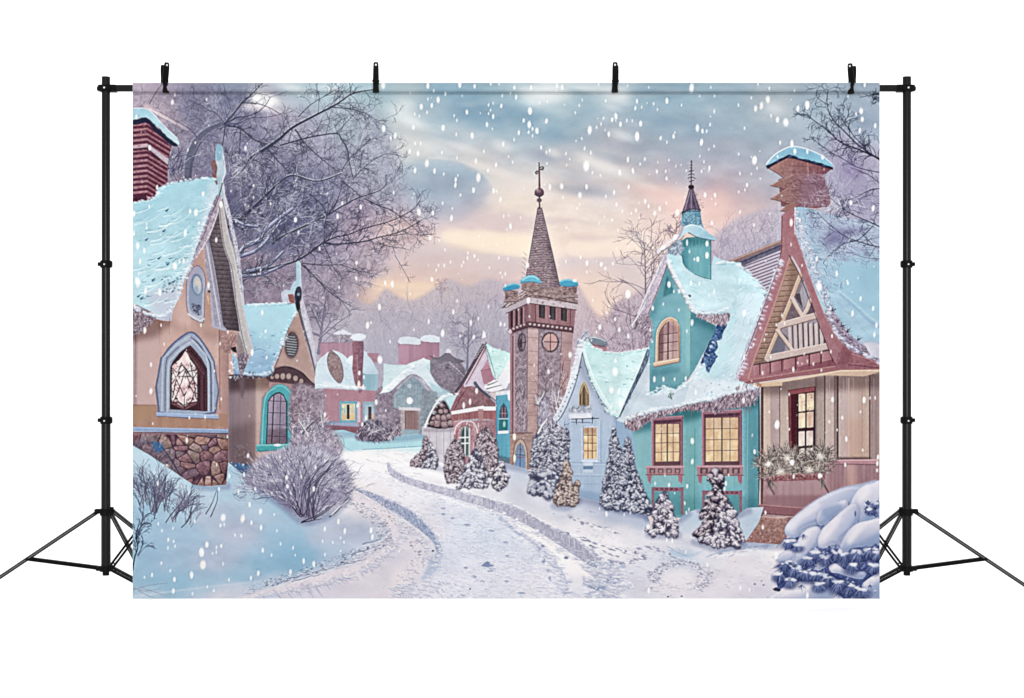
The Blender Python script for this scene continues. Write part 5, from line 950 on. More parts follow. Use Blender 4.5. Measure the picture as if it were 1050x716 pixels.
# lower wall
wl = [(646,428),(700,414),(752,402),(779,396),(779.5,470),(778,526),(747,529),(724,531),(690,531),(654,524),(652,470)]
fill(wl, '#78aebb', pid=P_TH, grad=(655,0,775,0,'#72acba'), tex=[(VS,.018),(G6,.012)])
with clip(mask(wl)):
    fill([(646,428),(660,424),(660,530),(646,530)], '#85b4bb', .6, 0, 3); fill([(702,415),(716,412),(714,528),(702,528)], '#68a7a8', .6, 0, 2); fill([(764,400),(780,396),(780,528),(766,528)], '#43818e', .55, 0, 2.5)
    stroke([(767,400),(766,526)], 1.1, '#7cb5b8', None, .6); stroke([(778.5,396),(778.5,528)], 2, '#2d4455', None, .9); stroke([(712.5,440),(712,528)], .6, '#417e85', None, .6)
    light([(650,424),(700,412),(778,396),(778,416),(700,433),(650,445)], -.2, soft=4); light([(655,510),(778,510),(778,532),(655,532)], -.07, soft=5)
    fill([(716,525),(747,528),(750,540),(700,540)], '#6f7479', .6, 0, 2)
FR, FD, FL = '#9c6c7c', '#5d3d4e', '#b98a98'
def twin(x0, y0, x1, y1, pid, seed, box, bp):
    fill([(x0,y0+2),(x1,y0),(x1,y1),(x0,y1)], FR, pid=pid, tex=[(VS,.02)])
    stroke([(x0+.6,y0+2),(x0+.6,y1)], 1.1, FL, None, .8); stroke([(x0,y0+2.3),(x1,y0+.4)], 1.3, FL, None, .8); fill([(x0+2,y0+5),(x1-2,y0+3.2),(x1-2,y0+6.4),(x0+2,y0+8.4)], FD, .9)
    fill([(x0+2.4,y0+8.4),(x1-2.6,y0+6.8),(x1-2.6,y1-1),(x0+2.4,y1)], '#6f4a5a', .97)
    gx0, gx1, gy0, gy1 = x0+4.2, x1-4.2, y0+8.8, y1-5
    paned(gx0, gy0, gx1, gy1, 4, 4, AMB, '#77545a', seed, -.6, .9, '#b48f86'); stroke([((gx0+gx1)/2,gy0),((gx0+gx1)/2,gy1)], 1.7, '#5b4450', None, .9)
    m = mask([(gx0,gy0),(gx1,gy0),(gx1,gy1),(gx0,gy1)]); PID[m > .5] = pid
    fill([(x0+3,y1-4.8),(x1-2.6,y1-5.2),(x1-2.6,y1-2),(x0+3,y1-1.6)], FD, .9); stroke([(x1-1,y0+1),(x1-1,y1)], 1.1, '#6f4756', None, .8); stroke([(gx0-.5,gy0),(gx0-.5,gy1)], .8, '#4d3547', None, .8)
    a, b, t, bt = box
    fill([(a,t),(b,t),(b-.5,bt),(a+1,bt)], '#a07181', pid=bp, tex=[(GR,.03)]); fill([(a+1.5,t+2.5),(b-2,t+2.5),(b-2,bt-2.2),(a+2,bt-2.2)], '#57424f', .9); n = 4
    for i in range(n+1): x = a+2+(b-a-4)*i/n; fill([(x-1.4,t+1),(x+1.4,t+1),(x+1.4,bt-1),(x-1.4,bt-1)], '#a8788a', .97)
    for i in range(n): x = a+2+(b-a-4)*(i+.5)/n; fill([(x-1.6,t+4),(x+1.6,t+3.6),(x+1.6,bt-2.8),(x-1.6,bt-2.6)], '#c0a5ad', .55)
    stroke([(a,t+.8),(b,t+.6)], 1.6, '#c596a4', None, .85); stroke([(a,bt-.5),(b,bt-.5)], 1.3, '#7c4f60', None, .85)
    for x, s in ((a+1, 1), (b-6, -1)): fill([(x,bt),(x+5,bt),(x+(4 if s > 0 else 5),bt+5),(x+(3.6 if s > 0 else 4),bt+9),(x+1,bt+6)], '#a2657a', pid=bp)
twin(668, 426.5, 700.5, 478.5, P_TW1, 7, (662.5,701,478,487.5), P_TB1)
twin(719.5, 420, 761, 478.5, P_TW2, 9, (714.5,762,477.5,488), P_TB2)
[dab(x, y, 20, 14, '#e9c79a', .16, 0, .95) for x, y in ((684,456),(740,454),(684,484),(740,484))]
for x0,x1,y in ((668,701,499.5),(720,761,503)):
    fill([(x0,y),(x1,y+.5),(x1,y+4.6),(x0,y+4.3)], '#94697a', .97, pid=P_TH); [fill([(x0+4+i*5,y+1),(x0+7+i*5,y+1),(x0+7+i*5,y+3.4),(x0+4+i*5,y+3.4)], '#5f4c58', .7) for i in range(int((x1-x0-5)/5))]; fill([(x0,y),(x0+3,y),(x0+3,528),(x0,528)], '#8d6677', .9, pid=P_TH); fill([(x1-3,y),(x1,y),(x1,528),(x1-3,528)], '#8d6677', .9, pid=P_TH); fill([(x0+3,y+4.6),(x1-3,y+4.6),(x1-3,528),(x0+3,528)], '#4f8d96', .6)
# roof snow
rs = [(644,430),(652,414),(661,402),(667,394),(672,399),(680,397),(690,401),(700,396),(708,390),(715,380),(722,368),(730,350),(738,336),(744,322),(750,310),(757,298),(754,286),(748,276),(742,270),(752,268),(760,274),(768,281),(777,288),(783,300),(786,310),(783,330),(775,352),(767,370),(759,384),(757,392),(768,394),(778,395),(779,400),(752,405),(700,416),(660,427)]
fill([(650,430),(664,400),(706,392),(720,360),(736,324),(760,300),(778,396),(700,415)], '#c3d6e1', pid=P_THR, tex=[(SNOWN,.04)])
snow(rs, '#b0d5e2', '#c9deE9', (760,280,690,415), pid=P_THR, amp=.06, rough=.8)
with clip(mask(rs)):
    fill([(646,430),(664,404),(690,402),(720,384),(757,392),(779,396),(752,404),(660,428)], '#d6dfe9', .8, 0, 4, tex=[(SNOWN,.05)]); fill([(756,300),(786,300),(786,330),(760,384),(745,384),(752,340)], '#c9dde8', .6, 0, 5); fill([(715,384),(740,340),(752,320),(752,360),(738,392)], '#b3d9e6', .6, 0, 4)
    ridges(ALLM, (652,270,790,412), 120, ['#e9f4f8','#8fb9cf','#d7e8f0','#e9f4f8'], 9, 2.2, 1.3, .55, 8); fuzz(ALLM, 240, ['#f0f6f9','#9dc0d4','#e2edf3'], 4.5, 1.7, 2.7, .8, .6, 9, (742,268,792,392))
    specks(ALLM, 80, ['#7ea3bf','#f3f8fa'], .9, .7, .5, .6, 5, (650,380,778,410)); light([(742,268),(786,290),(786,320),(765,330),(755,300)], .05, soft=4)
snow([(682,262),(700,258),(728,284),(736,266),(760,270),(756,300),(745,312),(700,300)], '#b9dae5', pid=P_THR); fill([(732,262),(746,270),(738,292),(726,288)], '#b3d6e2', .95, pid=P_THR); snow([(640,432),(650,414),(660,398),(668,384),(668,406),(690,404),(700,396),(708,392),(700,416),(650,432)], '#c3d2df', pid=P_THR)
# dark blue shadowed shingles
bp_ = [(737,330),(744,327),(745,334),(741,342),(740,348),(735,350),(736,356),(733,361),(736,366),(731,374),(727,382),(724,380),(722,371),(720,375),(718,372),(724,358),(730,343)]
fill(bp_, '#41618f', pid=P_THR, tex=[(GR,.12)], rough=.6); specks(mask(bp_), 90, ['#24406c','#8fb2d0','#6487b2'], 1, .7, .5, .75, 6, (716,326,746,384))
# eave fringe
ev = [(640,434),(648,427),(664,423),(684,420),(704,416),(724,411),(744,406),(762,401),(777,397),(777,406),(770,414),(760,418),(748,419),(736,424),(726,421),(712,421),(700,421),(686,425),(670,430),(660,436),(652,442),(645,440)]
m = frost(ev, 1150, 12, ['#5b4959','#b3a0ae','#7d6878','#cfc0ca','#493a4b','#99848f'], 3.2, .9, 2.5, .75, .85, base='#927d8b', pid=P_THR, tex=.1, soft=.6, sm=2)
fuzz(mask([(640,428),(777,394),(777,400),(642,433)]), 160, ['#e6e3ea','#bfb3c0'], 2.4, .5, 2.6, .8, .7, 13, (640,394,778,434)); [stroke([(x,418),(x+R.uniform(-.6,.6),418+R.uniform(5,12))], 1, '#8a7684', .3, .8) for x in (711.5,709,724,745,753,767,769,764)]; frost([(754,398),(776,393),(778,412),(764,418),(756,408)], 220, 15, ['#5d4c5c','#b0a0ae','#7c6b7a','#d2c6cf'], 3, .9, 2.5, .7, .85)
stroke([(687,404),(688.5,409)], 1.4, '#5d7d76', None, .9); fuzz(mask([(684,403),(692,403),(690,411),(685,411)]), 14, ['#4f6f69','#8aa59b'], 3, -2.5, -.5, .7, .9, 3, (683,402,692,411))
# dormer
side = [(707,318),(714,322),(726,330),(734,334),(733,340),(722,361),(713,378),(705,390),(692,400),(702,394)]
fill(side, '#66a4b1', pid=P_THD, grad=(707,0,734,0,'#5590a1'), tex=[(G6,.015)]); light([(707,318),(734,330),(735,340),(707,330)], -.1, soft=3)
fr_ = [(682,274),(685,275),(692,290),(700,304),(707,317),(709,325),(708,360),(707,384),(699,397),(694,399),(688,400),(684,397),(679,399),(673,403),(668,404.5),(666,402),(666,370),(665,326),(668,316),(676,296)]
fill(fr_, '#70a9b6', pid=P_THD, grad=(668,0,708,0,'#7eb5c0'), tex=[(G6,.018)])
with clip(mask(fr_)):
    fill([(703,310),(709,318),(709,392),(703,394)], '#86bbbc', .7, 0, 1); stroke([(708.6,318),(707.8,390)], .9, '#3e808a', None, .8); fill([(684,283),(679.5,305),(691.5,300)], '#48858f', .9, 0, .5); fill([(684,286),(681.5,302),(690,298.5)], '#4d8f99', .8); light([(664,320),(684,272),(694,290),(680,300),(670,330)], -.07, soft=3); light([(666,380),(707,378),(707,404),(666,404)], -.05, soft=4)
    fill([(666,402),(672,398),(679,397),(686,396),(699,395),(707,386),(707,406),(666,408)], '#3f8190', .35, 0, 2)
wa = [(672,376),(672.5,345),(674,337),(678,330),(684,325.5),(689,325),(694,328),(697,334),(697.5,341),(697,371)]
fill([(x+(.7 if x>684 else -.9), y+.6) for x,y in wa], '#4a7f87', .8, 0, .5); fill(wa, '#c3a28c', pid=P_THA); stroke([(672.6,374),(673.2,345),(675.5,336),(681,328.5),(688,326),(694,329)], 1.1, '#e3cbb5', None, .85, 4); stroke([(696,335),(696.6,371)], 1.2, '#957563', None, .8)
ga = [(675,372),(675.5,346),(677,339),(681,332.5),(686,329.5),(690,329.5),(693.5,333),(695,340),(694.5,369)]
m = window_glow(ga, ['#bf9c98','#d9bcb2','#a98489','#cfaea3','#b59095'], 21); PID[m > .5] = P_THA
with clip(mask(ga)):
    fill([(675,345),(680,332),(680,372),(674,374)], '#77585d', .8, 0, 1); stroke([(685.3,329),(684.8,372)], 1.7, '#66484d', None, .9); stroke([(690.4,329),(690,370)], .8, '#7d5c60', None, .7); stroke([(680,333),(679.6,372)], .8, '#7d5c60', None, .7); [stroke([(674,y+1),(696,y-2)], .9, '#66484d', None, .85) for y in (343,352,361)]; fill([(676,335),(695,332),(695,340),(676,343)], '#8d6a72', .4, 0, 2)
stroke([(675.4,372),(675.8,346),(678,338),(683,331.5)], 1, '#5d4248', None, .8, 4)
fill([(669.5,372.5),(672,371),(695.5,367),(696.5,371.5),(671,376.5)], '#cfae95', pid=P_THA); stroke([(670,373),(696,368)], 1, '#ecd6bf', None, .85); stroke([(671,376.3),(696,371.3)], 1.1, '#8a6a5c', None, .85); light([(668,378),(697,373),(697,382),(668,386)], -.06, soft=2)
# dormer roof
snow([(682,262),(687,259),(694,262),(698,271),(700,277),(704,281),(710,284),(718,286.5),(729,288),(731,282),(736,268),(742,274),(748,279),(754,286),(757,298),(752,310),(749,320),(745,326),(736,325),(726,323),(714,321),(708,314),(700,301),(693,287),(686,271)], '#b5dde8', '#c6e3ec', (700,270,745,320), pid=P_THD, amp=.05)
with clip(mask([(682,262),(698,270),(729,288),(757,296),(748,325),(714,321),(693,287)])): ridges(ALLM, (690,270,757,322), 34, ['#7fb7cc','#e2f2f6','#93c6d6'], 7, .35, 1.1, .5, 5); dab(707,303.5,1.8,1.3,'#3b4a58',.9,.3); fill([(720,318),(749,312),(746,328),(716,322)], '#bcd3e0', .6, 0, 3)
stroke([(683,263),(691,280),(700,297),(708,311),(714,319)], 4, '#cddfe8', 4.6, .95, 4, P_THD); stroke([(685,268),(693,284),(702,300),(710,313)], 1.6, '#f2f7f9', 1.4, .8, 4); stroke([(683,271),(692,289),(700,303),(708,317)], 1, '#7d8f9e', .8, .85, 4); stroke([(710,318.5),(718,321),(728,321)], 3, '#dfe7ee', 2, .9, 3)
frost([(712,320),(724,321),(736,323),(748,321),(747,328),(741,334),(733,331),(724,328),(716,325)], 300, 7, ['#5c4d5d','#b5a6b4','#837383','#d5cad4'], 3, 1, 2.4, .7, .85, base='#9c8c9a', pid=P_THD, soft=.5, sm=2)
lb = [(684,260),(680,262),(675,274),(668,290),(660,306),(654,320),(652,330),(658,332),(664,322),(668,315),(674,301),(679,288),(683,276)]
fill(lb, '#b3a5b6', pid=P_THD, tex=[(GR,.06)], grad=(652,0,684,0,'#c3bbc9')); stroke([(680,264),(672,282),(662,304),(654,322)], 1.8, '#dfdbe4', 1, .9, 3); stroke([(684,272),(678,289),(670,309),(665,322)], 1.2, '#766577', .8, .85, 3); fuzz(mask(lb), 110, ['#7f6d80','#efebf1','#9c8c9d'], 2.4, 1.2, 2.6, .6, .65, 4, (650,258,686,334))
frost([(650,326),(656,322),(664,324),(668,330),(668,350),(662,348),(656,340),(651,338)], 190, 8, ['#5f5062','#b9abb9','#8b7b8b','#d8ced7'], 3.4, 1, 2.6, .7, .8, base='#9a8a99', pid=P_THD, soft=.7); stroke([(648,334),(658,318),(662,310)],1.6,'#e5e3ea',.8,.8)
# cupola
cb = [(691,256),(696,249),(704,243.5),(716,243),(729.5,245),(729.3,270),(729.5,287),(722,285.5),(713,282),(708,278.5),(703,274.5),(700,270),(699,263),(694,259)]
fill(cb, '#68a8b4', pid=P_THC, grad=(692,0,730,0,'#6aaeb8'), tex=[(VS,.03)])
with clip(mask(cb)):
    light([(690,240),(731,242),(731,251),(690,253)], -.12, soft=2.5); fill([(690,244),(705,244),(705,285),(690,285)], '#3f8a99', .5, 0, 2); stroke([(729,246),(729,287)], 1.2, '#347786', None, .7); [stroke([(x,246),(x-.3,246+R.uniform(4,9))], .9, '#2f6f7f', .3, .7) for x in (704,708,712,715,719)]; stroke([(700,262),(703,274),(713,282),(729,287)], 1, '#357483', None, .8, 3)
dab(704.5,249,1,3.4,'#d2eef0',.85); dab(707,258,.9,2,'#bfe4e8',.8); dab(725,250,1.6,3,'#e9f7f8',.9); dab(725,262,1.8,3.4,'#eef9fa',.95); dab(715.5,266,1.6,2.8,'#e9f7f8',.9); dab(712,266,.9,1.6,'#d8f0f2',.8)
stroke([(699,219),(698.5,226),(699,232)], .1, '#fff', None, 0); fill([(699.5,217),(707,215),(718,215.5),(719,222),(719.5,228),(722,234),(699,234),(698.5,226)], '#729db3', pid=P_THC, tex=[(GR,.1)]); fuzz(mask([(699,217),(718,216),(720,232),(699,232)]), 90, ['#3f6480','#a9cbd8','#567f99'], 2.2, 0, 3, .7, .8, 4, (698,215,722,234)); stroke([(699.5,218.5),(707,216.4),(718,217)], 1.2, '#4d5b74', None, .85)
snow([(694,244),(697,238),(702,232.5),(707,230),(713,230.5),(719,232),(723,236),(728,240),(733,243),(733.5,246),(727,247),(720,244.5),(714,243),(707,239),(703,239),(699,243)], '#b3d3e0', '#93bfd2', (700,232,728,246), pid=P_THC, amp=.05); stroke([(702,233),(708,231),(716,232),(722,236)], 1.2, '#dcebf1', .8, .8, 3); stroke([(706,238.6),(714,243),(722,245),(732,246.6)], 1.1, '#45606f', .8, .85, 3)
stroke([(692,250),(697,241),(700,234),(698,231)], 3, '#b5a9ba', 1.4, .95, 3, P_THC); stroke([(675,258),(684,250),(692,244)], 3.4, '#ded9e3', 2.4, .95, 3, P_THD); stroke([(678,258),(688,252),(694,249)], 1.2, '#7e7086', .8, .8); dab(680,254,3,2.2,'#f4f2f6',.9,-.5,.4); frost([(684,258),(690,250),(698,246),(700,258),(694,262),(686,260)], 90, 3, ['#55677c','#c5d2dc','#7a8aa0'], 2.6, -2, 0, .7, .8, base='#8fa0b3', pid=P_THD); snow([(690,243),(693,240),(696,241),(694,246),(690,247)], '#eef0f5')
cn = [(707,192),(710.5,192),(714,203),(718.5,215.5),(713,214.5),(706,215),(699,218.5),(703,206)]
fill(cn, '#786880', pid=P_THC, grad=(700,0,718,0,'#65566f'), tex=[(GR,.04)]); [stroke([(708.7,193),(x,216)], .7, c, None, .8) for x,c in ((702,'#b3a0b0'),(705,'#493d54'),(709,'#a595a8'),(713,'#493d54'),(716,'#8d7c91'))]; stroke([(699,218.3),(706,215),(713,214.6),(718.5,215.6)], 1.2, '#453a50', None, .85, 3); frost([(712,196),(720,208),(721,214),(716,210)], 26, 4, ['#8d7a86','#6d5a68'], 2.5, -1.4, .4, .5, .7)
dab(708.8,191.8,3.1,2.4,'#45333f',1,0,.15,P_THC); stroke([(709,164.5),(708.8,190)], 1.1, '#6f4f60', 1.4, 1, pid=P_THC); [stroke(p,1,'#644655',None,.9) for p in ([(706,179.5),(709,178),(712,179.5)],[(705.5,183),(709,181.4),(713,183)],[(706.5,176),(711,175)],[(707,186.4),(711.5,185)])]; [stroke([(708,166+i*3),(710,166.6+i*3)],.9,'#5d4150',None,.85) for i in range(4)]
# snow strip and bargeboard between houses
# ---- red house ------------------------------------------------------------------
P_RH = part('printed_house', None, 'cream boarded house with a red timber gable and granite steps printed at the right edge')
P_RHR = part('roof', P_RH, 'broad pale blue snowy roof'); P_RHC = part('chimney', P_RH, 'stepped red chimney capped with snow'); P_RHG = part('gable', P_RH, 'red gable boards framing cream timber bracing'); P_RHD = part('window', P_RH, 'tall red framed lit window'); P_RHB = part('planter', P_RH, 'window planter of dry spiky grass'); P_RHS = part('steps', P_RH, 'pink granite doorsteps')
snow([(812,214),(818,208),(830,214),(850,220),(880,226),(903,230),(903,372),(894,364),(878,362),(866,354),(856,340),(848,326),(838,302),(828,274),(818,248)], '#9fbdd4', '#a3c4d9', (830,230,890,340), pid=P_RHR, amp=.05)
with clip(mask([(812,214),(903,226),(903,372),(878,362),(856,340),(818,248)])):
    fill([(850,270),(903,262),(903,330),(880,320),(860,300)], '#94c0d6', .8, 0, 9); fill([(812,215),(824,230),(838,290),(860,345),(850,345),(830,300),(814,240)], '#bcc4d6', .8, 0, 3); fill([(820,212),(903,228),(903,262),(850,262)], '#a4abc6', .7, 0, 8, tex=[(GR,.04)])
    fill([(872,350),(903,352),(903,372),(874,364)], '#b3b2c8', .9, 0, 4); stroke([(862,302),(878,316),(890,328),(903,336)], 3, '#86a4c2', 2, .5, 4, soft=2); stroke([(860,298),(876,311),(892,325),(903,331)], 2, '#c1d8e5', 1, .5, 4, soft=1.5); ridges(ALLM, (850,290,903,352), 14, ['#86aac6','#c9dfea'], 14, .6, 1.4, .35, 5); light([(880,270),(903,270),(903,300),(885,300)], -.02, soft=5)
    fuzz(ALLM, 500, ['#d9dbe6','#7c7a98','#b7b6cb','#5f5c7c'], 5, .2, 1.9, .6, .5, 6, (815,214,866,300)); fuzz(ALLM, 300, ['#8583a3','#c7c8da','#686489'], 9, -.2, .9, .6, .5, 8, (830,214,902,268)); dab(857,244,13,7,'#73709a',.65,-.3,.8); dab(872,238,16,5,'#8280a4',.6,-.15,.8)
# chimney
post = [(801,222),(806,217),(815,211),(816,226),(815,246),(813,262),(800,262),(801,244)]
cz = [((787,172),(808,160.5),(830,165),(854,173),(846,178.5),(840,183),(812,181),(804,183),(797,178)), ((790,190.5),(800,185),(812,180),(846,182),(846,196),(808,194.5),(803,193.5)), ((790,204),(800,198),(808,193),(850,194),(848,212),(806,209),(802,207)), ((800,216.5),(806,211),(816,207),(824,207),(818,212),(806,217.5))]
bodyc = [(806,180),(842,181),(850,196),(852,210),(838,214),(816,212),(806,208)]
fill(bodyc, '#8a5864', pid=P_RHC, tex=[(GR,.05)]); fill([(798,184),(812,180),(812,212),(801,212)], '#8c5c62', pid=P_RHC)
for k,p in enumerate(cz):
    fill(list(p), ('#ad7a74','#a8756e','#aa776f','#aa7870')[k], pid=P_RHC, tex=[(GR,.04)], grad=(790,0,845,0,'#86525e')); stroke(list(p[:3]), .8, '#c99a8c', None, .6); stroke([p[0]]+list(p[:-4:-1]), .9, '#663c48', None, .7)
with clip(mask([(787,172),(808,160),(854,173),(846,182),(850,196),(852,212),(806,212),(790,204)])):
    stroke([(828,164),(829,182)], .9, '#d09b93', None, .6); [stroke([(806,y),(848,y+2)], .6, '#6d4350', None, .5) for y in (170,176,188,192,201,206)]; fuzz(ALLM, 170, ['#c9b3bd','#5d3d4d','#b99aa6'], 6, -.4, 1.2, .55, .55, 9, (812,178,854,214)); fill([(824,178),(860,184),(860,216),(818,216)], '#8f7488', .6, 0, 5); fuzz(ALLM, 120, ['#d3c6d2','#6d5368','#a793a6'], 7, -.6, 1.3, .5, .55, 19, (822,178,858,216))
fill(post, '#b6727d', pid=P_RHC, grad=(801,0,815,0,'#ae6a76')); stroke([(802,222),(801,260)], 1, '#7a3d4e', None, .7); stroke([(815.4,213),(814.6,246)], 1.4, '#dfd9e3', .8, .8); fill([(805,211),(814,208),(817,211),(806,219)], '#a86b66', .9)
fill([(785,170.5),(790,167),(800,162),(807,158),(818,159.5),(830,162),(840,166),(850,169.5),(854.5,172),(854,174.5),(846,172),(832,168),(818,164),(808,162),(798,167),(787,173.5)], '#2f3450', pid=P_RHC); [dab(x,y,2.2,1.3,'#4b5d85',.9,.2,.4) for x,y in ((810,160.5),(819,162),(827,163.5),(836,166.5),(845,169.5),(797,165))]
snow([(785,170),(787,166),(792,160),(798,156),(805,152),(812,149.6),(820,150.5),(828,152.5),(836,156),(844,160),(851,165),(854.5,171),(848,170),(840,166.5),(830,164.5),(820,162),(809,158.5),(800,162.5),(792,167)], '#8cbad3', '#7db3d0', (800,155,845,168), pid=P_RHC); stroke([(786,168),(793,160),(801,154.5),(811,150.4),(822,151.4),(834,155.5),(844,160.5),(853,168)], 1.3, '#eef2f6', .8, .95, 4)
# fringe at right rake
frost([(846,322),(852,318),(858,324),(864,334),(872,344),(882,352),(892,356),(903,360),(903,378),(896,376),(884,368),(872,362),(862,352),(852,338)], 520, 11, ['#5d4a63','#b7a9bd','#7f6c86','#d3c9d6','#3e3148','#96859b'], 3.4, -.6, 1.8, .75, .8, base='#a092a8', pid=P_RHR, soft=1.2)
for x,y in ((853,319),(845,306),(858,331),(868,341),(879,349),(862,335),(848,318)): tuft(x, y, 9, 6, -1.6, .3, ['#46344d','#6a5570'], .9, .85)
fuzz(mask([(812,215),(820,218),(836,262),(856,318),(850,322),(828,280),(814,240)]), 330, ['#efeef3','#8f86a3','#bdb7c9','#6b6280'], 3, .3, 2.3, .65, .7, 15, (810,212,860,325))
snow([(885,352),(894,351),(903,354),(903,368),(894,366)], '#c6c3d3', pid=P_RHR, amp=.04); frost([(884,364),(903,368),(903,380),(892,376)], 110, 4, ['#5b4a5e','#d5cdd8','#8f7f92'], 2.6, 0, 2.5, .7, .85)
# left snowy rake edge
snow([(800,262),(803,270),(796,292),(784,324),(772,352),(763,374),(757,390),(752,392),(757,376),(765,354),(775,330),(785,304),(792,284)], '#b9b0c2', '#c9ccda', (795,270,757,385), pid=P_RHR, amp=.05, rough=.8); fuzz(mask([(796,270),(803,268),(760,388),(752,390),(778,322)]), 240, ['#f0eff4','#85798f','#a59bb0'], 2.6, 1.3, 2.8, .65, .7, 8, (750,262,804,394)); stroke([(801,268),(790,300),(776,336),(760,376)], 1, '#7d6b7f', .8, .6, 3)
# gable wall and soffit
fill([(810,262),(818,278),(852,356),(858,376),(772,392),(770,374)], '#8d6b64', pid=P_RHG)
so = [(810,266),(820,282),(818,288),(806,316),(796,340),(787,367),(772,372),(776,360),(788,326),(799,296)]
fill(so, '#b08a79', pid=P_RHG, grad=(805,270,780,370,'#9a776b'), tex=[(GR,.03)])
with clip(mask(so)): [ (stroke([(770,272+k*5.2+3),(824,272+k*5.2-1)], .8, '#68473f', None, .8), stroke([(770,273+k*5.2+3.4),(824,273+k*5.2-.6)], .6, '#c49a83', None, .5)) for k in range(21) ]; fill([(810,266),(822,280),(790,366),(784,366),(808,300)], '#7d5a50', .5, 0, 2)
ti = [(819,283),(824,280),(832,302),(843,330),(852,356),(788,370),(796,342)]
fill(ti, '#8a7f8b', pid=P_RHG)
with clip(mask(ti)):
    fill([(814,302),(822,300),(823,316),(816,306)], '#5b4d58', .9); fill([(810,306),(824,326),(802,330)], '#7d6a70', .9, tex=[(GR,.05)]); fill([(832,308),(840,324),(826,326)], '#6a5a66', .9); fill([(826,284),(832,300),(824,318),(820,300)], '#a9a0a8', .9); [stroke([(x,286),(x+3,318)], .7, '#7d7480', None, .5) for x in (822,826,830)]
    fill([(800,334),(842,326),(852,356),(794,366)], '#9b8e96', .95)
    for i in range(8):
        x = 808+i*5.4; fill([(x,332),(x+3.6,331),(x+4.6,358),(x+1,359)], '#c0aeb0', .95, tex=[(VS,.03)]); fill([(x+3.8,331),(x+5.2,331),(x+6,357),(x+4.6,358)], '#2e2f44' if i in (1,2,3,4,5,6) else '#5b5262', .95); stroke([(x+3.4,332),(x+4.3,358)], .6, '#8b7779', None, .7)
    fill([(797,342),(806,352),(804,362),(790,366)], '#75707f', .9); fill([(800,340),(808,346),(808,356)], '#4e424e', .6, 0, 1); fill([(845,336),(853,352),(846,355)], '#3a3a50', .8)
def beam(p, w, c='#ccb3aa', dk='#7b5c58', lt='#e3cdc0'):
    w *= 1.28; stroke(p, w, c, None, 1, pid=P_RHG); d = np.array(p[1])-np.array(p[0]); n = np.array([-d[1], d[0]])/np.hypot(*d); n = n if n[1] > 0 else -n
    stroke([np.array(q)+n*(w/2-.3) for q in p], .9, dk, None, .8); stroke([np.array(q)-n*(w/2-.5) for q in p], .8, lt, None, .7)
beam([(822,280),(812,306),(804,326)], 3.6, '#c8a78f'); beam([(803,330),(796,344),(786,368)], 3.4, '#c8a78f')
beam([(812,306),(818,317),(824,327)], 3.4); beam([(831,308),(828,317),(823,326)], 3.4); beam([(797,339),(804,348),(812,359)], 3)
beam([(800,334),(838,323.5)], 5.2, '#c9b0a9'); beam([(788,367.5),(852,354.5)], 5.6, '#c3aaa6')
# frieze
fz = [(771,375),(788,372),(852,359),(857,372),(858,377),(800,386),(764,392)]
fill(fz, '#ba717a', pid=P_RHG, tex=[(GR,.03)], grad=(770,0,855,0,'#96495a'))
for x0,x1 in ((773,778.5),(780,789),(791,801),(804,815),(818,829),(831,841),(843,853)):
    yt = 374.5-(x0-772)*.2; fill([(x0,yt),(x1,yt-(x1-x0)*.2),(x1,yt+10-(x1-x0)*.16),(x0,yt+11)], '#c07a81', .95, grad=(x0,0,x1,0,'#b06a74')); stroke([(x1+.6,yt-1.5),(x1+.8,yt+10)], 1.3, '#5f2c3c', None, .85); stroke([(x0+.5,yt+.5),(x0+.6,yt+10)], .6, '#cf8a8c', None, .6)
stroke([(771,374.5),(790,371.5),(853,358.5)], 1.3, '#4d3040', None, .85); fill([(762,391),(800,385),(858,375),(862,378),(880,374),(902,376),(902,381),(860,381),(820,386),(766,394)], '#a95d66', .97, pid=P_RHG); stroke([(764,390.5),(800,384.5),(860,375)], .9, '#cf8b86', None, .7)
# bargeboards
lbb = [(803,236),(812,236),(815,246),(812,262),(806,280),(796,310),(786,338),(777,362),(770,382),(766,392),(758,391),(757,386),(764,370),(773,346),(782,322),(791,296),(798,276),(802,256)]
fill(lbb, '#b87580', pid=P_RHG, grad=(760,380,805,250,'#b1707a'), tex=[(GR,.02)]); stroke([(810,264),(803,286),(794,312),(784,340),(774,366),(767,388)], 1.4, '#d68f78', 1, .85, 4); stroke([(802,252),(797,276),(788,302),(776,334),(762,372)], 1, '#6e3a4b', .8, .7, 4); stroke([(806,262),(797,290),(784,326),(771,360)], 1.2, '#b97380', .8, .5, 4)
rbb = [(806,238),(812,237),(817,243),(822,258),(830,282),(838,304),(846,325),(856,342),(864,353),(874,362),(868,372),(858,374),(853,366),(846,348),(838,326),(830,302),(820,276),(812,262),(806,262)]
fill(rbb, '#b3727c', pid=P_RHG, sm=0, grad=(810,250,860,370,'#aa6c77'), tex=[(GR,.025)]); stroke([(809,262),(819,280),(829,305),(839,331),(848,354),(854,371)], 1.2, '#6e3748', .9, .8, 4); stroke([(816,243),(826,272),(836,300),(848,328),(862,350),(874,361)], 1, '#bd7f88', .8, .7, 4)
fill([(860,360),(874,361),(890,366),(903,374),(903,378),(870,378),(856,378)], '#a1606c', pid=P_RHG, tex=[(GR,.04)]); fill([(864,354),(874,361),(870,373),(860,374)], '#8a4d5c', .6, 0, 1); stroke([(870,374),(903,377.5)], 1, '#663545', None, .7); stroke([(874,363),(890,368),(902,374)], 1, '#c68f97', None, .6)
stroke([(808,240),(807,262)], .1, '#fff', None, 0)
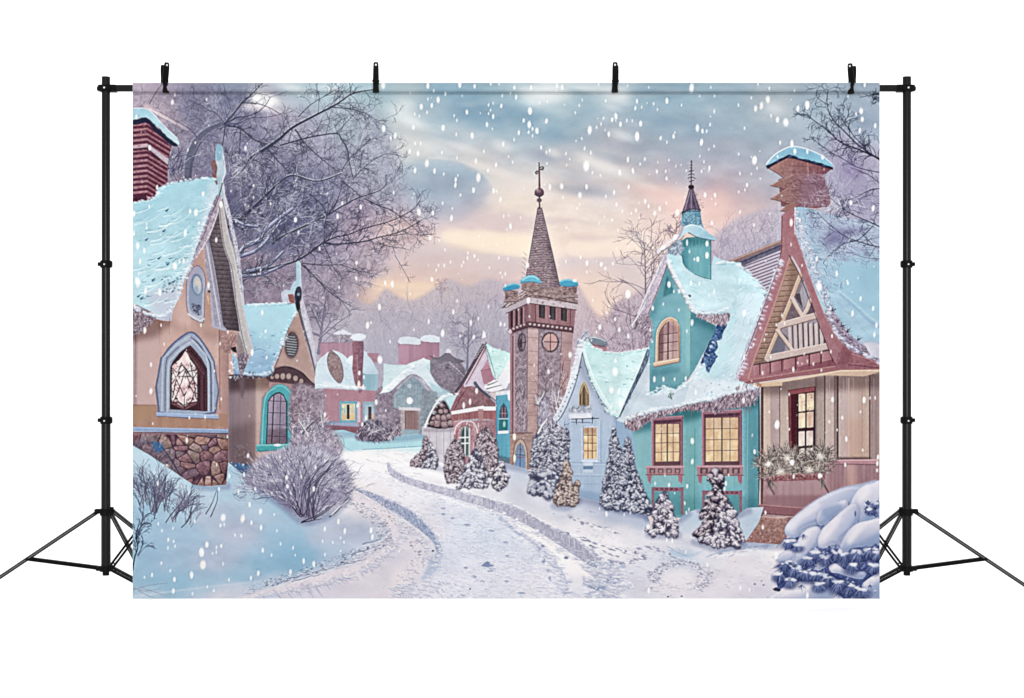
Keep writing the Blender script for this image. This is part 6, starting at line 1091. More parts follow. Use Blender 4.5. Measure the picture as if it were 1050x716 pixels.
# cream cornice
fill([(772,394),(800,390),(830,385),(862,379.5),(902,379),(902,383),(884,386),(860,386),(846,385),(815,391),(776,397)], '#cba48d', pid=P_RH); stroke([(774,395),(815,389),(848,383),(862,380.5),(900,380)], 1, '#ead0b6', None, .7); stroke([(848,385.5),(860,387),(886,386.5),(902,382)], 1.1, '#7d5b55', None, .8)
# wall
wl = [(780,396),(815,390),(846,385),(886,386),(903,382),(903,530),(779,532)]
fill(wl, '#bba49c', pid=P_RH, grad=(785,0,900,0,'#bba29a'), tex=[(VS,.02)])
with clip(mask(wl)):
    for x0,x1,c in ((780,783,'#54353c'),(783,790,'#c9b0a1'),(790,799,'#b09896'),(799,800,'#6c5355'),(800,808,'#bba297'),(835.5,838,'#8f7775'),(838,845,'#a8948e'),(845,846.4,'#3e3038'),(846.4,853,'#bfa7a1'),(853,855,'#c4aba4'),(855,858,'#8e7878'),(858,860,'#3f333b'),(860,871,'#bea6a2'),(871,880,'#c6aa9f'),(880,891,'#bd9f92'),(891,892.5,'#4b3a42'),(892.5,903,'#9b8080')):
        fill([(x0,384),(x1,384),(x1,530),(x0,530)], c, .85, 0, .25, tex=[(VS,.015)])
    fill([(868,430),(890,430),(890,480),(868,480)], '#c2937c', .5, 0, 5); fill([(780,390),(903,380),(903,398),(780,406)], '#5d4547', .55, 0, 4)
    for x in (848,850.5,865,868.5,875,884,888,896,899): stroke([(x,388),(x,470)], .5, R.choice(['#84706f','#c5aea6']), None, .55)
    stroke([(870.3,388),(870.3,530)], 1, '#dab49f', None, .6); fill([(858,469),(893,469),(893,472),(858,472)], '#4b3740', .7, 0, .5)
fill([(774,393.5),(802,391),(802,395.5),(776,397)], '#d6ad8d', .95, pid=P_RH); fill([(776,391),(781,394),(781,398),(776,396)], '#b07a66', .9)
# lower boards and rail
fill([(848,475),(903,475),(903,520),(840,520)], '#a27c83', pid=P_RH, tex=[(VS,.03)]); [stroke([(x,477),(x,515)], .5, '#7c5a66', None, .5) for x in range(852,903,4)]; fill([(868,474),(878,474),(879,516),(869,516)], '#d79d92', .6, 0, 2.2); fill([(851,471.5),(899,471),(899,476),(851,475.5)], '#bd838d', pid=P_RH); stroke([(851,472.2),(899,471.8)], 1, '#e0b0b3', None, .8); stroke([(851,476),(899,476.4)], .9, '#704a58', None, .8)
# door / tall window
fill([(808,400),(836,396),(836,470),(809,470)], '#7f303c', pid=P_RHD); fill([(809,401),(835,397),(835,401),(809,405)], '#a44c53', .95); stroke([(809,405.4),(835,401.6)], .8, '#4b1a27', None, .9); fill([(811.5,406),(816,405),(816,470),(812,470)], '#5d2230', .9); stroke([(810,404),(810.5,470)], 1.2, '#a24e57', None, .8); fill([(816,404),(835,402),(835,470),(817,470)], '#4d2632', .95)
for x0,x1,y0,y1 in ((819,825.6,404.5,422),(827.4,834.5,403.5,421),(819,825.6,424,439),(827.4,834,423,438.5),(819,825,443,457.5),(827,833.5,442.5,457),(819.5,825,460.5,472),(827,833,460,472)):
    m = window_glow([(x0,y0),(x1,y0-.6),(x1-.3,y1-.6),(x0,y1)], ['#e2b193','#f6dcae','#d59f8c','#efc9a2','#c58f86'] if y0 < 440 else ['#dcb7b2','#f0dccb','#c79c9c','#e6cbbf'], int(x0*7+y0)); PID[m > .5] = P_RHD
specks(mask([(819,404),(834,404),(834,425),(819,425)]), 60, ['#8a5a52','#fbe7bf'], .6, .6, 0, .6, 5, (818,403,835,426)); stroke([(836,397),(835.5,470)], 1.2, '#3b2638', None, .85); stroke([(834.6,420),(834,470)], 1.2, '#3d3a5e', None, .8); stroke([(817,440.6),(835,439.6)], 2.2, '#521f30', None, .95)
# base and planter
fill([(783,488),(848,488),(850,512),(846,530),(782,530)], '#aa868c', pid=P_RH, tex=[(VS,.02)]); fill([(783,508),(846,508),(846,524),(780,524)], '#8f606a', .6, 0, 2); fill([(778,517),(830,521),(822,529),(778,527)], '#9a6069', pid=P_RH); stroke([(778,517.5),(830,521.5)], 1, '#c48d90', None, .7); stroke([(780,526.5),(818,529.5)], 1, '#5f3643', None, .7)
fill([(790,487),(846,485),(846,492),(790,494)], '#a2545c', pid=P_RHB, tex=[(GR,.04)]); stroke([(790,488),(846,486)], 1, '#c8858a', None, .7)
dry = ['#4b3f43','#857875','#ab9f99','#6a5c5d','#3f353a','#95877f','#c3b8af']
for x,y,n,l in ((788,474,90,17),(797,468,60,14),(806,467,100,15),(814,472,90,15),(824,478,80,14),(835,472,100,16),(843,466,80,15),(848,474,70,14),(780,478,50,12),(800,482,90,14),(818,484,80,13),(838,484,90,14),(788,488,60,12)): tuft(x, y, n, l, -3.4, .3, [hx(c) for c in dry], .8, .85, .3, .35)
dm_ = mask(spline([(774,478),(780,466),(796,462),(810,458),(828,464),(846,458),(856,470),(852,484),(836,492),(800,492),(782,496)],4,True),0,2); PID[dm_ > .5] = P_RHB; fuzz(dm_, 500, dry, 4, -3.1, 0, .7, .8, 8, (772,456,858,498))
for x,y in ((788,476),(808,470),(841,468),(830,482),(800,484)): dab(x,y,3.4,3,'#e9dccb',.35,0,.9); tuft(x,y,26,6,-3.1,3.1,[hx('#f0e6da'),hx('#cdbfb4')],.6,.8,.2)
stroke([(787,492),(790,500),(794,507)], 3.4, '#6c595f', 1.6, .9, 3); tuft(790,492,24,12,.8,2.0,[hx(c) for c in dry],.9,.8); stroke([(841,492),(846,499),(850,506)], 2.6, '#5d4b52', 1.4, .9, 3); tuft(842,490,18,12,.8,1.8,[hx(c) for c in dry],.9,.8); dab(788,476,1.6,2.4,'#fff',.9); dab(812,474.5,2.2,2.8,'#fff',.95); dab(841,488,2.4,2.2,'#fff',.9)
# steps
for p,c in (([(767,529),(812,532),(812,547),(766,543)],'#a97870'),([(763,543),(766,542),(812,547),(810,560),(763,556.5)],'#a2706b'),([(806,530),(824,530),(818,548),(806,548)],'#96676a')):
    fill(p, c, pid=P_RHS, tex=[(GR,.06)]); specks(mask(p), 130, ['#d9b3a8','#7a4f50','#c08f86','#8d5f5e'], .8, .6, 0, .65, int(p[0][0]), (762,528,826,562)); stroke([p[0],p[1]], .9, '#d6aaa0', None, .6); stroke([p[-1],p[-2]], 1, '#5c3a44', None, .8)
# ============================================================================
#  PART 2e - snowy ground, road, plants, falling snow
# ============================================================================
P_BANK = part('printed_snow_bank', None, 'smooth blue snow bank printed at the lower left'); P_ROAD = part('printed_road', None, 'snow covered road with wheel ruts printed curving towards the viewer'); P_YARD = part('printed_snow_yard', None, 'pinkish snow with footprints printed in front of the right hand houses'); P_FAR = part('printed_snow_yard', None, 'turquoise snow printed in front of the far pink house')
GS = [(140,465,'#aecbdc'),(160,480,'#a6c3d8'),(150,500,'#9dbed5'),(140,530,'#93b5cf'),(180,515,'#9db9d0'),(200,505,'#a9bed2'),(150,560,'#92b3ce'),(190,550,'#98b5ce'),(230,530,'#a4b8cd'),(245,545,'#abb4ca'),(225,570,'#a7b4cb'),(180,580,'#9ab6cf'),(210,585,'#a9b5cc'),(240,500,'#a0bfd4'),(270,520,'#a6bed3'),(290,545,'#93b6cf'),(300,570,'#86b1cd'),(270,580,'#8cb3ce'),(250,590,'#9bb9d0'),(300,530,'#a9b6cc'),(330,545,'#aeb6cb'),(345,565,'#a6b6cd'),(375,550,'#b0bacf'),(385,545,'#b6bed1'),(210,603,'#a9bfd3'),(180,600,'#93b6ce'),(150,595,'#92b5ce'),(150,610,'#a6c0d4'),(240,605,'#c3c9da'),(225,612,'#ccccda'),(280,600,'#b3c3d6'),(236,480,'#9fbcd2'),(250,490,'#a9c3d6'),
 (300,612,'#d3cddb'),(340,605,'#d6cfdc'),(370,595,'#dad1dc'),(385,580,'#d6cfdb'),(400,565,'#d3cdda'),(410,550,'#d8d2dd'),(400,530,'#dfd7de'),(380,515,'#e7dcdf'),(365,505,'#eadfe0'),(420,560,'#d9d1db'),(430,590,'#d3cedb'),(410,605,'#dcd2da'),(440,545,'#d6d0db'),
 (345,462,'#e3e3e8'),(370,466,'#f0ebec'),(400,470,'#f3edee'),(430,478,'#f3ecee'),(370,480,'#e9e3e8'),(400,490,'#e8e3e8'),(430,500,'#e3dfe6'),(460,515,'#d8d8e3'),(480,535,'#ccd2e0'),(500,550,'#c8cfdf'),(470,560,'#cfd3e1'),(520,560,'#cdd2e1'),(520,585,'#d7d6e2'),(490,600,'#d7d5e1'),(460,600,'#dad6e1'),(550,600,'#dcd6df'),(565,590,'#d9d4de'),(540,570,'#cdd0de'),(450,580,'#cbcedd'),(420,520,'#dcd7df'),(445,500,'#dedae1'),
 (455,484,'#efe8ea'),(440,482,'#eee7e8'),(475,494,'#e6e1e6'),(500,503,'#d9d8e1'),(530,490,'#c6cad9'),(545,483,'#cdd0dc'),(520,480,'#c3c9d9'),(540,500,'#cdcedb'),(560,512,'#cfcfdb'),(585,522,'#c9cbd8'),(610,522,'#bcc1d3'),(635,528,'#b4bcd0'),(655,532,'#b2bacf'),(600,540,'#dedae2'),(640,545,'#dcd8e0'),(670,550,'#d8d4de'),(590,552,'#e6e0e5'),(625,560,'#e9e2e6'),(700,540,'#c3c8d7'),(705,530,'#adbfd3'),(715,545,'#cbcbd8'),(690,556,'#d6d1db'),(725,558,'#d0cfdb'),(700,568,'#b9c5d7'),(730,565,'#d5d1db'),(770,535,'#b4c3d5'),(765,550,'#b7c3d5'),(780,562,'#cdcfdc'),(760,575,'#dfd7de'),(800,570,'#e3dadf'),(790,590,'#ddd5dd'),(770,605,'#d3ccd9'),(740,600,'#d8d1db'),(690,600,'#dad3dd'),(650,600,'#d0cedb'),(620,595,'#c8cbdb'),(600,605,'#d3d1dd'),(575,565,'#f0e7e6'),(590,582,'#ede4e5'),(605,600,'#e4dde2'),(550,545,'#ece5e7'),(840,605,'#cfc7d5'),(870,610,'#bdbfd3'),(810,555,'#d3d3de'),
 (345,450,'#b3d7e0'),(365,455,'#a6d1dd'),(390,455,'#a3cfdb'),(415,453,'#a9d3dc'),(432,452,'#b3d9df'),(350,443,'#a6cfdc')]
gp = [(136,457),(152,466),(170,478),(186,489.5),(199,497.5),(215,499),(232,497.5),(234,474),(240,479),(250,487),(258,492),(270,484),(290,470),(315,462),(330,458),(336,446),(344,441.5),(352,441),(362,444),(372,447),(384,449),(396,450),(406,447),(416,446),(426,445),(436,446),(434,474),(439,474),(448,473),(456,476),(462,482),(480,492),(500,482),(510,474),(520,475.5),(530,478),(540,481),(548,488),(562,500),(580,506),(600,511),(625,517),(650,523.5),(664,529),(668,540),(684,545),(690,540),(697,532),(706,525),(716,522),(724,524),(740,530),(756,528),(766,521),(783,520),(778,536),(764,556),(800,558.5),(806,552),(812,540),(903,520),(903,615),(135,615)]
GF = field(GS, 4, 1.5)
gm = mask(gp)
with clip(gm):
    comp((0, H, 0, W), np.ones((H, W), np.float32), GF, 1., P_YARD, [(SNOWN, .02), (fbm(30, 8, 3, 2.2), .02)])
PID[(gm > .5) & (mask([(130,450),(340,450),(360,500),(395,535),(403,548),(398,560),(360,577),(286,600),(240,614),(130,616)]) > .5)] = P_BANK
rdm = mask([(330,462),(436,464),(433,474),(400,474),(397,484),(445,503),(500,518),(545,538),(580,558),(612,586),(612,616),(238,616),(290,601),(362,578),(400,560),(404,546),(392,530),(372,515),(355,500),(345,480)], 0, 0)
PID[(gm > .5) & (rdm > .5)] = P_ROAD
PID[(gm > .5) & (mask([(330,440),(440,440),(438,458),(400,459),(360,464),(332,462)]) > .5)] = P_FAR
with clip(gm):
    # far turquoise snow
    fill([(336,446),(352,441),(372,446),(396,451),(416,446),(437,446),(436,458),(410,459.5),(385,460),(360,463),(345,460)], '#a5d2de', .8, 3, 1.2); fill([(345,443),(360,446),(372,449),(362,452),(348,449)], '#bfe0e8', .7, 3, 1)
    stroke([(372,461),(395,460),(415,458.5),(436,457.5)], .9, '#7fa7ba', None, .7, 3); stroke([(372,462.2),(400,461),(436,459)], 1, '#eef3f4', None, .6, 3); stroke([(336,446),(346,452),(356,460),(362,463)], .8, '#7f95a6', .4, .7, 3)
    # far road surface
    fill([(340,466),(372,462.5),(432,464),(437,478),(410,478),(398,482),(380,484),(352,480)], '#f5f0ef', .6, 3, 2); ridges(ALLM, (345,464,432,500), 90, ['#b9afbc','#a9a2b4','#f8f3f2'], 12, .25, .8, .55, 3)
    # left bank modelling
    fill([(136,457),(170,478),(199,498),(215,499),(190,512),(165,500),(136,480)], '#b9d0df', .5, 0, 5); fill([(205,498),(260,493),(310,515),(350,540),(330,560),(300,555),(260,515),(230,503)], '#b0bdd0', .35, 0, 8); fill([(262,505),(300,520),(325,545),(310,555),(290,540),(270,520)], '#8fb5d0', .6, 0, 8); fill([(290,552),(310,545),(340,572),(300,588),(270,585)], '#7faecb', .45, 0, 8); fill([(200,520),(235,520),(240,545),(200,540)], '#b3b9cf', .4, 0, 8)
    stroke([(232,500),(262,503),(285,512),(302,526),(315,545),(322,560)], 5, '#b7b9cd', 3, .35, 5, soft=5); fill([(140,590),(200,582),(260,592),(230,602),(160,604)], '#84b1cb', .45, 0, 6); stroke([(136,612),(180,606),(230,600),(280,595)], 2, '#d3d6e2', 1, .4, 4, soft=2); fill([(136,545),(165,560),(160,590),(136,585)], '#8aaecb', .4, 0, 6)
    # snow lip that turns the corner
    lip = [(357,503),(372,508),(390,519),(406,533),(413,545),(412,556),(400,571),(384,585),(362,594),(330,601),(300,606),(262,614),(240,614),(286,600),(330,588),(368,577),(392,563),(402,550),(397,540),(384,527),(366,515),(354,510)]
    fill(lip, '#ddd2da', .85, 3, 1.6, tex=[(GR,.02)])
    for k in range(150):
        t = R.random(); q = [(402,552),(398,565),(385,578),(366,588),(340,596),(310,603),(280,609)]; i = min(int(t*6), 5); f = t*6-i; x = q[i][0]*(1-f)+q[i+1][0]*f; y = q[i][1]*(1-f)+q[i+1][1]*f-R.uniform(-1,5); l = R.uniform(3,8)
        stroke([(x,y),(x+l*.3,y+l*.5),(x+l*.8,y+l)], R.uniform(.6,1.4), R.choice(['#c3bacb','#b5b0c4','#efe5e7','#a9aac2']), .4, .6, 3)
    for x,y in ((300,604),(305,607),(314,601),(322,600),(316,606),(296,609),(285,610),(325,605),(270,612),(333,598)): stroke([(x,y),(x+3,y+3.4),(x+5.5,y+7)], 2.0, '#a9b0ca', .8, .6, 3)
    em = mask([(350,510),(372,516),(392,531),(402,545),(400,556),(388,566),(362,577),(330,586),(290,598),(255,608),(252,602),(290,590),(340,572),(375,560),(388,552),(384,540),(368,526),(350,518)], 0, 2.2)
    specks(em, 520, ['#5d6786','#7d85a2','#4d5775','#9aa0b7','#e9e7ee'], 1.2, .5, -.35, .7, 4, (250,508,406,610)); fill([(352,514),(372,520),(390,535),(396,546),(386,549),(374,535),(356,522)], '#cfc9d4', .4, 0, 2)
    for p in ([(286,599),(300,593),(320,588),(336,584),(350,579)],[(300,596),(318,591),(334,588)],[(352,578),(365,576),(376,572)],[(372,558),(385,555),(395,550)],[(366,566),(378,563)]): stroke([(a+R.uniform(-2,2),b+R.uniform(-1,1)) for a,b in spline(p,5)], 1.5, '#66718f', .5, .5); stroke([(a,b+2) for a,b in p], 1.4, '#e6e6ee', .6, .5, 3)
    specks(mask([(360,505),(400,525),(435,550),(440,575),(415,600),(400,600),(425,570),(415,545),(380,520)],0,3), 190, ['#8d8698','#a59cab','#6f6a80','#f7f0ef'], 1.1, .6, .5, .65, 5, (355,503,445,610)); fill([(400,582),(425,572),(440,580),(420,600),(400,606)], '#eadcdf', .5, 0, 5)
    # left rut shadow
    rt = [(364,501),(376,503),(392,510),(410,518),(428,529),(440,541),(449,553),(453,563),(452,572),(446,580),(442,582),(447,570),(446,560),(438,550),(425,540),(412,531),(398,523),(384,514),(372,508)]
    fill(rt, '#a1a4bd', .95, 3, .7, (370,503,450,575,'#97a8c4'), tex=[(GR,.06)]); fuzz(mask(spline(rt,3,True)), 330, ['#8287a5','#c3c3d2','#b1b3c8','#75799a'], 3, 1.0, 1.9, .7, .65, 4, (362,500,455,584)); stroke([(372,501.5),(392,508),(412,517),(430,528),(442,540),(451,552),(455,564)], 1.4, '#efeaed', 1, .75, 5); stroke([(366,504),(384,514.5),(400,524.5),(414,533),(428,543),(440,553)], 1.2, '#f3e9e9', .8, .7, 5); fill([(443,570),(452,568),(448,584),(438,594),(432,596)], '#a5b5cd', .7, 0, 2)
    # road surface marks
    rd = mask([(380,482),(440,496),(500,520),(560,560),(585,600),(580,616),(400,616),(440,590),(458,565),(445,540),(415,515)],0,3)
    ridges(rd, (380,482,590,614), 800, ['#b3b7cc','#c1c3d4','#f6f2f3','#a3a9c3','#ebe8ee'], 5.5, .32, .8, .55, 7); specks(rd, 700, ['#9aa1bc','#b0b5cb','#f7f4f5','#fbf8f7'], .9, .4, .3, .6, 8, (380,482,590,614)); ridges(rd, (455,535,590,614), 44, ['#98a0bc','#a9afc7'], 6, .25, 1.3, .6, 9)
    for k in range(70): x = R.uniform(398,470); y = R.uniform(596,613); stroke([(x,y),(x+R.uniform(2,5),y+R.uniform(2,4))], 1.1, R.choice(['#9fa3be','#c9c6d4','#f0eaed','#8d92b0']), .4, .6)
    for x,y,w in ((452,527,5),(462,531,4),(475,538,8),(500,544,7),(515,556,6),(518,570,6),(475,582,5),(500,583,8),(483,591,6),(492,596,5),(517,596,5),(530,608,9),(472,610,6),(452,521,5)): fill([(x,y),(x+w*.5,y-1.2),(x+w,y+.2),(x+w*.8,y+1.6),(x+w*.3,y+1.4)], '#8f98b6', .75, 2); stroke([(x,y-1.6),(x+w,y-1)], .8, '#f4f1f3', .4, .7)
    fill([(493,580.5),(497,577),(500,575.5),(504,578),(507,580.5),(500,582)], '#7f8dad', .95); fill([(500,585),(507,584),(505,586.5),(500,586.5)], '#7f8dad', .8); dab(444,565,1.3,1.1,'#3f4661',.9); dab(482,604,.9,.9,'#454b60',.8)
    # right-hand bank
    bk = [(397,475),(400,474.5),(402,480),(410,486),(425,491.5),(445,497),(470,503),(500,511.5),(530,520.5),(548,530),(562,538),(580,546),(600,559),(610,566),(616,572),(617,579),(611,583),(600,577),(585,567),(570,557),(553,546),(535,536),(510,525),(485,516.5),(460,509),(440,503.5),(420,497.5),(404,490),(398,484)]
    fill(bk, '#b9b5c5', .97, 2, .35, (420,490,600,570,'#a9a8bb'), tex=[(GR,.04)])
    with clip(mask(spline(bk,2,True))):
        for k in range(420):
            x = R.uniform(398,620); y = 474+(x-398)*.43+R.uniform(-6,22) if x > 520 else 484+(x-410)*.31+R.uniform(-8,10); l = R.uniform(4,10)*(.5+(x-398)/300); stroke([(x,y),(x+l*.08,y+l)], R.uniform(.7,1.8), R.choice(['#8f8fa9','#c9c5d2','#a3a1b7','#d3cfd9','#9a99b1']), .5, .55)
        stroke([(398,486),(420,498.5),(460,510),(500,522),(535,537),(570,558),(615,586)], 3, '#8e90ac', 3, .45, 5, soft=2)
    stroke([(399,473.5),(404,481),(420,489),(445,496),(470,502),(500,510.5),(530,519.5),(560,536.5),(582,546.5),(602,559.5),(618,571)], 1.4, '#f1ecee', 1.6, .85, 5)
    fill([(510,526),(535,537),(553,547.5),(570,558.5),(588,571),(604,581),(614,588),(612,598),(606,596),(592,584),(576,572),(560,560),(545,550),(528,538)], '#f2e8e7', .85, 2, 1.3); fill([(403,491),(430,501.5),(470,514),(500,524),(512,528),(500,526),(460,514),(425,502)], '#f3ecec', .8, 0, .9)
    for x,y,r in ((517,526.5,1.8),(530,532.5,1.5),(551,544.5,1.8),(504,523.5,1.4)): dab(x,y,r,r*.8,'#fbf5f3',.95,0,.3); dab(x+.3,y+1.4,r,r*.4,'#9799b2',.5)
    for p in ([(513,532),(520,537),(526,543),(533,549)],[(534,547),(541,552),(549,559),(553,562)],[(553,562),(562,570),(570,580),(577,588)],[(576,588),(580,598),(578,610)]): stroke(p, 4, '#9aa5c1', 2.4, .65, 4, soft=1); stroke([(a+2.4,b-1.6) for a,b in p], 1.2, '#fbf3f0', .8, .6, 4)
    specks(mask([(545,555),(560,566),(580,590),(585,612),(570,612),(556,580)],0,2), 90, ['#7c87a8','#a2a9c3','#eeecf1','#b9bdd0'], 2, 1.1, .6, .75, 3, (543,553,590,614))
    for x,y,w in ((553,560,6),(578,572,5),(580,547,4)): fill([(x,y),(x+w*.4,y-1.8),(x+w,y-.4),(x+w*.9,y+1.4),(x+w*.2,y+1.4)], '#6f7b9c', .85)
    # clods at the end of the bank
    for k in range(150):
        x = R.gauss(622,11); y = R.uniform(576,613)
        w = R.uniform(1,4.6); h_ = w*R.uniform(.4,.8); fill([(x-w,y+h_*.4),(x-w*.3,y-h_),(x+w*.5,y-h_*.6),(x+w,y+h_*.5),(x,y+h_)], R.choice(['#b5bcd2','#c9ccdb','#a0abc7','#e2e1e9','#bfc4d6']), .65, 0, .3); stroke([(x-w,y+h_*.5),(x,y+h_),(x+w,y+h_*.6)], .7, '#8590ad', .4, .5); stroke([(x-w*.8,y),(x-w*.2,y-h_),(x+w*.5,y-h_*.6)], .8, '#f6f4f6', .5, .7)
    fill([(622,594),(629,589),(635,594),(631,599),(624,598)], '#8798bb', .9); fill([(610,605),(618,598),(626,604),(616,608)], '#92a2c3', .9); fill([(597,590),(612,597),(610,604),(598,597)], '#b3b6ca', .8, tex=[(GR,.06)]); stroke([(598,598),(610,604)], 1.2, '#7f88a8', None, .7)
    # yard: footprints, hollows
    for p,w in (([(591,549),(605,555),(620,560),(640,566),(660,570)],2.4),([(604,560),(620,566),(634,571)],1.6),([(584,530),(600,537),(615,541),(635,546)],1.8),([(625,575),(640,578),(655,574),(662,571)],2),([(655,562),(670,562),(690,570)],1.4)):
        q = spline(p, 9)
        for x,y in q: 
            if R.random() < .8: dab(x+R.uniform(-2,2), y+R.uniform(-1.4,1.4), R.uniform(1.2,3), R.uniform(.5,1.1), R.choice(['#8f90a9','#a9a7bb','#7d7f9b','#f4efef']), .75, .3, .4)
    fill([(686,562),(700,569),(716,566),(724,563),(712,570),(698,571),(688,567)], '#a9bdd6', .8, 3, 1.2); stroke([(684,560),(696,567),(706,571)], 1, '#8f97b5', .5, .6, 3)
    rg = [(662,590),(672,582),(684,575),(694,572),(708,576),(722,580),(731,586),(729,598),(722,606),(712,604),(716,592),(714,586),(700,580),(688,582),(678,590),(672,600)]
    specks(mask(spline(rg,3,True),0,1.5), 520, ['#84859f','#a3a1b6','#e9e5ea','#6d708f','#b9b6c6'], 1.2, .6, .3, .65, 6, (658,568,736,610)); fill([(682,590),(700,583),(712,590),(708,604),(690,606),(680,600)], '#e6dfe3', .6, 0, 3); stroke([(672,592),(678,601)], 1, '#7d7f9a', .5, .7)
    specks(mask([(725,569),(760,562),(800,556),(800,560),(760,567),(735,574)],0,1.2), 90, ['#8c8ea6','#efe9ec','#aaa9bb'], 2, .7, -.2, .65, 7, (722,555,803,576)); stroke([(725,571),(745,564.5),(770,561.5),(800,557)], 2, '#9fb3cc', 1.4, .6, 4, soft=1)
    specks(ALLM, 160, ['#8f8fa8','#a7a5ba'], 1.2, .5, .1, .45, 9, (560,520,830,614)); ridges(gm, (560,525,830,612), 120, ['#bab6c6','#f1ecee','#c6c2cf'], 9, .15, 1, .4, 10)
    for x,y in ((781,596),(774,599),(783,600),(668,603),(685,612),(699,611.5),(652,566)): dab(x,y,1.2,.8,'#454a66',.85)
    fill([(700,528),(712,524),(718,530),(730,540),(700,548),(695,540)], '#b5c6d7', .55, 0, 3); fill([(645,523),(668,530),(668,548),(640,540),(610,525)], '#aab5cc', .4, 0, 5); fill([(690,546),(740,560),(725,566),(700,560)], '#e2dce1', .5, 0, 3); fill([(545,489),(580,507),(640,521),(640,528),(580,516),(545,500)], '#9aa2bb', .45, 0, 3); fill([(520,478),(545,484),(560,498),(530,492)], '#b6bfd1', .5, 0, 3); fill([(436,474),(452,473),(460,482),(452,486),(438,482)], '#f3edec', .7, 0, 2); fill([(670,549),(700,551),(735,561),(765,560),(740,566),(700,558)], '#9da5be', .35, 0, 2.5)
    fill([(770,560),(830,560),(815,580),(780,575)], '#ebe3e5', .4, 0, 5); fill([(783,595),(800,585),(815,600),(800,614),(770,614)], '#c3c0d2', .5, 0, 6)

# churned snow: lumps and crumbs along the ruts, broken tracks
def lumps(p, n, sp, r0, r1, seed, dk='#9a9fba', md='#c9c9d8', lt='#f4efef', sc_=None):
    q = spline(p, 12); rr = random.Random(seed)
    for k in range(n):
        i = rr.randrange(len(q)); x = q[i][0]+rr.gauss(0, sp); y = q[i][1]+rr.gauss(0, sp*.45); r = rr.uniform(r0, r1)*(sc_ or .32+(y-470)/190)
        e = rr.uniform(.7, 1.2) if sc_ else rr.uniform(.9, 2.2); g = rr.uniform(0, .5); dab(x+.3*r, y+.45*r, r*e, r*.45, dk, rr.uniform(.15,.55), g, .7); dab(x, y, r*.9*e, r*.5, md, .45, g, .7); dab(x-.2*r, y-.25*r, r*.6*e, r*.28, lt, rr.uniform(.2,.7), g, .8)
with clip(gm):
    lumps([(399,474),(404,482),(420,490),(445,497),(470,503),(500,511.5),(530,521),(560,538),(582,548),(602,561),(616,573)], 260, 1.8, .8, 2.6, 1)
    lumps([(404,490),(430,501),(470,513),(510,527),(540,541),(570,559),(596,578),(612,590)], 260, 2.4, .7, 2.4, 2)
    lumps([(366,501),(392,509),(417,519),(434,532),(446,547),(452,562),(446,580)], 240, 1.8, .7, 2.2, 3); lumps([(360,504),(384,515),(404,527),(420,540),(436,556),(440,574)], 200, 2.6, .6, 2, 4)
    lumps([(408,534),(412,550),(396,570),(372,586),(330,598),(270,611)], 260, 3.4, .7, 2.2, 5); lumps([(352,512),(380,524),(398,542),(394,560),(360,577),(300,592),(250,608)], 240, 3, .5, 1.6, 6, '#7d85a2')
    lumps([(622,580),(622,595),(624,610)], 130, 11, 1, 3, 7); lumps([(520,535),(548,556),(570,580),(580,606)], 240, 4, .8, 2.4, 8)
    for k in range(5): lumps([(415+k*22,498+k*5),(455+k*20,530+k*8),(480+k*22,575+k*4),(470+k*26,612)], 170, 9, .5, 1.9, 20+k, '#a9adc6', '#cfd0de', '#f6f2f3')
    lumps([(400,468),(380,476),(400,488),(430,505)], 200, 16, .6, 1.6, 30, '#c0b9c6', '#dfdae1', '#faf6f4'); lumps([(430,600),(415,606),(450,590)], 160, 14, .6, 2, 31)
    lumps([(600,545),(640,560),(690,575),(730,590),(690,605),(650,598)], 260, 8, .5, 1.6, 32, '#a3a1b7', '#d0cbd7', '#f3eeef'); lumps([(700,560),(760,566),(800,580),(760,600)], 120, 14, .5, 1.4, 33, '#b3afc2', '#d6d1db', '#f3eeef')

with clip(gm): light([(345,466),(432,468),(500,515),(600,570),(600,614),(410,614),(452,575),(440,540),(370,500)], .035, soft=10, tint=(.9,.98,1.1)); light([(600,540),(800,560),(800,614),(640,614)], .025, soft=14); light([(140,470),(330,520),(380,560),(140,612)], .02, soft=14)
# contact shade printed where walls meet the snow
with clip(gm):
    for p in ([(578,508),(612,515),(650,524),(668,532)],[(664,532),(690,536),(706,527)],[(440,478),(462,484),(484,492),(508,478)],[(509,476),(545,484),(560,500)],[(334,447),(362,446),(400,450),(436,447)],[(199,499),(215,500),(233,499)],[(262,500),(290,520),(312,536),(340,528),(358,512)],[(763,558),(800,561),(806,556)],[(718,524),(745,531),(768,524)],[(665,549),(680,550),(696,549)],[(712,556),(735,563),(762,560)],[(568,519),(580,521),(593,515)],[(618,520),(640,525),(668,530)]): stroke(p, 7, '#5f6b90', 7, .34, 4, soft=4)
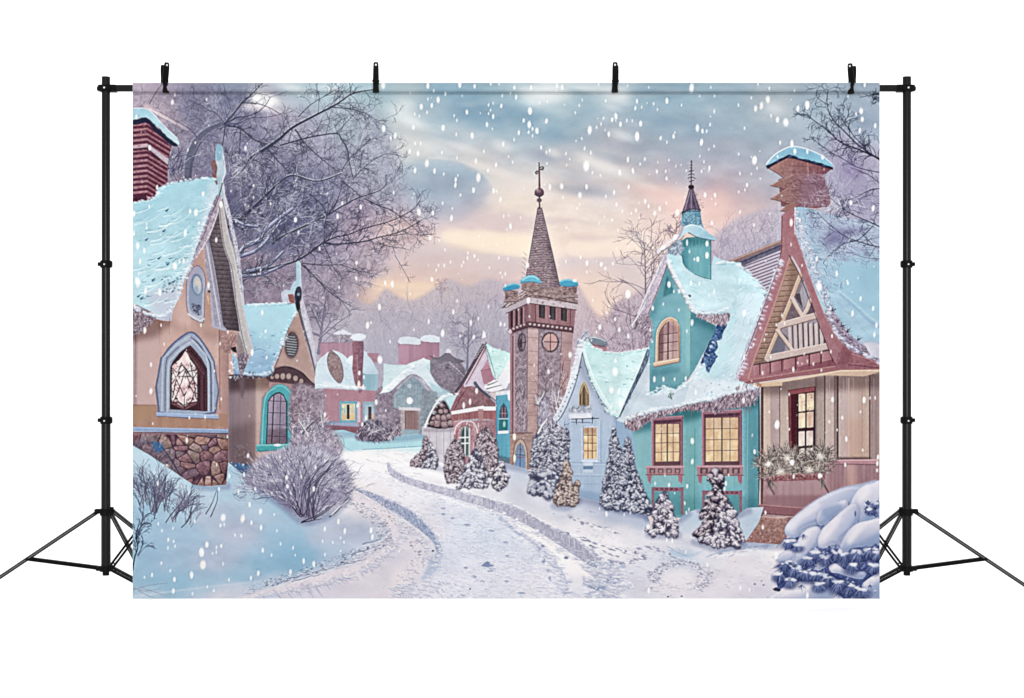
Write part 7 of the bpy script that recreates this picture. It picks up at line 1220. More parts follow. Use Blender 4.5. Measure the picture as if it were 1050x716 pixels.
# thick rounded snow edges on the roofs
for p, n, dk, md, lt in (([(136,209),(158,203),(172,190),(200,184),(222,184)],60,'#8fb9cc','#c3e0ea','#eef7fa'),([(137,314),(150,321),(166,324),(178,314),(187,292)],70,'#9fb0c8','#d5dde8','#f8fafc'),([(190,285),(205,240),(218,208)],50,'#9fb6c8','#d6e2ea','#f6f9fb'),([(249,314),(275,312),(300,311)],40,'#8fb9cc','#c9e2ec','#f1f8fb'),([(250,384),(266,385),(277,381)],30,'#7f93b0','#b9cbdc','#e6edf4'),([(303,320),(294,340),(287,360),(278,382)],34,'#8fa9c0','#cfe0ea','#f3f8fb'),
    ([(597,350),(620,361),(640,362),(663,358)],50,'#93c0c8','#d3ebec','#f6fbfb'),([(604,386),(620,416),(633,427)],30,'#93c0c8','#d3ebec','#f6fbfb'),([(563,435),(580,404),(590,370),(596,348)],50,'#a9adc0','#dfe3ea','#fafbfc'),([(644,430),(668,421),(700,415),(740,406),(776,397)],110,'#9fb0c4','#dbe4ec','#fafcfd'),([(666,404),(680,397),(690,400),(702,395),(716,382),(730,352)],60,'#9fc0d0','#dcebf1','#fafdfe'),([(686,268),(700,297),(712,318),(730,321),(748,316)],70,'#93b6c6','#d6e8ef','#f8fcfd'),([(734,270),(752,270),(770,282),(784,300)],60,'#93b6c6','#d6e8ef','#f8fcfd'),([(757,388),(775,344),(792,296),(801,268)],60,'#a49bb0','#d3cedb','#f4f3f7'),([(816,214),(834,270),(852,325),(866,350),(902,372)],90,'#9a9ab4','#cfd3e0','#f1f3f7'),
    ([(395,402),(412,386),(432,368)],30,'#9fb6c4','#dfe9ee','#fafcfd'),([(325,396),(350,397),(374,398)],30,'#a9bccb','#dfe8ee','#fbfcfd'),([(437,436),(447,416),(457,406),(468,405)],30,'#9aa9b8','#dfe3ea','#fafbfc')): lumps(p, n, 1.3, 1.0, 2.6, n, dk, md, lt, 1.)
# ---- plants -----------------------------------------------------------------------
P_B1 = part('printed_bush', None, 'big frosted twiggy bush printed beside the small cottage'); P_B2 = part('printed_bush', None, 'dark frosted bush printed in front of the far houses')
fill([(236,474),(248,476),(258,478),(262,492),(254,490),(246,484)], '#446f9f', .95, 0, .6); fuzz(mask([(236,474),(262,478),(260,492)]), 30, ['#2c4f7c','#8fb3d0'], 4, -2, -1, .6, .7, 3, (235,472,264,494))
frost([(296,462),(302,440),(312,428),(330,436),(345,445),(352,462),(340,470),(310,468)], 500, 5, ['#6f6478','#c3bac8','#8f8496','#ddd7df','#a69cac'], 5, base='#a59bac', soft=2.5)
for k in range(50): branch(R.uniform(300,335), R.uniform(440,460), R.uniform(-2.6,-.6), R.uniform(10,22), .9, R.choice([hx('#cfc8d3'), hx('#6a6075'), hx('#857b8f')]), 1, a=.8)
stroke([(310,445),(318,436),(328,428)], 1.6, '#57505f', 1, .8); stroke([(306,430),(312,440),(316,446)], 1, '#e6e2e9', None, .8)
bp = [(254,487),(262,476),(274,468),(290,463),(306,458),(322,457),(338,462),(350,472),(358,486),(361,498),(357,512),(346,519),(332,527),(318,535),(306,530),(292,520),(276,506),(262,496)]
bm = frost(bp, 0, 3, ['#000'], base='#938da6', soft=4, pid=P_B1, tex=.05); PID[mask(spline(bp,4,True)) > .5] = P_B1
with clip(mask(spline(bp,4,True),0,5)): fill([(262,490),(300,505),(330,515),(318,536),(290,522),(262,500)], '#5f5b7a', .6, 0, 6); fill([(270,468),(320,456),(350,470),(330,486),(290,482)], '#bdb8c9', .75, 0, 7)
bc = [hx(c) for c in ('#4c4868','#a9a5bd','#6c6785','#c6c3d2','#8883a0','#d9d6e0','#3f3b58')]
for k in range(900):
    t = R.random(); bx = 268+t*58+R.uniform(-6,6); by = 500+t*30+R.uniform(-16,4); g = -2.75+t*1.5+R.gauss(0,.45); l = R.uniform(8,30); c = R.uniform(-.5,.5); st_ = R.uniform(0,.9)*l
    x, y = bx+math.cos(g)*st_, by+math.sin(g)*st_; 
    stroke([(x,y),(x+math.cos(g)*6,y+math.sin(g)*6),(x+math.cos(g+c)*12,y+math.sin(g+c)*12)], R.uniform(.5,.9), bc[R.randrange(7)], .3, .65)
for k in range(260):
    a = R.uniform(-3.1,.1); q_ = R.uniform(.35,1); x = 305+math.cos(a)*52*q_; y = 498+math.sin(a)*38*q_
    if not (x > 335 and y > 506): r = R.uniform(2,5); dab(x, y+.5*r, r*1.3, r*.7, '#6d6984', .28, R.uniform(-.6,.6), .9); dab(x, y, r*1.2, r*.6, R.choice(['#bdb8ca','#cfcbd8','#a9a4b9']), .42, R.uniform(-.8,.8), .9)
for k in range(1000):
    a = R.uniform(-2.95,.15); rx = 55*R.random()**.5; x = 308+math.cos(a)*rx; y = 500+math.sin(a)*rx*.78; g = a+R.uniform(-.6,.6); l = R.uniform(2,6.5)
    if a > -.6 and y > 512: continue
    stroke([(x,y),(x+math.cos(g)*l*.6,y+math.sin(g)*l*.6),(x+math.cos(g)*l,y+math.sin(g)*l)], R.uniform(.5,.8), R.choice([bc[1],bc[3],bc[5],bc[2],bc[0]]), .3, .65)
for k in range(420):
    t = R.random(); x = R.choice((R.gauss(266,12), R.gauss(350,8), R.gauss(300,26))); y = 484+abs(x-305)*.25+R.gauss(0,9); g = -math.pi/2+(x-308)*.016+R.gauss(0,.4); l = R.uniform(4,12); stroke([(x,y),(x+math.cos(g)*l*.6,y+math.sin(g)*l*.6),(x+math.cos(g+.2)*l,y+math.sin(g+.2)*l)], .6, R.choice([bc[1],bc[3],bc[4],bc[2],bc[0]]), .3, .55)
for k in range(46): t = R.random(); stroke([(300+t*22+R.uniform(-6,6),520+t*14),(292+t*40+R.uniform(-12,12),500+R.uniform(-8,8)),(276+t*80+R.uniform(-10,10),478+R.uniform(-10,10))], 1.2, R.choice(['#3f3a55','#56506b','#8f89a3']), .4, .65, 3)
for p in ([(322,532),(334,525),(344,516)],[(310,535),(326,528),(338,520)],[(338,530),(346,524),(352,516),(358,510)],[(300,520),(308,530),(312,527)],[(304,514),(310,529)],[(309,536),(330,532)]): stroke(p, 1.4, '#342f4a', .5, .9, 3)
stroke([(340,528),(348,520),(357,513)], 1.2, '#efeaf0', .5, .8)
db = [(365,450),(368,442),(372,434),(380,431),(390,432),(398,438),(404,447),(398,452),(382,453)]
frost(db, 300, 6, ['#4c4459','#b9b2bf','#6a6175','#8d8596','#ddd8e0','#3c3549'], 5, -2.6, -.5, base='#655c70', pid=P_B2, soft=1.4); [stroke([(378+i*2,446-i),(386+i*2,436+i)], .8, '#d3cdd6', .4, .7) for i in range(5)]; stroke([(398,450),(404,442),(411,434)], 1.2, '#c9c1cd', .6, .7)
frost([(400,446),(405,436),(410,430),(409,446)], 70, 6, ['#5a5060','#b9afba'], 5, base=None)
# low sprigs on the bank
P_SP = part('printed_sprig', None, 'thin bare sprigs printed on the blue snow bank')
with clip(ALLM):
    for rx,ry,n,l,c in ((158,528,10,34,.05),(146,522,7,30,.1),(158,528,13,26,0),(178,536,9,24,.2),(193,541,6,24,.35),(152,520,8,22,-.1),(170,525,8,22,.15),(186,528,8,20,.3)):
        for k in range(n): branch(rx+R.uniform(-3,3), ry-R.uniform(0,6), -math.pi/2+c+R.uniform(-.55,.45), l*R.uniform(.6,1.05), .9, R.choice([hx('#4b4e6b'), hx('#6d6d88'), hx('#8a8799'), hx('#5d5872')]), 2, .35, .15, .8, None, .4, (2,3), P_SP)
    for p in ([(211,527),(216,519),(219,512),(222,503)],[(216,530),(220,521),(223,512),(223,504)],[(158,532),(160,522),(158,508)],[(186,541),(193,534),(196,524),(199,512)],[(170,536),(176,527),(184,518),(190,508)]): stroke(p, 1.2, '#41445f', .5, .9, 4, P_SP)
    for k in range(14): t=R.random(); branch(139+R.uniform(-1,3), 572-t*40, -math.pi/2+R.uniform(-.9,.9), 15, .8, R.choice([hx('#3f4666'),hx('#59607f')]), 2, .4, .2, .9, None, .4, (2,3), P_SP)
    stroke([(136,585),(138,572),(141,562),(140,548),(143,535)], 1.8, '#2f3553', .8, .95, 4, P_SP)
    for p in ([(136,605),(150,601),(162,599),(172,598)],[(136,603),(148,606),(158,605),(166,603)],[(142,606),(152,611),(160,614)],[(146,603),(158,607),(172,611)]): stroke(p, .9, '#8c93ab', .4, .75, 4)
    specks(ALLM, 18, ['#4d4a5d','#8d8494'], .8, .8, 0, .7, 3, (240,455,262,472)); specks(ALLM, 26, ['#6a6478','#e9e6ec'], .7, .9, 0, .8, 4, (236,468,300,478))
# frosted shrubs and small conifers
def shrub(o, n, seed, cols, label, sx=1., sy=1., gap=.9, extra=0, name='printed_conifer'):
    p = part(name, None, label); m = puffs(o, int(n*1.25), seed, cols[0], cols[1], cols[2], p)
    if extra:
        xs = [q[0] for q in o]; ys = [q[1] for q in o]; bb = (min(xs)-1, min(ys)-1, max(xs)+1, max(ys)+1)
        fuzz(m, extra, [hx(cols[0]), hx(cols[2]), hx(cols[1])], 2.6, -2.6, -.5, .6, .7, seed, bb); specks(m, extra//2, [cols[2], cols[0], '#f3f0f3'], .9, .6, 0, .7, seed, bb)
    return p
MA = ('#5d4f5d','#8f7e8a','#c9bcc4'); BL = ('#52536a','#82839a','#cbccd7'); WH = ('#5b586d','#a09dae','#e6e4ec'); PK = ('#57516a','#a29aab','#e8e2e9')
shrub([(488,452),(492,444),(497,438),(503,443),(508,450),(509.5,460),(509,484),(500,487),(486,486)], 110, 3, MA, 'tall mauve frosted shrub printed before the red gabled house', 1, 1.1, 1, 260, 'printed_shrub')
shrub([(461,458),(465,451),(470,452),(475,462),(477,475),(475,492),(466,496),(457,492),(455,480),(457,466)], 80, 4, MA, 'mauve frosted shrub printed beside the tall narrow window', 1, 1.1, 1, 160, 'printed_shrub')
shrub([(478,478),(483,466),(487,459),(492,466),(497,478),(500,492),(498,498),(484,500),(470,499),(472,488)], 46, 5, WH, 'snowy conifer printed between the two mauve shrubs', 1, 1, 1, 90)
shrub([(440,453),(444,458),(448,468),(449,479),(440,480),(430,479),(434,466)], 34, 6, WH, 'small frosted conifer printed before the log store', 1, 1, 1, 60)
shrub([(432,462),(434,452),(437,446),(437,462),(434,474),(428,478),(420,478),(424,470)], 30, 7, MA, 'thin dark sapling printed left of the log store', 1, 1, 1, 50)
shrub([(556,432),(561,424),(567,432),(575,438),(583,442),(583,470),(581,500),(577,507),(556,508),(545,507),(543,490),(545,466),(549,447)], 320, 8, BL, 'tall blue grey frosted tree printed against the tower', .8, 1.2, 1.1, 520)
puffs([(545,492),(551,485),(558,484),(566,481),(573,486),(577,498),(576,507),(545,507)], 26, 9, '#5a5b74', '#9fa2b8', '#cfd0da')
with clip(ALLM):
    for k in range(34): x=R.uniform(552,576); y=R.uniform(408,450); branch(x, y, -math.pi/2+R.uniform(-.8,.8), R.uniform(6,13), 1, R.choice([hx('#d5d2dc'),hx('#6d6178'),hx('#b5aebd')]), 1, a=.85)
    frost([(552,424),(556,413),(560,406),(564,412),(562,420),(568,426),(560,436),(552,436)], 120, 6, ['#6a6078','#d9d7e0','#9a92a6'], 3.5, base='#a198aa', soft=1); stroke([(552,444),(556,436),(561,430)], 2, '#e9e8ee', 1, .9); stroke([(551,414),(556,407),(558,402)], 1.4, '#dfdde5', .8, .8)
shrub([(513,472.5),(516,477),(519,484),(521,493),(519,499.5),(511,501),(504,499),(505,490),(508,480)], 26, 10, ('#4e4860','#aca5b3','#eae6ea'), 'little snow covered conifer printed by the turquoise house', 1, 1, 1, 40)
shrub([(578,478),(581,473.5),(584.5,476),(585.5,486),(587,497),(590,492.5),(593.5,493),(594,501),(592,512),(589,518),(578,519.5),(569,517),(567,510),(570,502),(573,494),(576,486)], 60, 11, ('#66565a','#a3908c','#d3c3bb'), 'beige frosted twin topped conifer printed before the pale blue house', 1, .9, .9, 110)
shrub([(629,437),(632,446),(635,456),(638,462),(641,452),(644,447),(647,456),(650,470),(652,492),(648,512),(638,521),(626,521),(616,517),(617,502),(621,484),(625,462),(627,446)], 230, 12, ('#4a4e66','#7a8098','#c6c9d5'), 'pair of slim dark frosted conifers printed at the corner of the teal house', .8, 1.1, 1.1, 360)
shrub([(651,481),(655,487),(659,498),(663,508),(668,520),(668,527.5),(656,526),(636,521),(638,510),(643,496),(647,486)], 70, 13, ('#424762','#8d91a9','#cfd1dc'), 'rounded snowy conifer printed left of the first amber window', 1, .9, .9, 60)
shrub([(618,512),(626,507),(634,510),(640,516),(636,521),(620,521)], 14, 14, ('#4f536c','#9a9eb4','#d3d5df'), 'low snowy clump printed under the slim conifers', 1, .9, .8, 20, 'printed_shrub')
c1 = shrub([(679,505.5),(682,503),(684.5,506),(686,513),(689,521),(692,531),(695,543),(695,547.5),(680,548),(663,547),(662,540),(668,541),(670,532),(670,522),(673,513)], 46, 15, PK, 'small pinkish snowy conifer printed before the teal house', 1, .9, .95, 70)
dab(664.5,540.5,2,2.4,'#f1eef0',.9,0,.4)
shrub([(730,482),(734,479.5),(738,482),(742,487),(743,495),(741,502),(744,510),(746,522),(748,540),(742,554),(726,557),(712,551),(710,547),(717,541),(722,533),(717,526),(724,518),(727,508),(731,500),(726,492),(727,485)], 70, 16, ('#3a3248','#7d7082','#d5c8cf'), 'tall snowy conifer printed under the right window box', 1.1, .85, 1.1, 90)
dab(733,482.5,3.6,2.6,'#c9bcc4',.9,0,.5); dab(727.5,488,2.4,2,'#b9acb6',.9,0,.5); dab(739,489,3,2.2,'#c6b9c1',.9,0,.5)
shrub([(744,516),(748,514),(751,519),(754,528),(758,540),(762,551),(761,558),(748,561.5),(730,560),(716,555),(722,549),(730,546),(735,534),(740,524)], 62, 17, PK, 'stout snow laden conifer printed in front of the tall one', 1.1, .9, .9, 80)

# ---- snow laden fir in the corner ----------------------------------------------------
P_FIR = part('printed_fir', None, 'fir bowed under thick pillows of snow printed at the lower right corner'); P_FS = part('snow_pillow', P_FIR)
NB = [hx(c) for c in ('#3d4876','#56639a','#6e7cab','#8793bb','#4a5686','#9ea9cb')]
fb = [(798,606),(796,596),(800,586),(800,574),(804,566),(808,552),(818,548),(840,536),(870,515),(888,510),(903,505),(903,615),(866,615),(848,600),(820,596),(806,604)]
fill(fb, '#4a5890', pid=P_FIR, tex=[(GR,.08)])
fill([(806,548),(812,532),(834,514),(860,501),(884,496),(903,496),(903,548),(880,560),(842,562),(826,552)], '#a9b3cd', .95, 3, .8, pid=P_FS); fill([(812,578),(818,560),(832,543),(842,545),(838,562),(826,578)], '#a9b3cd', .9, 3, .8)
def needles(x, y, n, l, a0, a1): tuft(x, y, n, l, a0, a1, NB, 1.0, .6, .35, .3)
with clip(mask([(790,490),(903,490),(903,614),(790,614)])):
    for x,y in ((806,552),(814,556),(810,562)): needles(x, y, 26, 8, .4, 2.7)
    for x,y in ((835,560),(828,568),(840,566),(846,570)): needles(x, y, 46, 13, .2, 2.9)
    for x,y in ((804,578),(812,584),(806,592),(820,580),(830,580),(826,588),(838,586)): needles(x, y, 50, 14, .3, 2.9)
    for x,y in ((860,566),(868,566),(878,566),(886,562),(896,562),(902,560),(872,574),(890,574)): needles(x, y, 50, 15, .3, 2.8)
    for x,y in ((846,592),(852,594),(858,598),(866,600),(874,602),(880,604)): needles(x, y, 44, 15, .5, 2.4)
    for x,y in ((890,518),(896,524),(900,518),(893,528)): needles(x, y, 30, 7, -3, 3); 
    needles(843, 538, 30, 9, .6, 3.0)
SNW = ('#d3d0df','#8f9bbd')
def pillow(o, g, hi=None, sh=None):
    q = spline(o, 5, True); m = mask(q)
    xs = [p[0] for p in o]; ys = [p[1] for p in o]
    stroke(np.vstack([q, q[:1]])+np.array([.4, 1.6]), 2.2, '#5d6994', None, .3, soft=2)
    fill(q, '#d6d2e0', pid=P_FS, grad=g+('#93a0c2',), tex=[(SNOWN,.015)])
    with clip(m):
        stroke(q-0+np.array([1.2, 1.6]), 3, '#e6e1ea', None, .3, soft=2.6); stroke(q+np.array([-.6,-1.6]), 3.4, '#7a88b0', None, .34, soft=3)
        if hi: fill(hi, '#e6dfe7', .75, 4, 2.6)
        if sh: fill(sh, '#7f93bb', .6, 4, 2.6)
pillow([(805,547),(805.5,540),(811,533),(822,524),(834,515),(846,508),(860,502),(872,499),(884,500),(886,508),(872,518),(856,528),(842,534),(830,538),(821,543),(818,550),(811,551.5)], (830,512,850,538), [(808,540),(822,528),(840,516),(835,524),(820,534),(812,544)], [(820,548),(834,536),(852,528),(870,516),(880,508),(876,518),(850,532)])
pillow([(837,530),(841,522),(848,518),(858,515),(868,513),(868,521),(857,528),(848,535),(842,539),(838,536)], (845,516,850,536), None, [(842,522),(860,516),(864,522),(848,533)])
pillow([(872,517),(877,506),(885,498.5),(895,495.5),(904,496),(904,541),(894,541),(884,536),(876,528)], (885,500,890,540), [(880,506),(890,499),(892,506),(882,516)], [(885,530),(903,520),(903,541),(888,540)])
with clip(mask([(884,508),(904,506),(904,532),(886,532)])):
    for x,y in ((890,516),(896,522),(900,516),(892,526),(898,528),(889,522)): fill([(x-3,y),(x,y-3),(x+3,y+.5),(x,y+2.4)], '#2f3a6c', .95); needles(x,y,14,5,-3,3)
pillow([(812,579),(812,570),(815,561),(820,551),(826,544),(833,540.5),(839,540.5),(842,546),(840,554),(835,562),(829,570),(822,576),(816,580)], (818,548,834,574), [(816,566),(824,550),(832,544),(828,554),(820,568)], [(828,570),(838,556),(841,548),(840,560)])
pillow([(840,561),(838.5,553),(843,543),(851,535),(861,526),(873,516.5),(880,518),(880,530),(876,540),(868,548),(862,553),(860,558),(852,558),(846,562)], (850,536,872,552), [(842,554),(848,542),(862,529),(858,540),(848,552)], [(858,556),(872,542),(879,528),(879,540),(868,550)])
pillow([(860,563),(864,553),(871,543),(879,537),(890,534),(904,533),(904,556),(896,560),(884,561),(874,562),(867,566)], (880,536,884,560), [(868,554),(876,542),(890,537),(882,546),(872,558)], [(880,559),(903,546),(903,558),(890,561)])
pillow([(796,573),(801,567),(808,563.5),(814,563),(814,572),(809,577),(803,579),(798,577)], (804,564,806,578))
pillow([(835.5,583),(838,577),(843,572.5),(848,573),(850.5,577),(846,582),(840,585)], (842,572,844,585))
pillow([(850,581),(857,578),(866,584),(878,586),(888,587),(884,594),(872,592),(860,588),(853,587)], (860,580,866,592))
pillow([(788,615),(798,606),(808,600),(818,597),(830,596),(842,597),(850,601),(854,610),(850,616)], (812,598,840,616), [(800,608),(815,600),(832,600),(825,608)])
pillow([(884,600),(890,594),(898,589),(904,588),(904,616),(890,616),(886,610)], (892,592,900,612), None, [(890,606),(903,596),(903,614)])
with clip(mask([(790,490),(903,490),(903,614),(790,614)])):
    for x,y,n in ((846,586,40),(852,590,40),(860,594,40),(868,597,40),(876,598,30)): needles(x, y, n, 13, .7, 2.2)
    stroke([(843,584),(850,588),(860,593),(872,596),(882,597)], 1.4, '#2c355f', .8, .9, 3)
    for x,y in ((836,562),(884,566),(826,586),(805,582),(864,574)): 
        for k in range(7): stroke([(x,y),(x+(k-3)*2.6,y+6+R.uniform(-1,2))], 1.3, '#aeb8d8', .4, .75)
    fill([(878,605),(884,602),(889,611),(884,612),(872,614)], '#b9c2dc', .9); needles(882,604,20,9,.7,2.4); fill([(792,604),(796,602),(801,605),(799,607),(794,606)], '#2d3050', .9)
    [needles(x, y, 16, R.uniform(5, 10), .5, 2.6) for x, y in ((815,552),(824,548),(834,562),(842,562),(850,560),(858,558),(868,566),(876,562),(888,560),(898,558),(818,580),(810,578),(803,579),(846,584),(870,592),(880,594),(892,600),(840,600),(822,600))]
    for k in range(90): x, y = R.choice(((830,580),(806,586),(846,568),(880,575),(896,572),(860,600),(880,604),(820,590)))  ; x += R.gauss(0,9); y += R.gauss(0,5); r = R.uniform(.6,2); dab(x, y+.4*r, r, r*.6, '#3a4474', .5, .3, .5); dab(x, y, r*.9, r*.5, R.choice(['#b9c0d8','#cfd0e0','#a3add0']), .85, R.uniform(-.6,.6), .5)
    for x, y, r in ((810,555,8),(818,559,7),(836,566,9),(846,571,9),(828,573,9),(806,577,9),(800,588,9),(815,582,11),(826,586,11),(838,588,10),(810,594,9),(858,566,9),(868,568,10),(880,566,11),(893,564,11),(902,567,9),(873,579,9),(896,580,9),(850,591,11),(861,597,12),(873,600,12),(884,604,10),(840,599,8),(893,522,6),(898,516,5)):
        dab(x, y+r*.55, r*.95, r*.62, '#34406f', .7, 0, .5)
        for k in range(34):
            g = R.uniform(.35, 2.8); l = r*R.uniform(.6, 1.2); b = abs(g-1.57)/1.3
            stroke([(x+math.cos(g)*r*.1, y+r*.1),(x+math.cos(g)*l*.6, y+math.sin(g)*l*.5),(x+math.cos(g)*l*.95, y+math.sin(g)*l*.75+l*.25)], 1.0, mix(R.choice(['#3d4878','#5b689c','#7482b2']), '#a7b2d2', R.random()*.5), .35, .75, 3)
        for k in range(5): q = R.uniform(.8, 2.3); dab(x+R.uniform(-.5,.5)*r, y+R.uniform(-.15,.12)*r, q*1.5, q*.7, R.choice(['#cfd2e2','#dddbe7','#b9c1d8']), .85, R.uniform(-.4,.4), .6)
    dab(877,527,.9,3,'#4c5a85',.7)

# ---- upper-right twigs over the roof and chimney
limb([(903,193),(890,196),(876,203),(862,206)], 1.2, .5, '#3d3f62', 9, 9, 1, snow=hx('#dcdbe6')); limb([(903,233),(888,226),(874,220),(862,212),(848,200)], 1.5, .6, '#3d3f62', 14, 12, 2, snow=hx('#cfd0de')); limb([(903,254),(884,249),(866,242),(850,230),(838,218)], 1.2, .5, '#3d3f62', 12, 12, 2); limb([(895,232),(880,246),(865,250),(850,262),(844,270)], 1, .4, '#3d3f62', 8, 10, 1); limb([(903,266),(886,264),(868,258)], .8, .4, '#7a7090', 8, 10, 1); limb([(884,240),(896,252),(903,254)], 1, .5, '#3d3f62', 4, 8, 1); limb([(870,226),(864,214),(860,202)], .8, .4, '#4b4a6c', 6, 9, 1)
for k in range(40): branch(R.uniform(840,902), R.uniform(195,265), R.uniform(-3,.5), R.uniform(6,14), .7, R.choice([hx('#4b4a6c'),hx('#77728f'),hx('#d9d7e3')]), 1, a=.7)
for k in range(24): branch(R.uniform(822,850), R.uniform(180,215), R.uniform(-3,.6), R.uniform(6,12), .6, R.choice([hx('#5d3d4f'),hx('#c6b2be'),hx('#6d5367')]), 1, a=.6)

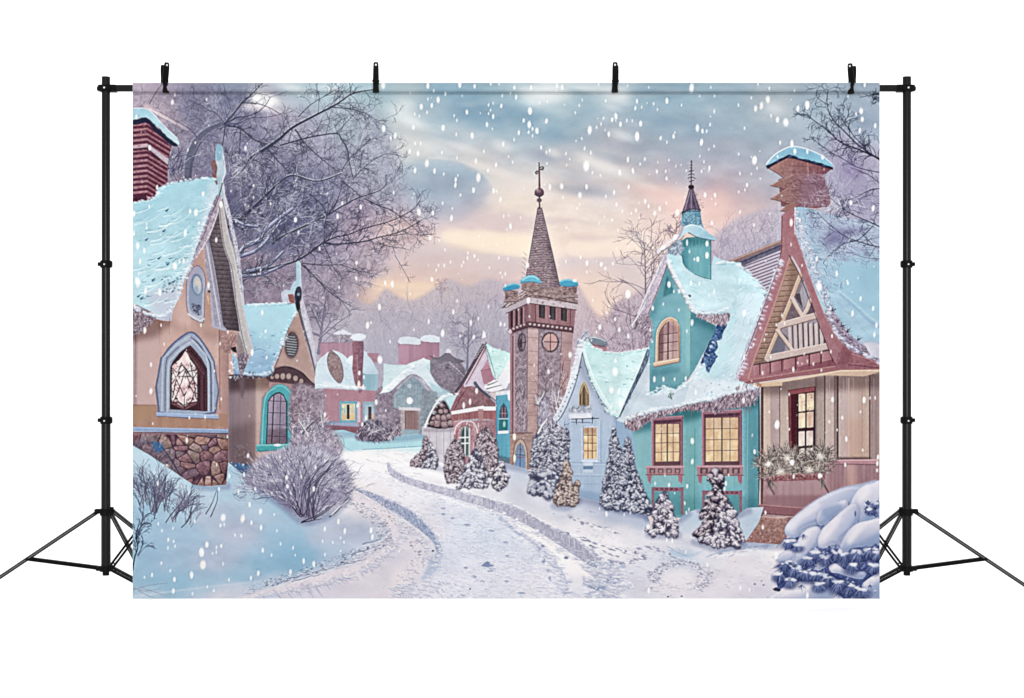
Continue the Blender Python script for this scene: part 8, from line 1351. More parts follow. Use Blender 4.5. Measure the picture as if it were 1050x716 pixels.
# ---- falling snow ---------------------------------------------------------------------
FLK = {(436,85):"19 20 2 248 15 2 355 25 1 93 122 2 47 163 1 20 117 0 13 212 0 299 211 1 208 237 0 228 270 0 129 323 2 337 380 2 223 370 0 455 160 0 487 147 0 546 166 1 455 221 0 488 242 1 469 196 0 443 300 1 482 331 0 553 93 0 652 103 1 752 203 3 820 145 0 877 135 0 870 275 2 707 270 1 747 300 3 770 331 0 802 345 2 742 355 0 770 381 0 672 358 1 638 408 0 832 465 1 560 440 1 421 492 0 598 530 0 628 570 0 894 487 0 870 500 0 1010 508 0 1038 548 0 364 560 1 509 590 1 228 540 0 120 502 0 12 578 3 67 633 1 133 655 0 382 680 3 234 664 0 219 695 1 450 630 1 873 580 0 1015 590 0 640 35 1 760 35 1 945 20 1 983 32 1 145 80 1 612 75 0 62 58 0 530 10 0 470 8 0 940 60 0",
(586,85):"862 38 3 555 33 0 1000 33 0 77 122 0 56 163 0 245 130 0 27 215 0 470 133 1 458 183 1 504 175 0 685 130 2 790 160 0 590 153 0 617 192 0 920 95 0 1027 95 0 319 240 2 292 265 1 230 254 0 213 296 0 352 298 2 397 270 0 437 272 0 496 293 2 180 318 0 131 340 3 268 370 1 471 385 3 74 400 0 33 417 0 640 397 1 733 385 1 742 357 0 904 325 2 940 347 1 970 348 0 995 300 0 933 427 2 685 427 0 985 478 0 94 471 0 138 502 0 106 598 4 405 552 1 527 547 0 493 583 0 921 527 0 951 567 0 700 555 0 750 598 0 787 590 0 613 638 1 676 635 0 441 632 1 346 645 2 208 665 0 150 645 0 990 612 1 682 687 1 825 630 0 934 635 0 1023 455 0 1025 205 0 195 12 0 403 20 0",
(756,85):"148 8 0 230 40 0 220 120 3 101 108 0 173 165 2 132 185 2 8 160 0 243 237 0 289 265 2 349 285 4 435 185 2 502 160 3 52 326 0 307 430 1 392 438 2 413 492 2 290 530 0 612 535 2 502 495 1 124 556 4 10 512 0 19 652 0 101 655 0 142 613 0 165 688 0 889 203 3 897 262 2 853 225 0 990 308 1 879 342 1 795 97 0 915 15 1 410 57 0",
(136,85):"285 140 2 303 87 0 531 120 0 27 245 1 123 467 2 396 482 0 450 430 0 810 470 1",
(136,187):"176 38 1 505 83 2 455 217 3 413 208 1 475 293 1 8 226 2 118 174 0 378 363 2 36 455 2 84 492 1 54 568 1 303 602 3 336 568 1 366 565 1 43 655 0 30 705 2 634 160 2 600 415 1 101 300 0 101 328 0 868 110 0 990 155 0 918 630 0 868 25 0 8 368 1",
(136,289):"93 67 2 195 75 2 40 10 3 88 350 2 204 312 0 545 25 1 490 312 0 226 448 0 132 595 1 628 445 0 683 362 0 858 508 2 954 355 1 930 222 1 962 545 0 586 642 0 735 525 0",
(136,391):"131 72 2 145 305 0 407 262 0 520 257 0 389 425 1 603 600 0 828 535 1 695 680 1 800 670 1 680 398 0 636 128 0",
(136,515):"650 112 4 790 118 3 918 67 2 840 18 1 1017 88 0 853 148 1 630 168 1 658 160 0 922 183 1 1035 205 0 184 155 0 210 205 0 256 270 1 253 327 0 305 315 0 295 282 0 533 305 2 495 360 4 505 450 4 636 315 1 602 325 0 601 360 0 575 368 0 735 237 0 780 243 0 934 345 1 997 380 0 649 443 0 206 437 0 270 492 0 139 522 1 85 540 0 423 523 2 300 555 2 292 638 2 430 657 0 536 607 0 583 635 0 692 557 0 849 545 1 902 510 1 290 188 0 445 137 0",
(286,515):"427 140 1 330 192 1 473 207 1 442 257 0 314 280 0 387 290 0 467 288 0 443 350 0 661 203 2 671 250 2 330 377 0 102 327 0 117 380 0 178 423 1 251 444 2 83 502 2 863 350 0 632 427 0 12 300 0",
(286,85):"425 10 0 244 98 0 752 330 3 835 378 2 803 398 1 1022 172 2 965 320 1 1008 237 0 748 15 3 978 435 0 1017 435 0 939 493 1 998 508 2 977 630 2 942 75 0 975 225 0",
(286,187):"119 270 2 455 150 1 587 178 1 421 245 1 1005 212 3 140 360 0 557 578 1 555 690 1 292 475 0 823 75 0",
(286,289):"722 183 2 636 313 2 565 95 0 763 10 1 815 18 2 725 560 4 943 88 0 798 430 0 970 345 0 660 295 0 577 655 1 610 685 0 432 40 0",
(286,391):"330 240 1 565 175 1 698 150 2 625 265 1 598 310 1 55 692 2 262 618 1 330 570 0 767 210 0 160 685 0",
(436,187):"347 57 2 253 92 0 217 20 1 490 60 1 513 65 0 540 125 1 125 152 0 195 188 0 188 257 1 55 220 1 563 243 0 600 238 0 612 317 2 685 255 0 587 342 0 386 390 0 515 447 0 307 505 0 353 530 1 303 545 0 35 400 1 102 415 0 142 485 0 529 542 0 593 550 0 735 595 2 182 573 0 262 600 0 275 573 0 460 615 0 95 597 0 136 597 0 540 650 0 575 658 0 553 680 0 48 698 2 1015 325 0 895 35 1 980 30 2 988 110 0 855 15 0 1010 570 0 80 630 0",
(436,289):"230 138 0 202 217 1 125 370 2 25 285 1 327 293 1 382 264 0 455 178 0 540 305 1 570 308 0 348 397 1 250 390 0 575 25 0 470 485 1 535 487 0 575 553 0 740 138 2 748 250 0 885 645 1 1040 525 2 783 600 0",
(586,187):"108 33 1 411 33 1 60 92 2 57 158 0 41 187 0 306 73 1 323 158 1 247 100 0 366 207 0 529 138 1 554 172 1 462 203 0 430 223 0 487 257 0 634 190 1 597 222 1 680 148 0 760 218 3 959 92 1 1030 92 1 1035 157 0 1007 293 1 199 293 0 333 347 0 237 248 0 292 270 0 65 538 1 111 580 2 213 590 2 242 618 1 297 585 0 110 645 0",
(586,289):"405 90 4 700 20 2 772 68 1 735 70 0 659 160 0 583 190 1 770 203 0 865 293 2 828 355 0 565 345 0 407 390 1 204 325 2 180 360 0 312 270 1 342 345 1 255 223 0 153 133 0 313 645 4 316 565 1 143 420 0 580 430 0 595 700 1 660 700 1 820 695 1 740 700 0 1025 70 1 858 10 1 918 12 1 985 98 0",
(586,391):"287 65 3 350 160 3 310 215 0 288 180 0 392 298 1 867 430 2 867 577 2 670 675 0 340 75 1 892 80 1",
(586,515):"251 85 1 202 47 0 378 90 0 423 75 0 685 272 1 724 277 1 821 358 0 843 53 0 813 8 0 555 635 1 840 420 0 975 450 1 825 75 0",
(756,187):"387 290 2 450 272 1 386 447 0 570 550 1 465 597 0 714 655 1 815 148 2 975 187 2 70 20 1 10 70 0 20 212 0 120 308 0 55 55 0 790 710 0",
(756,289):"587 37 4 885 122 1 827 228 1 975 192 1 999 312 1 984 380 1 320 240 0 340 300 0 280 310 0 680 390 1 480 520 0 240 540 0 195 415 0 402 630 1 435 583 0 503 572 0 546 590 0 182 655 0 604 635 0 604 507 0 672 502 0 115 455 0 48 545 1 793 10 1 50 225 3",
(756,391):"286 312 4 684 132 2 910 135 2 754 262 1 783 415 1 230 220 0 124 507 1 900 495 0 775 600 1 953 120 0 990 120 0 660 290 0 108 388 0 717 350 0 372 95 0 360 265 0 373 345 0 45 140 1 590 680 2 398 583 2 405 685 1 1010 545 1 1005 590 1 1003 640 1 885 220 0",
(756,515):"202 75 1 280 385 2 22 615 1 88 632 0 503 670 2 183 180 1",
(136,493):"180 20 1 350 40 0 620 60 1 760 80 0 880 60 1 1000 90 0",(586,493):"700 30 1 740 90 0 830 40 1 600 20 0",(286,493):"60 40 2 250 60 1",(700,493):"310 20 1 300 60 1 330 -40 0"}
FR_ = [(.8,1.7),(1.15,2.4),(1.55,3.0),(1.95,3.7),(2.7,4.2)]
for (tx, ty), s in FLK.items():
    v = [int(k) for k in s.split()]
    for i in range(0, len(v), 3):
        rx, ry = FR_[v[i+2]]; x, y = tx+v[i]/7, ty+v[i+1]/7; j = R.uniform(.85, 1.12)
        dab(x, y, rx*j, ry*j*R.uniform(.85, 1.15), '#ffffff' if R.random() < .7 else '#fbf4f0', (R.uniform(.5, .9) if v[i+2] == 0 else R.uniform(.8, 1)), R.uniform(-.08, .12), R.uniform(.25, .6))
for k in range(150): dab(R.uniform(137, 901), R.uniform(97, 470), R.uniform(.4, .7), R.uniform(.7, 1.3), '#ffffff', R.uniform(.35, .7), 0, .5)
# ---- ink: slight de-saturation, crispening and print grain ------------------------------
SAT = .82
lum = (C@np.array([.3, .59, .11], np.float32))[..., None]
rd_ = np.clip((C[..., 0]-C[..., 1:].max(-1)-.07)*6, 0, 1)*.30+np.clip((C[..., 1:].min(-1)-C[..., 0]-.13)*5, 0, 1)*.14   # dusty reds, softer cyans
C[:] = lum+(C-lum)*(SAT*(1-rd_))[..., None]
bl = np.stack([blur(C[..., i], 2) for i in range(3)], -1)
C[:] = np.clip(C+(C-bl)*.50, 0, 1)
rs = np.random.RandomState(3)
busy = np.clip(blur(np.abs(C-bl).mean(-1), 3)*22, 0, 1)
g = rs.normal(0, 1, (H, W)).astype(np.float32); g = box1(box1(g, 1, 0), 1, 1)*2.2
C[:] = np.clip(C+(g*(.004+.020*busy))[..., None], 0, 1)
wide = np.stack([blur(C[..., i], 14) for i in range(3)], -1); C[:] = C+(C-wide)*.20
C[:] = np.clip(C, 0, 1); C[:] = C*.70+(C*C*(3-2*C))*.30; C[:] = np.clip(C+.006, 0, 1)
# ============================================================================
#  PART 3 - the real things: stand, hanging fabric, clamps, white studio sweep
# ============================================================================
if bpy is not None:
    import bmesh
    from mathutils import Vector, Matrix
    sc = bpy.context.scene; COL = sc.collection
    K = 0.0035; D = 5.0; ZC = (622-358)*K                      # metres per print unit, camera distance, eye height
    def at(px, py, Y=0.0):                                     # a point of the photograph at depth Y behind the fabric
        s = (D+Y)/D; return Vector(((px-525)*K*s, Y, ZC+(358-py)*K*s))
    # ---- materials ---------------------------------------------------------------
    def principled(name, col, rough, spec=.5, metal=0.):
        m = bpy.data.materials.new(name); m.use_nodes = True; b = m.node_tree.nodes['Principled BSDF']
        b.inputs['Base Color'].default_value = (*col, 1); b.inputs['Roughness'].default_value = rough
        b.inputs['Specular IOR Level'].default_value = spec; b.inputs['Metallic'].default_value = metal
        return m, m.node_tree, b
    def mottled(name, c1, c2, scale, rough, spec, bump=0.):
        m, nt, b = principled(name, c1, rough, spec); n = nt.nodes; l = nt.links
        tc_ = n.new('ShaderNodeTexCoord'); no = n.new('ShaderNodeTexNoise'); no.inputs['Scale'].default_value = scale; no.inputs['Detail'].default_value = 4
        l.new(tc_.outputs['Object'], no.inputs['Vector']); mx = n.new('ShaderNodeMix'); mx.data_type = 'RGBA'
        mx.inputs[6].default_value = (*c1, 1); mx.inputs[7].default_value = (*c2, 1); l.new(no.outputs['Fac'], mx.inputs[0]); l.new(mx.outputs[2], b.inputs['Base Color'])
        if bump:
            bp_ = n.new('ShaderNodeBump'); bp_.inputs['Strength'].default_value = bump; bp_.inputs['Distance'].default_value = .001; l.new(no.outputs['Fac'], bp_.inputs['Height']); l.new(bp_.outputs['Normal'], b.inputs['Normal'])
        return m
    M_POLE = mottled('black_coated_metal', (.0018,.0018,.002), (.003,.003,.0033), 60, .22, .12)
    M_LEG = mottled('black_leg_metal', (.003,.003,.003), (.005,.005,.005), 60, .30, .10)
    M_PLA = mottled('black_plastic', (.002,.002,.002), (.004,.004,.004), 300, .5, .03, .15)
    M_HILITE = mottled('leg_highlight_grey', (.05,.05,.05), (.09,.09,.09), 120, .4, .3)  # lighter grey that paints in the highlight along the legs
    M_STEEL = mottled('dull_steel', (.35,.35,.36), (.45,.45,.46), 200, .35, .5)
    M_RUB = mottled('dark_rubber', (.003,.003,.003), (.006,.005,.005), 400, .7, .05)
    M_FLOOR = mottled('white_paper_sweep', (.90,.90,.90), (.92,.92,.92), 3, .9, .1)
    M_BACK = mottled('white_fabric_back', (.78,.78,.78), (.82,.82,.82), 900, .9, .1)
    # printed fabric: the printed colour with a faint woven bump
    M_PRINT, nt, b = principled('printed_fabric', (.5,.5,.5), .88, .04); n = nt.nodes; l = nt.links
    at_ = n.new('ShaderNodeAttribute'); at_.attribute_name = 'print'; at_.attribute_type = 'GEOMETRY'
    tcx = n.new('ShaderNodeTexCoord'); w1 = n.new('ShaderNodeTexWave'); w2 = n.new('ShaderNodeTexWave'); w2.bands_direction = 'Z'
    for w_ in (w1, w2): w_.inputs['Scale'].default_value = 420; l.new(tcx.outputs['Object'], w_.inputs['Vector'])
    ad = n.new('ShaderNodeMath'); l.new(w1.outputs['Fac'], ad.inputs[0]); l.new(w2.outputs['Fac'], ad.inputs[1])
    bmp = n.new('ShaderNodeBump'); bmp.inputs['Strength'].default_value = .05; bmp.inputs['Distance'].default_value = .0003
    l.new(ad.outputs[0], bmp.inputs['Height']); l.new(bmp.outputs['Normal'], b.inputs['Normal']); l.new(at_.outputs['Color'], b.inputs['Base Color'])
    # ---- mesh helpers -----------------------------------------------------------
    def obj(name, bm, mat, parent=None, smooth=False):
        me = bpy.data.meshes.new(name); bm.normal_update(); bm.to_mesh(me); bm.free(); me.materials.append(mat)
        if smooth:
            me.polygons.foreach_set('use_smooth', [True]*len(me.polygons))
            try: me.set_sharp_from_angle(angle=math.radians(40))
            except Exception: pass
        o = bpy.data.objects.new(name, me); COL.objects.link(o)
        if parent is not None: o.parent = parent; o.matrix_parent_inverse = parent.matrix_world.inverted() if False else Matrix.Translation(-parent.location)
        return o
    def empty(name, loc): o = bpy.data.objects.new(name, None); COL.objects.link(o); o.location = loc; o.empty_display_size = .05; return o
    def tag(o, label, cat, group=None, kind=None):
        if label: o['label'] = label
        if cat: o['category'] = cat
        if group: o['group'] = group
        if kind: o['kind'] = kind
    def tube(bm, a, b, r, seg=20, r2=None, cap=True):
        a, b = Vector(a), Vector(b); d = (b-a); r2 = r if r2 is None else r2
        z = d.normalized(); x = z.orthogonal().normalized(); y = z.cross(x); ra = []; rb = []
        for i in range(seg):
            t = 2*math.pi*i/seg; v = x*math.cos(t)+y*math.sin(t); ra.append(bm.verts.new(a+v*r)); rb.append(bm.verts.new(b+v*r2))
        for i in range(seg): j = (i+1) % seg; bm.faces.new((ra[i], ra[j], rb[j], rb[i]))
        if cap: bm.faces.new(ra[::-1]); bm.faces.new(rb)
        return bm
    def bar(bm, a, b, w, h, up=(0, 1, 0)):                       # rectangular bar, softened edges
        a, b = Vector(a), Vector(b); z = (b-a).normalized(); u = Vector(up); x = u.cross(z).normalized(); y = z.cross(x); c = min(w, h)*.22; R0 = []
        pr = [(-w/2+c,-h/2),(w/2-c,-h/2),(w/2,-h/2+c),(w/2,h/2-c),(w/2-c,h/2),(-w/2+c,h/2),(-w/2,h/2-c),(-w/2,-h/2+c)]
        A = [bm.verts.new(a+x*p+y*q) for p, q in pr]; B_ = [bm.verts.new(b+x*p+y*q) for p, q in pr]
        for i in range(8): j = (i+1) % 8; bm.faces.new((A[i], A[j], B_[j], B_[i]))
        bm.faces.new(A[::-1]); bm.faces.new(B_); return bm
    def box(bm, c, s, bev=.0015):
        r = bmesh.ops.create_cube(bm, size=1.0); bmesh.ops.scale(bm, vec=Vector(s), verts=r['verts']); bmesh.ops.translate(bm, vec=Vector(c), verts=r['verts'])
        es = list({e for v in r['verts'] for e in v.link_edges}); bmesh.ops.bevel(bm, geom=es, offset=bev, segments=2, affect='EDGES'); return bm
    def chain(bm, pts, wx, th):                                  # a bent strap: pts = (y, z) profile, width along x given per point
        n_ = len(pts); L = []
        for i, (y, z) in enumerate(pts):
            p0 = Vector(pts[max(i-1, 0)]); p1 = Vector(pts[min(i+1, n_-1)]); t = (p1-p0).normalized(); nn = Vector((-t.y, t.x))*th/2; w_ = wx[i]/2
            L.append([bm.verts.new((sx*w_, y+s*nn.x, z+s*nn.y)) for sx, s in ((-1,-1),(1,-1),(1,1),(-1,1))])
        for i in range(n_-1):
            for k in range(4): j = (k+1) % 4; bm.faces.new((L[i][k], L[i][j], L[i+1][j], L[i+1][k]))
        bm.faces.new(L[0][::-1]); bm.faces.new(L[-1]); bmesh.ops.recalc_face_normals(bm, faces=bm.faces[:])
        bmesh.ops.bevel(bm, geom=bm.edges[:], offset=th*.18, segments=1, affect='EDGES'); return bm
    # ---- studio sweep -------------------------------------------------------------
    bm = bmesh.new(); prof = [(-12, 0), (1.9, 0)]+[(1.9+.8*math.sin(t), .8-.8*math.cos(t)) for t in np.linspace(.1, math.pi/2, 14)]+[(2.7, 7.0)]
    rows = [[bm.verts.new((x, y, z)) for x in (-9, 9)] for y, z in prof]
    for a, c in zip(rows, rows[1:]): bm.faces.new((a[0], a[1], c[1], c[0]))
    fl = obj('floor', bm, M_FLOOR, smooth=True); tag(fl, 'plain white studio floor sweeping up behind the stand', 'floor', kind='structure')
    # ---- the stand ------------------------------------------------------------------
    YB = .004
    stand = empty('backdrop_stand', at(525, 621.9, YB)); tag(stand, 'black tubular stand with a tripod at each end and a crossbar carrying the printed backdrop', 'backdrop stand')
    def mir(px, s): return px if s < 0 else 1038.5-px
    cb = bmesh.new(); tube(cb, at(101, 90.6, YB), at(mir(101, 1), 90.6, YB), 3.6*K, 28); obj('crossbar', cb, M_POLE, stand, True)
    for s in (-1, 1):
        X = lambda p: mir(p, s)
        pc = X(108.6)
        bm = bmesh.new(); tube(bm, at(pc, 586, YB), at(pc, 430, YB), 4.75*K, 32); tube(bm, at(pc, 431, YB), at(pc, 270, YB), 4.45*K, 32); tube(bm, at(pc, 271, YB), at(pc, 79, YB), 4.3*K, 32)
        pole = obj('pole', bm, M_POLE, stand, True)
        def sub(name, bm, mat, smooth=False):
            o = obj(name, bm, mat, None, smooth); o.parent = pole; return o
        for y in (271, 431):
            bm = bmesh.new(); tube(bm, at(pc, y-3.6, YB), at(pc, y+3.6, YB), 5.7*K, 24); sub('collar', bm, M_PLA, True)
            bm = bmesh.new(); box(bm, at(X(113.4), y, YB-.004), (3*K, .018, 6.4*K), .002); sub('clamp_lug', bm, M_PLA)
            bm = bmesh.new(); tube(bm, at(X(103.4), y, YB-.006), at(X(102.2), y, YB-.006), 1.6*K, 16); tube(bm, at(X(102.4), y, YB-.006), at(X(100.6), y, YB-.006), 2.1*K, 14); sub('knob', bm, M_PLA, True)
            bm = bmesh.new(); tube(bm, at(pc, y+.4, YB)+Vector((0,-5.6*K,0)), at(pc, y+.4, YB)+Vector((0,-6.3*K,0)), .9*K, 12); sub('bolt', bm, M_STEEL, True)
        bm = bmesh.new(); box(bm, at(X(108.6), 91, YB), (13*K, .040, 6.6*K), .003); box(bm, at(X(116.5), 91, YB), (7*K, .031, 7.2*K), .003); sub('bracket', bm, M_PLA)
        bm = bmesh.new(); tube(bm, at(X(103), 91, YB-.004), at(X(101.6), 91, YB-.004), 1.7*K, 14); tube(bm, at(X(101.8), 91, YB-.004), at(X(99.8), 91, YB-.004), 2.2*K, 14); sub('knob', bm, M_PLA, True)
        bm = bmesh.new(); tube(bm, at(pc, 91, YB)+Vector((0,-.0195,0)), at(pc, 91, YB)+Vector((0,-.0225,0)), 1.0*K, 12); sub('bolt', bm, M_STEEL, True)
        # tripod collars
        bm = bmesh.new(); tube(bm, at(pc, 521.8, YB), at(pc, 528.5, YB), 6.0*K, 26); box(bm, at(X(100.6), 524.3, YB), (6.5*K, .020, 4.6*K), .002); box(bm, at(X(114.6), 522.7, YB+.008), (3.6*K, .016, 5.4*K), .002); box(bm, at(X(112.5), 527, YB+.02), (6*K, .02, 3.5*K), .002); obj('leg_collar', bm, M_PLA, stand, True)
        bm = bmesh.new(); tube(bm, at(pc, 580.5, YB), at(pc, 585.8, YB), 6.3*K, 26); box(bm, at(X(101.5), 583.2, YB), (5.5*K, .020, 4.2*K), .002); box(bm, at(X(113.4), 582, YB+.012), (4.5*K, .022, 4.6*K), .002); obj('brace_collar', bm, M_PLA, stand, True)
        bm = bmesh.new(); tube(bm, at(pc, 585.5, YB), at(pc, 590, YB), 3.4*K, 22); obj('end_plug', bm, M_PLA, stand, True)
        # legs: (start, point the brace meets, depth there, foot extension)
        for (p0, y0), (pj, yj) in (((at(X(99.5), 525.5, YB), 0), (at(X(28.5), 573, YB+.10), 0)), ((at(X(115.6), 524, YB+.01), 0), (at(X(141.7), 545, YB+.10), 0)), ((at(X(114.2), 527.5, YB+.02), 0), (at(X(154.7), 604.3, YB+.17), 0))):
            d = (pj-p0); t = (p0.z-.012)/(p0.z-pj.z); foot = p0+d*t
            lg = bmesh.new(); side = Vector((0, 1, 0)).cross(d.normalized()).normalized()*1.15*K
            bar(lg, p0+side, foot+side, 1.55*K, 4.0*K); bar(lg, p0-side, foot-side, 1.55*K, 4.0*K); web = Vector((0, .0042, 0)); bar(lg, p0+web, foot+web, 2.2*K, .002)
            leg = obj('leg', lg, M_LEG, stand, False); ch_ = bmesh.new(); bar(ch_, p0.lerp(foot,.02)+Vector((0,-2.15*K,0)), p0.lerp(foot,.97)+Vector((0,-2.15*K,0)), 1.1*K, .0015); o = obj('leg_highlight_strip', ch_, M_HILITE, None); o.parent = leg  # thin grey strip added on the leg front as a painted highlight
            rb_ = bmesh.new(); e = d.normalized(); tube(rb_, foot-e*.03, foot+e*.006, 2.6*K, 14); o = obj('foot', rb_, M_RUB, None, True); o.parent = leg
            hub = at(X(102.5 if pj.x*s < p0.x*s and False else 108.6), 583, YB); v = (pj-hub); h = Vector((v.x, v.y, 0)).normalized()*5.5*K
            bc_ = bmesh.new(); a0 = hub+h; sd = Vector((0, 1, 0)).cross((pj-a0).normalized()).normalized()*(1.0 if pj.y < .12 and (pj.x-p0.x)*s > 0 else 1.7)*K
            bar(bc_, a0+sd, pj+sd, 1.9*K, 4.4*K); bar(bc_, a0-sd, pj-sd, 1.9*K, 4.4*K); tube(bc_, pj+Vector((0,-.012,0)), pj+Vector((0,.012,0)), 1.6*K, 12)
            for q in (.12, .88): c = a0.lerp(pj, q); tube(bc_, c+sd*1.4, c-sd*1.4, .8*K, 10)
            obj('brace', bc_, M_PLA, stand, False)
    # ---- the printed fabric -----------------------------------------------------------
    back = empty('photo_backdrop', at(519, 614, 0)); tag(back, 'printed photo backdrop of a snowy village street hanging from the crossbar', 'photo backdrop')
    # boards of print: each printed motif is the part of the cloth it is printed on
    gx = X0+np.arange(W+1)/S; gy = Y0+np.arange(H+1)/S
    GX, GY = np.meshgrid(gx, gy)
    SEAM = 95.6
    def depth(px, py):                                          # the sleeve bulges round the bar, the sheet hangs from its seam
        t = np.clip((SEAM-py)/(SEAM-Y0), 0, 1); bul = np.where(py < SEAM, -.0175*np.sin(np.pi*np.clip(t, .0, .92))**.6, 0.)
        pinch = .0075*np.exp(-((py-SEAM)/.95)**2)
        hang = np.clip((py-SEAM)/30, 0, 1)*(.0022*np.sin(px*.021+1.3)+.0012*np.sin(px*.055+py*.004)+.0006*np.sin(py*.03+px*.01))
        return bul+pinch+hang
    YY = depth(GX, GY)
    PX = (GX-525)*K*(D+YY)/D; PZ = ZC+(358-GY)*K*(D+YY)/D
    GAIN = 1.0/2.04
    lin = np.where(C <= .04045, C/12.92, ((C+.055)/1.055)**2.4)
    V = np.empty((H+1, W+1, 3), np.float32)
    pad = np.pad(lin, ((1, 1), (1, 1), (0, 0)), mode='edge'); V[:] = (pad[:-1, :-1]+pad[1:, :-1]+pad[:-1, 1:]+pad[1:, 1:])/4
    V = np.clip(V*GAIN, 0, .95)
    SLEEVE = part('pole_sleeve', None, 'narrow sewn sleeve along the top edge around the bar')
    PIDc = PID.copy(); PIDc[:int((SEAM-Y0)*S)] = SLEEVE
    # drop isolated flecks of an id: give every cell the commonest id of its neighbours
    for _ in range(2):
        best = PIDc.copy(); cnt = np.zeros(PIDc.shape, np.int8); pp = np.pad(PIDc, 1, mode='edge'); sh_ = [pp[i:i+H, j:j+W] for i in range(3) for j in range(3)]
        for a in sh_:
            c_ = sum((a == q).astype(np.int8) for q in sh_); up = c_ > cnt; best[up] = a[up]; cnt[up] = c_[up]
        PIDc = best
    PIDc[:int((SEAM-Y0)*S)] = SLEEVE; PIDc[int((SEAM-Y0)*S):][PIDc[int((SEAM-Y0)*S):] == SLEEVE] = 0
    made = {}
    counts = {i: int((PIDc == i).sum()) for i in PARTS}
    for i, (nm, par, lab) in PARTS.items():
        has_kids = any(v[1] == i and counts[k] >= 60 for k, v in PARTS.items())
        if counts[i] < 60 and not has_kids: 
            continue
        r, c = np.nonzero(PIDc == i); W1 = W+1
        q = np.stack([(r+1)*W1+c, (r+1)*W1+c+1, r*W1+c+1, r*W1+c], 1)
        u, inv = np.unique(q, return_inverse=True); inv = inv.reshape(-1)
        me = bpy.data.meshes.new(nm); me.vertices.add(len(u)); me.loops.add(len(inv)); me.polygons.add(len(r))
        co = np.stack([PX.ravel()[u], YY.ravel()[u], PZ.ravel()[u]], 1).astype(np.float32)
        me.vertices.foreach_set('co', co.ravel()); me.loops.foreach_set('vertex_index', inv.astype(np.int32)); me.polygons.foreach_set('loop_start', np.arange(0, len(inv), 4, dtype=np.int32))
        me.polygons.foreach_set('use_smooth', np.ones(len(r), bool)); me.update(calc_edges=True)
        ca = me.attributes.new('print', 'FLOAT_COLOR', 'POINT'); cv = np.ones((len(u), 4), np.float32); cv[:, :3] = V.reshape(-1, 3)[u]; ca.data.foreach_set('color', cv.ravel())
        me.materials.append(M_PRINT); o = bpy.data.objects.new(nm, me); COL.objects.link(o); made[i] = o
        if lab: o['label'] = lab
    for i, o in made.items():
        par = PARTS[i][1]
        if par in made: o.parent = made[par]
        else: o.parent = back; o.matrix_parent_inverse = Matrix.Translation(-back.location)
    # cells of skipped ids go on the fabric itself
    small = [i for i in PARTS if i not in made and counts[i] > 0]
    # unprinted back of the cloth with its hems, and the back half of the sleeve
    bm = bmesh.new(); nx = 60
    ys = list(np.linspace(Y0+.2, SEAM, 8))+list(np.linspace(SEAM+3, Y1, 12)); g_ = []
    for y in ys:
        row = []
        for k in range(nx+1):
            px = X0+.15+(X1-X0-.3)*k/nx; t = min(max((SEAM-y)/(SEAM-Y0), 0), 1); dy = float(depth(np.float64(px), np.float64(max(y, SEAM+.01)))) + (.0016+(.019*math.sin(math.pi*min(t, .95))**.6 if t > 0 else 0))
            row.append(bm.verts.new(((px-525)*K, dy, ZC+(358-y)*K)))
        g_.append(row)
    for a, c in zip(g_, g_[1:]):
        for k in range(nx): bm.faces.new((a[k], a[k+1], c[k+1], c[k]))
    obj('fabric_back', bm, M_BACK, back, True)
    # ---- spring clamps --------------------------------------------------------------------
    def clamp(px, rot, tilt, label, pyp=83.5, sc_=1.):
        e = empty('spring_clamp', at(px, pyp, YB)); tag(e, label, 'spring clamp', 'spring clamps on the top edge')
        Rm = Matrix.Translation(e.location)@Matrix.Rotation(tilt, 4, 'Y')@Matrix.Rotation(rot, 4, 'Z')@Matrix.Scale(sc_, 4)
        def add(name, bm, mat, smooth=False):
            bmesh.ops.transform(bm, matrix=Rm, verts=bm.verts[:]); return obj(name, bm, mat, e, smooth)
        for s in (-1, 1):
            a = bmesh.new(); chain(a, [(s*.0300,.0620),(s*.0265,.0590),(s*.0220,.040),(s*.0150,.020),(s*.0085,.004),(s*.0110,-.006),(s*.0205,-.018),(s*.0230,-.030),(s*.0195,-.040)], [.012,.018,.020,.021,.022,.022,.020,.021,.023], .0065); add('handle', a, M_PLA)
            p_ = bmesh.new(); box(p_, (0, s*.0195, -.0412), (.024, .0075, .0075), .0018); add('jaw_pad', p_, M_RUB)
            g2 = bmesh.new(); tube(g2, (0, s*.0245, .054), (0, s*.0290, .0535), .0036, 14); add('grip_rivet', g2, M_STEEL, True)
        h = bmesh.new(); N = 70; prev = None
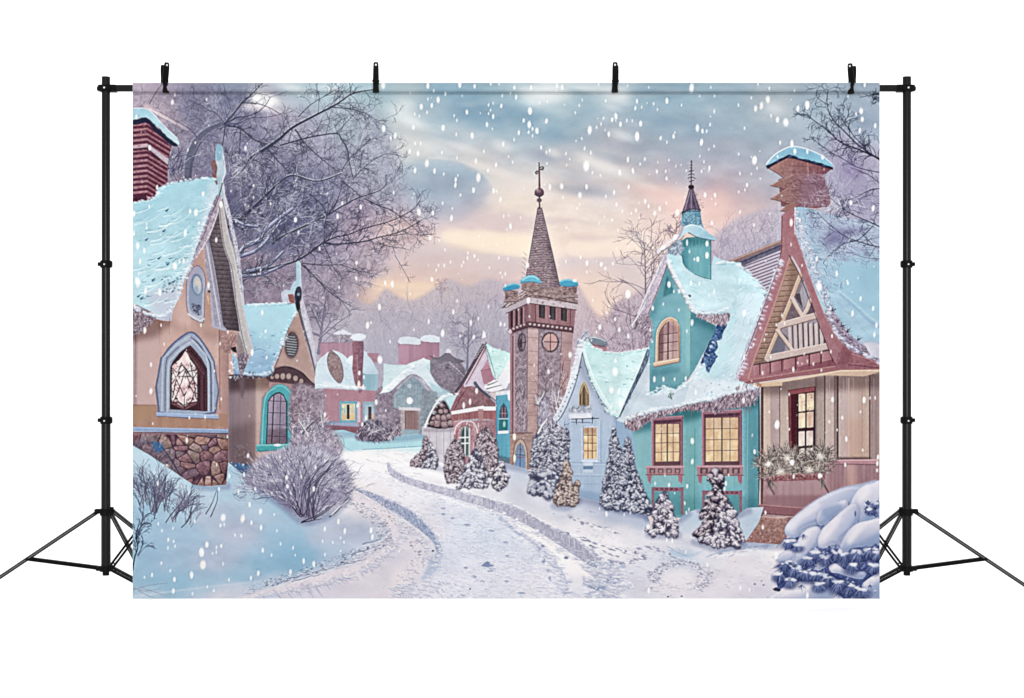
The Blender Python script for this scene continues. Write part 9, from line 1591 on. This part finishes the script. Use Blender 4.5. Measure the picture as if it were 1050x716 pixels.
        for k in range(N+1):
            t = k/N; q = Vector((-.011+.022*t, .0058*math.cos(t*2*math.pi*5), .0058*math.sin(t*2*math.pi*5)+.001))
            if prev is not None: tube(h, prev, q, .0013, 6, cap=False)
            prev = q
        add('spring', h, M_PLA, True)
        x_ = bmesh.new(); tube(x_, (-.0135, 0, .001), (.0135, 0, .001), .0030, 12); add('pivot_pin', x_, M_PLA, True)
        return e
    clamp(168.8, math.radians(28), math.radians(1.5), 'black spring clamp nearest the left tripod, twisted so both handles show')
    clamp(385.4, math.radians(6), 0, 'black spring clamp seen edge on at the top edge above the dark branches', 83.5)
    clamp(631.0, math.radians(-8), math.radians(.8), 'black spring clamp seen edge on above the gap between bell tower and teal cupola', 83.5)
    clamp(873.8, math.radians(-28), math.radians(-1), 'black spring clamp nearest the right tripod, twisted so both handles show', 84.5)
    # ---- light, world, camera ---------------------------------------------------------------
    wd = bpy.data.worlds.new('World'); sc.world = wd; wd.use_nodes = True; bg = wd.node_tree.nodes['Background']; bg.inputs[0].default_value = (1, 1, 1, 1); bg.inputs[1].default_value = .95
    def area(name, loc, target, size, power):
        ld = bpy.data.lights.new(name, 'AREA'); ld.shape = 'RECTANGLE'; ld.size, ld.size_y = size; ld.energy = power
        o = bpy.data.objects.new(name, ld); COL.objects.link(o); o.location = loc; d = Vector(target)-Vector(loc); o.rotation_euler = d.to_track_quat('-Z', 'Y').to_euler(); return o
    area('key_softbox', (0, -9.0, 1.3), (0, 0, .8), (5, 2.4), 330)
    cam = bpy.data.cameras.new('camera'); co_ = bpy.data.objects.new('camera', cam); COL.objects.link(co_); co_.location = (0, -D, ZC); co_.rotation_euler = (math.pi/2, 0, 0)
    cam.sensor_fit = 'HORIZONTAL'; cam.sensor_width = 36; cam.lens = 36*D/(1050*K); cam.clip_end = 200; sc.camera = co_
    sc.view_settings.view_transform = 'Standard'; sc.view_settings.look = 'None'; sc.view_settings.gamma = 1; sc.view_settings.exposure = .62
    print('PARTS made', len(made), 'skipped', [PARTS[i][0] for i in small])
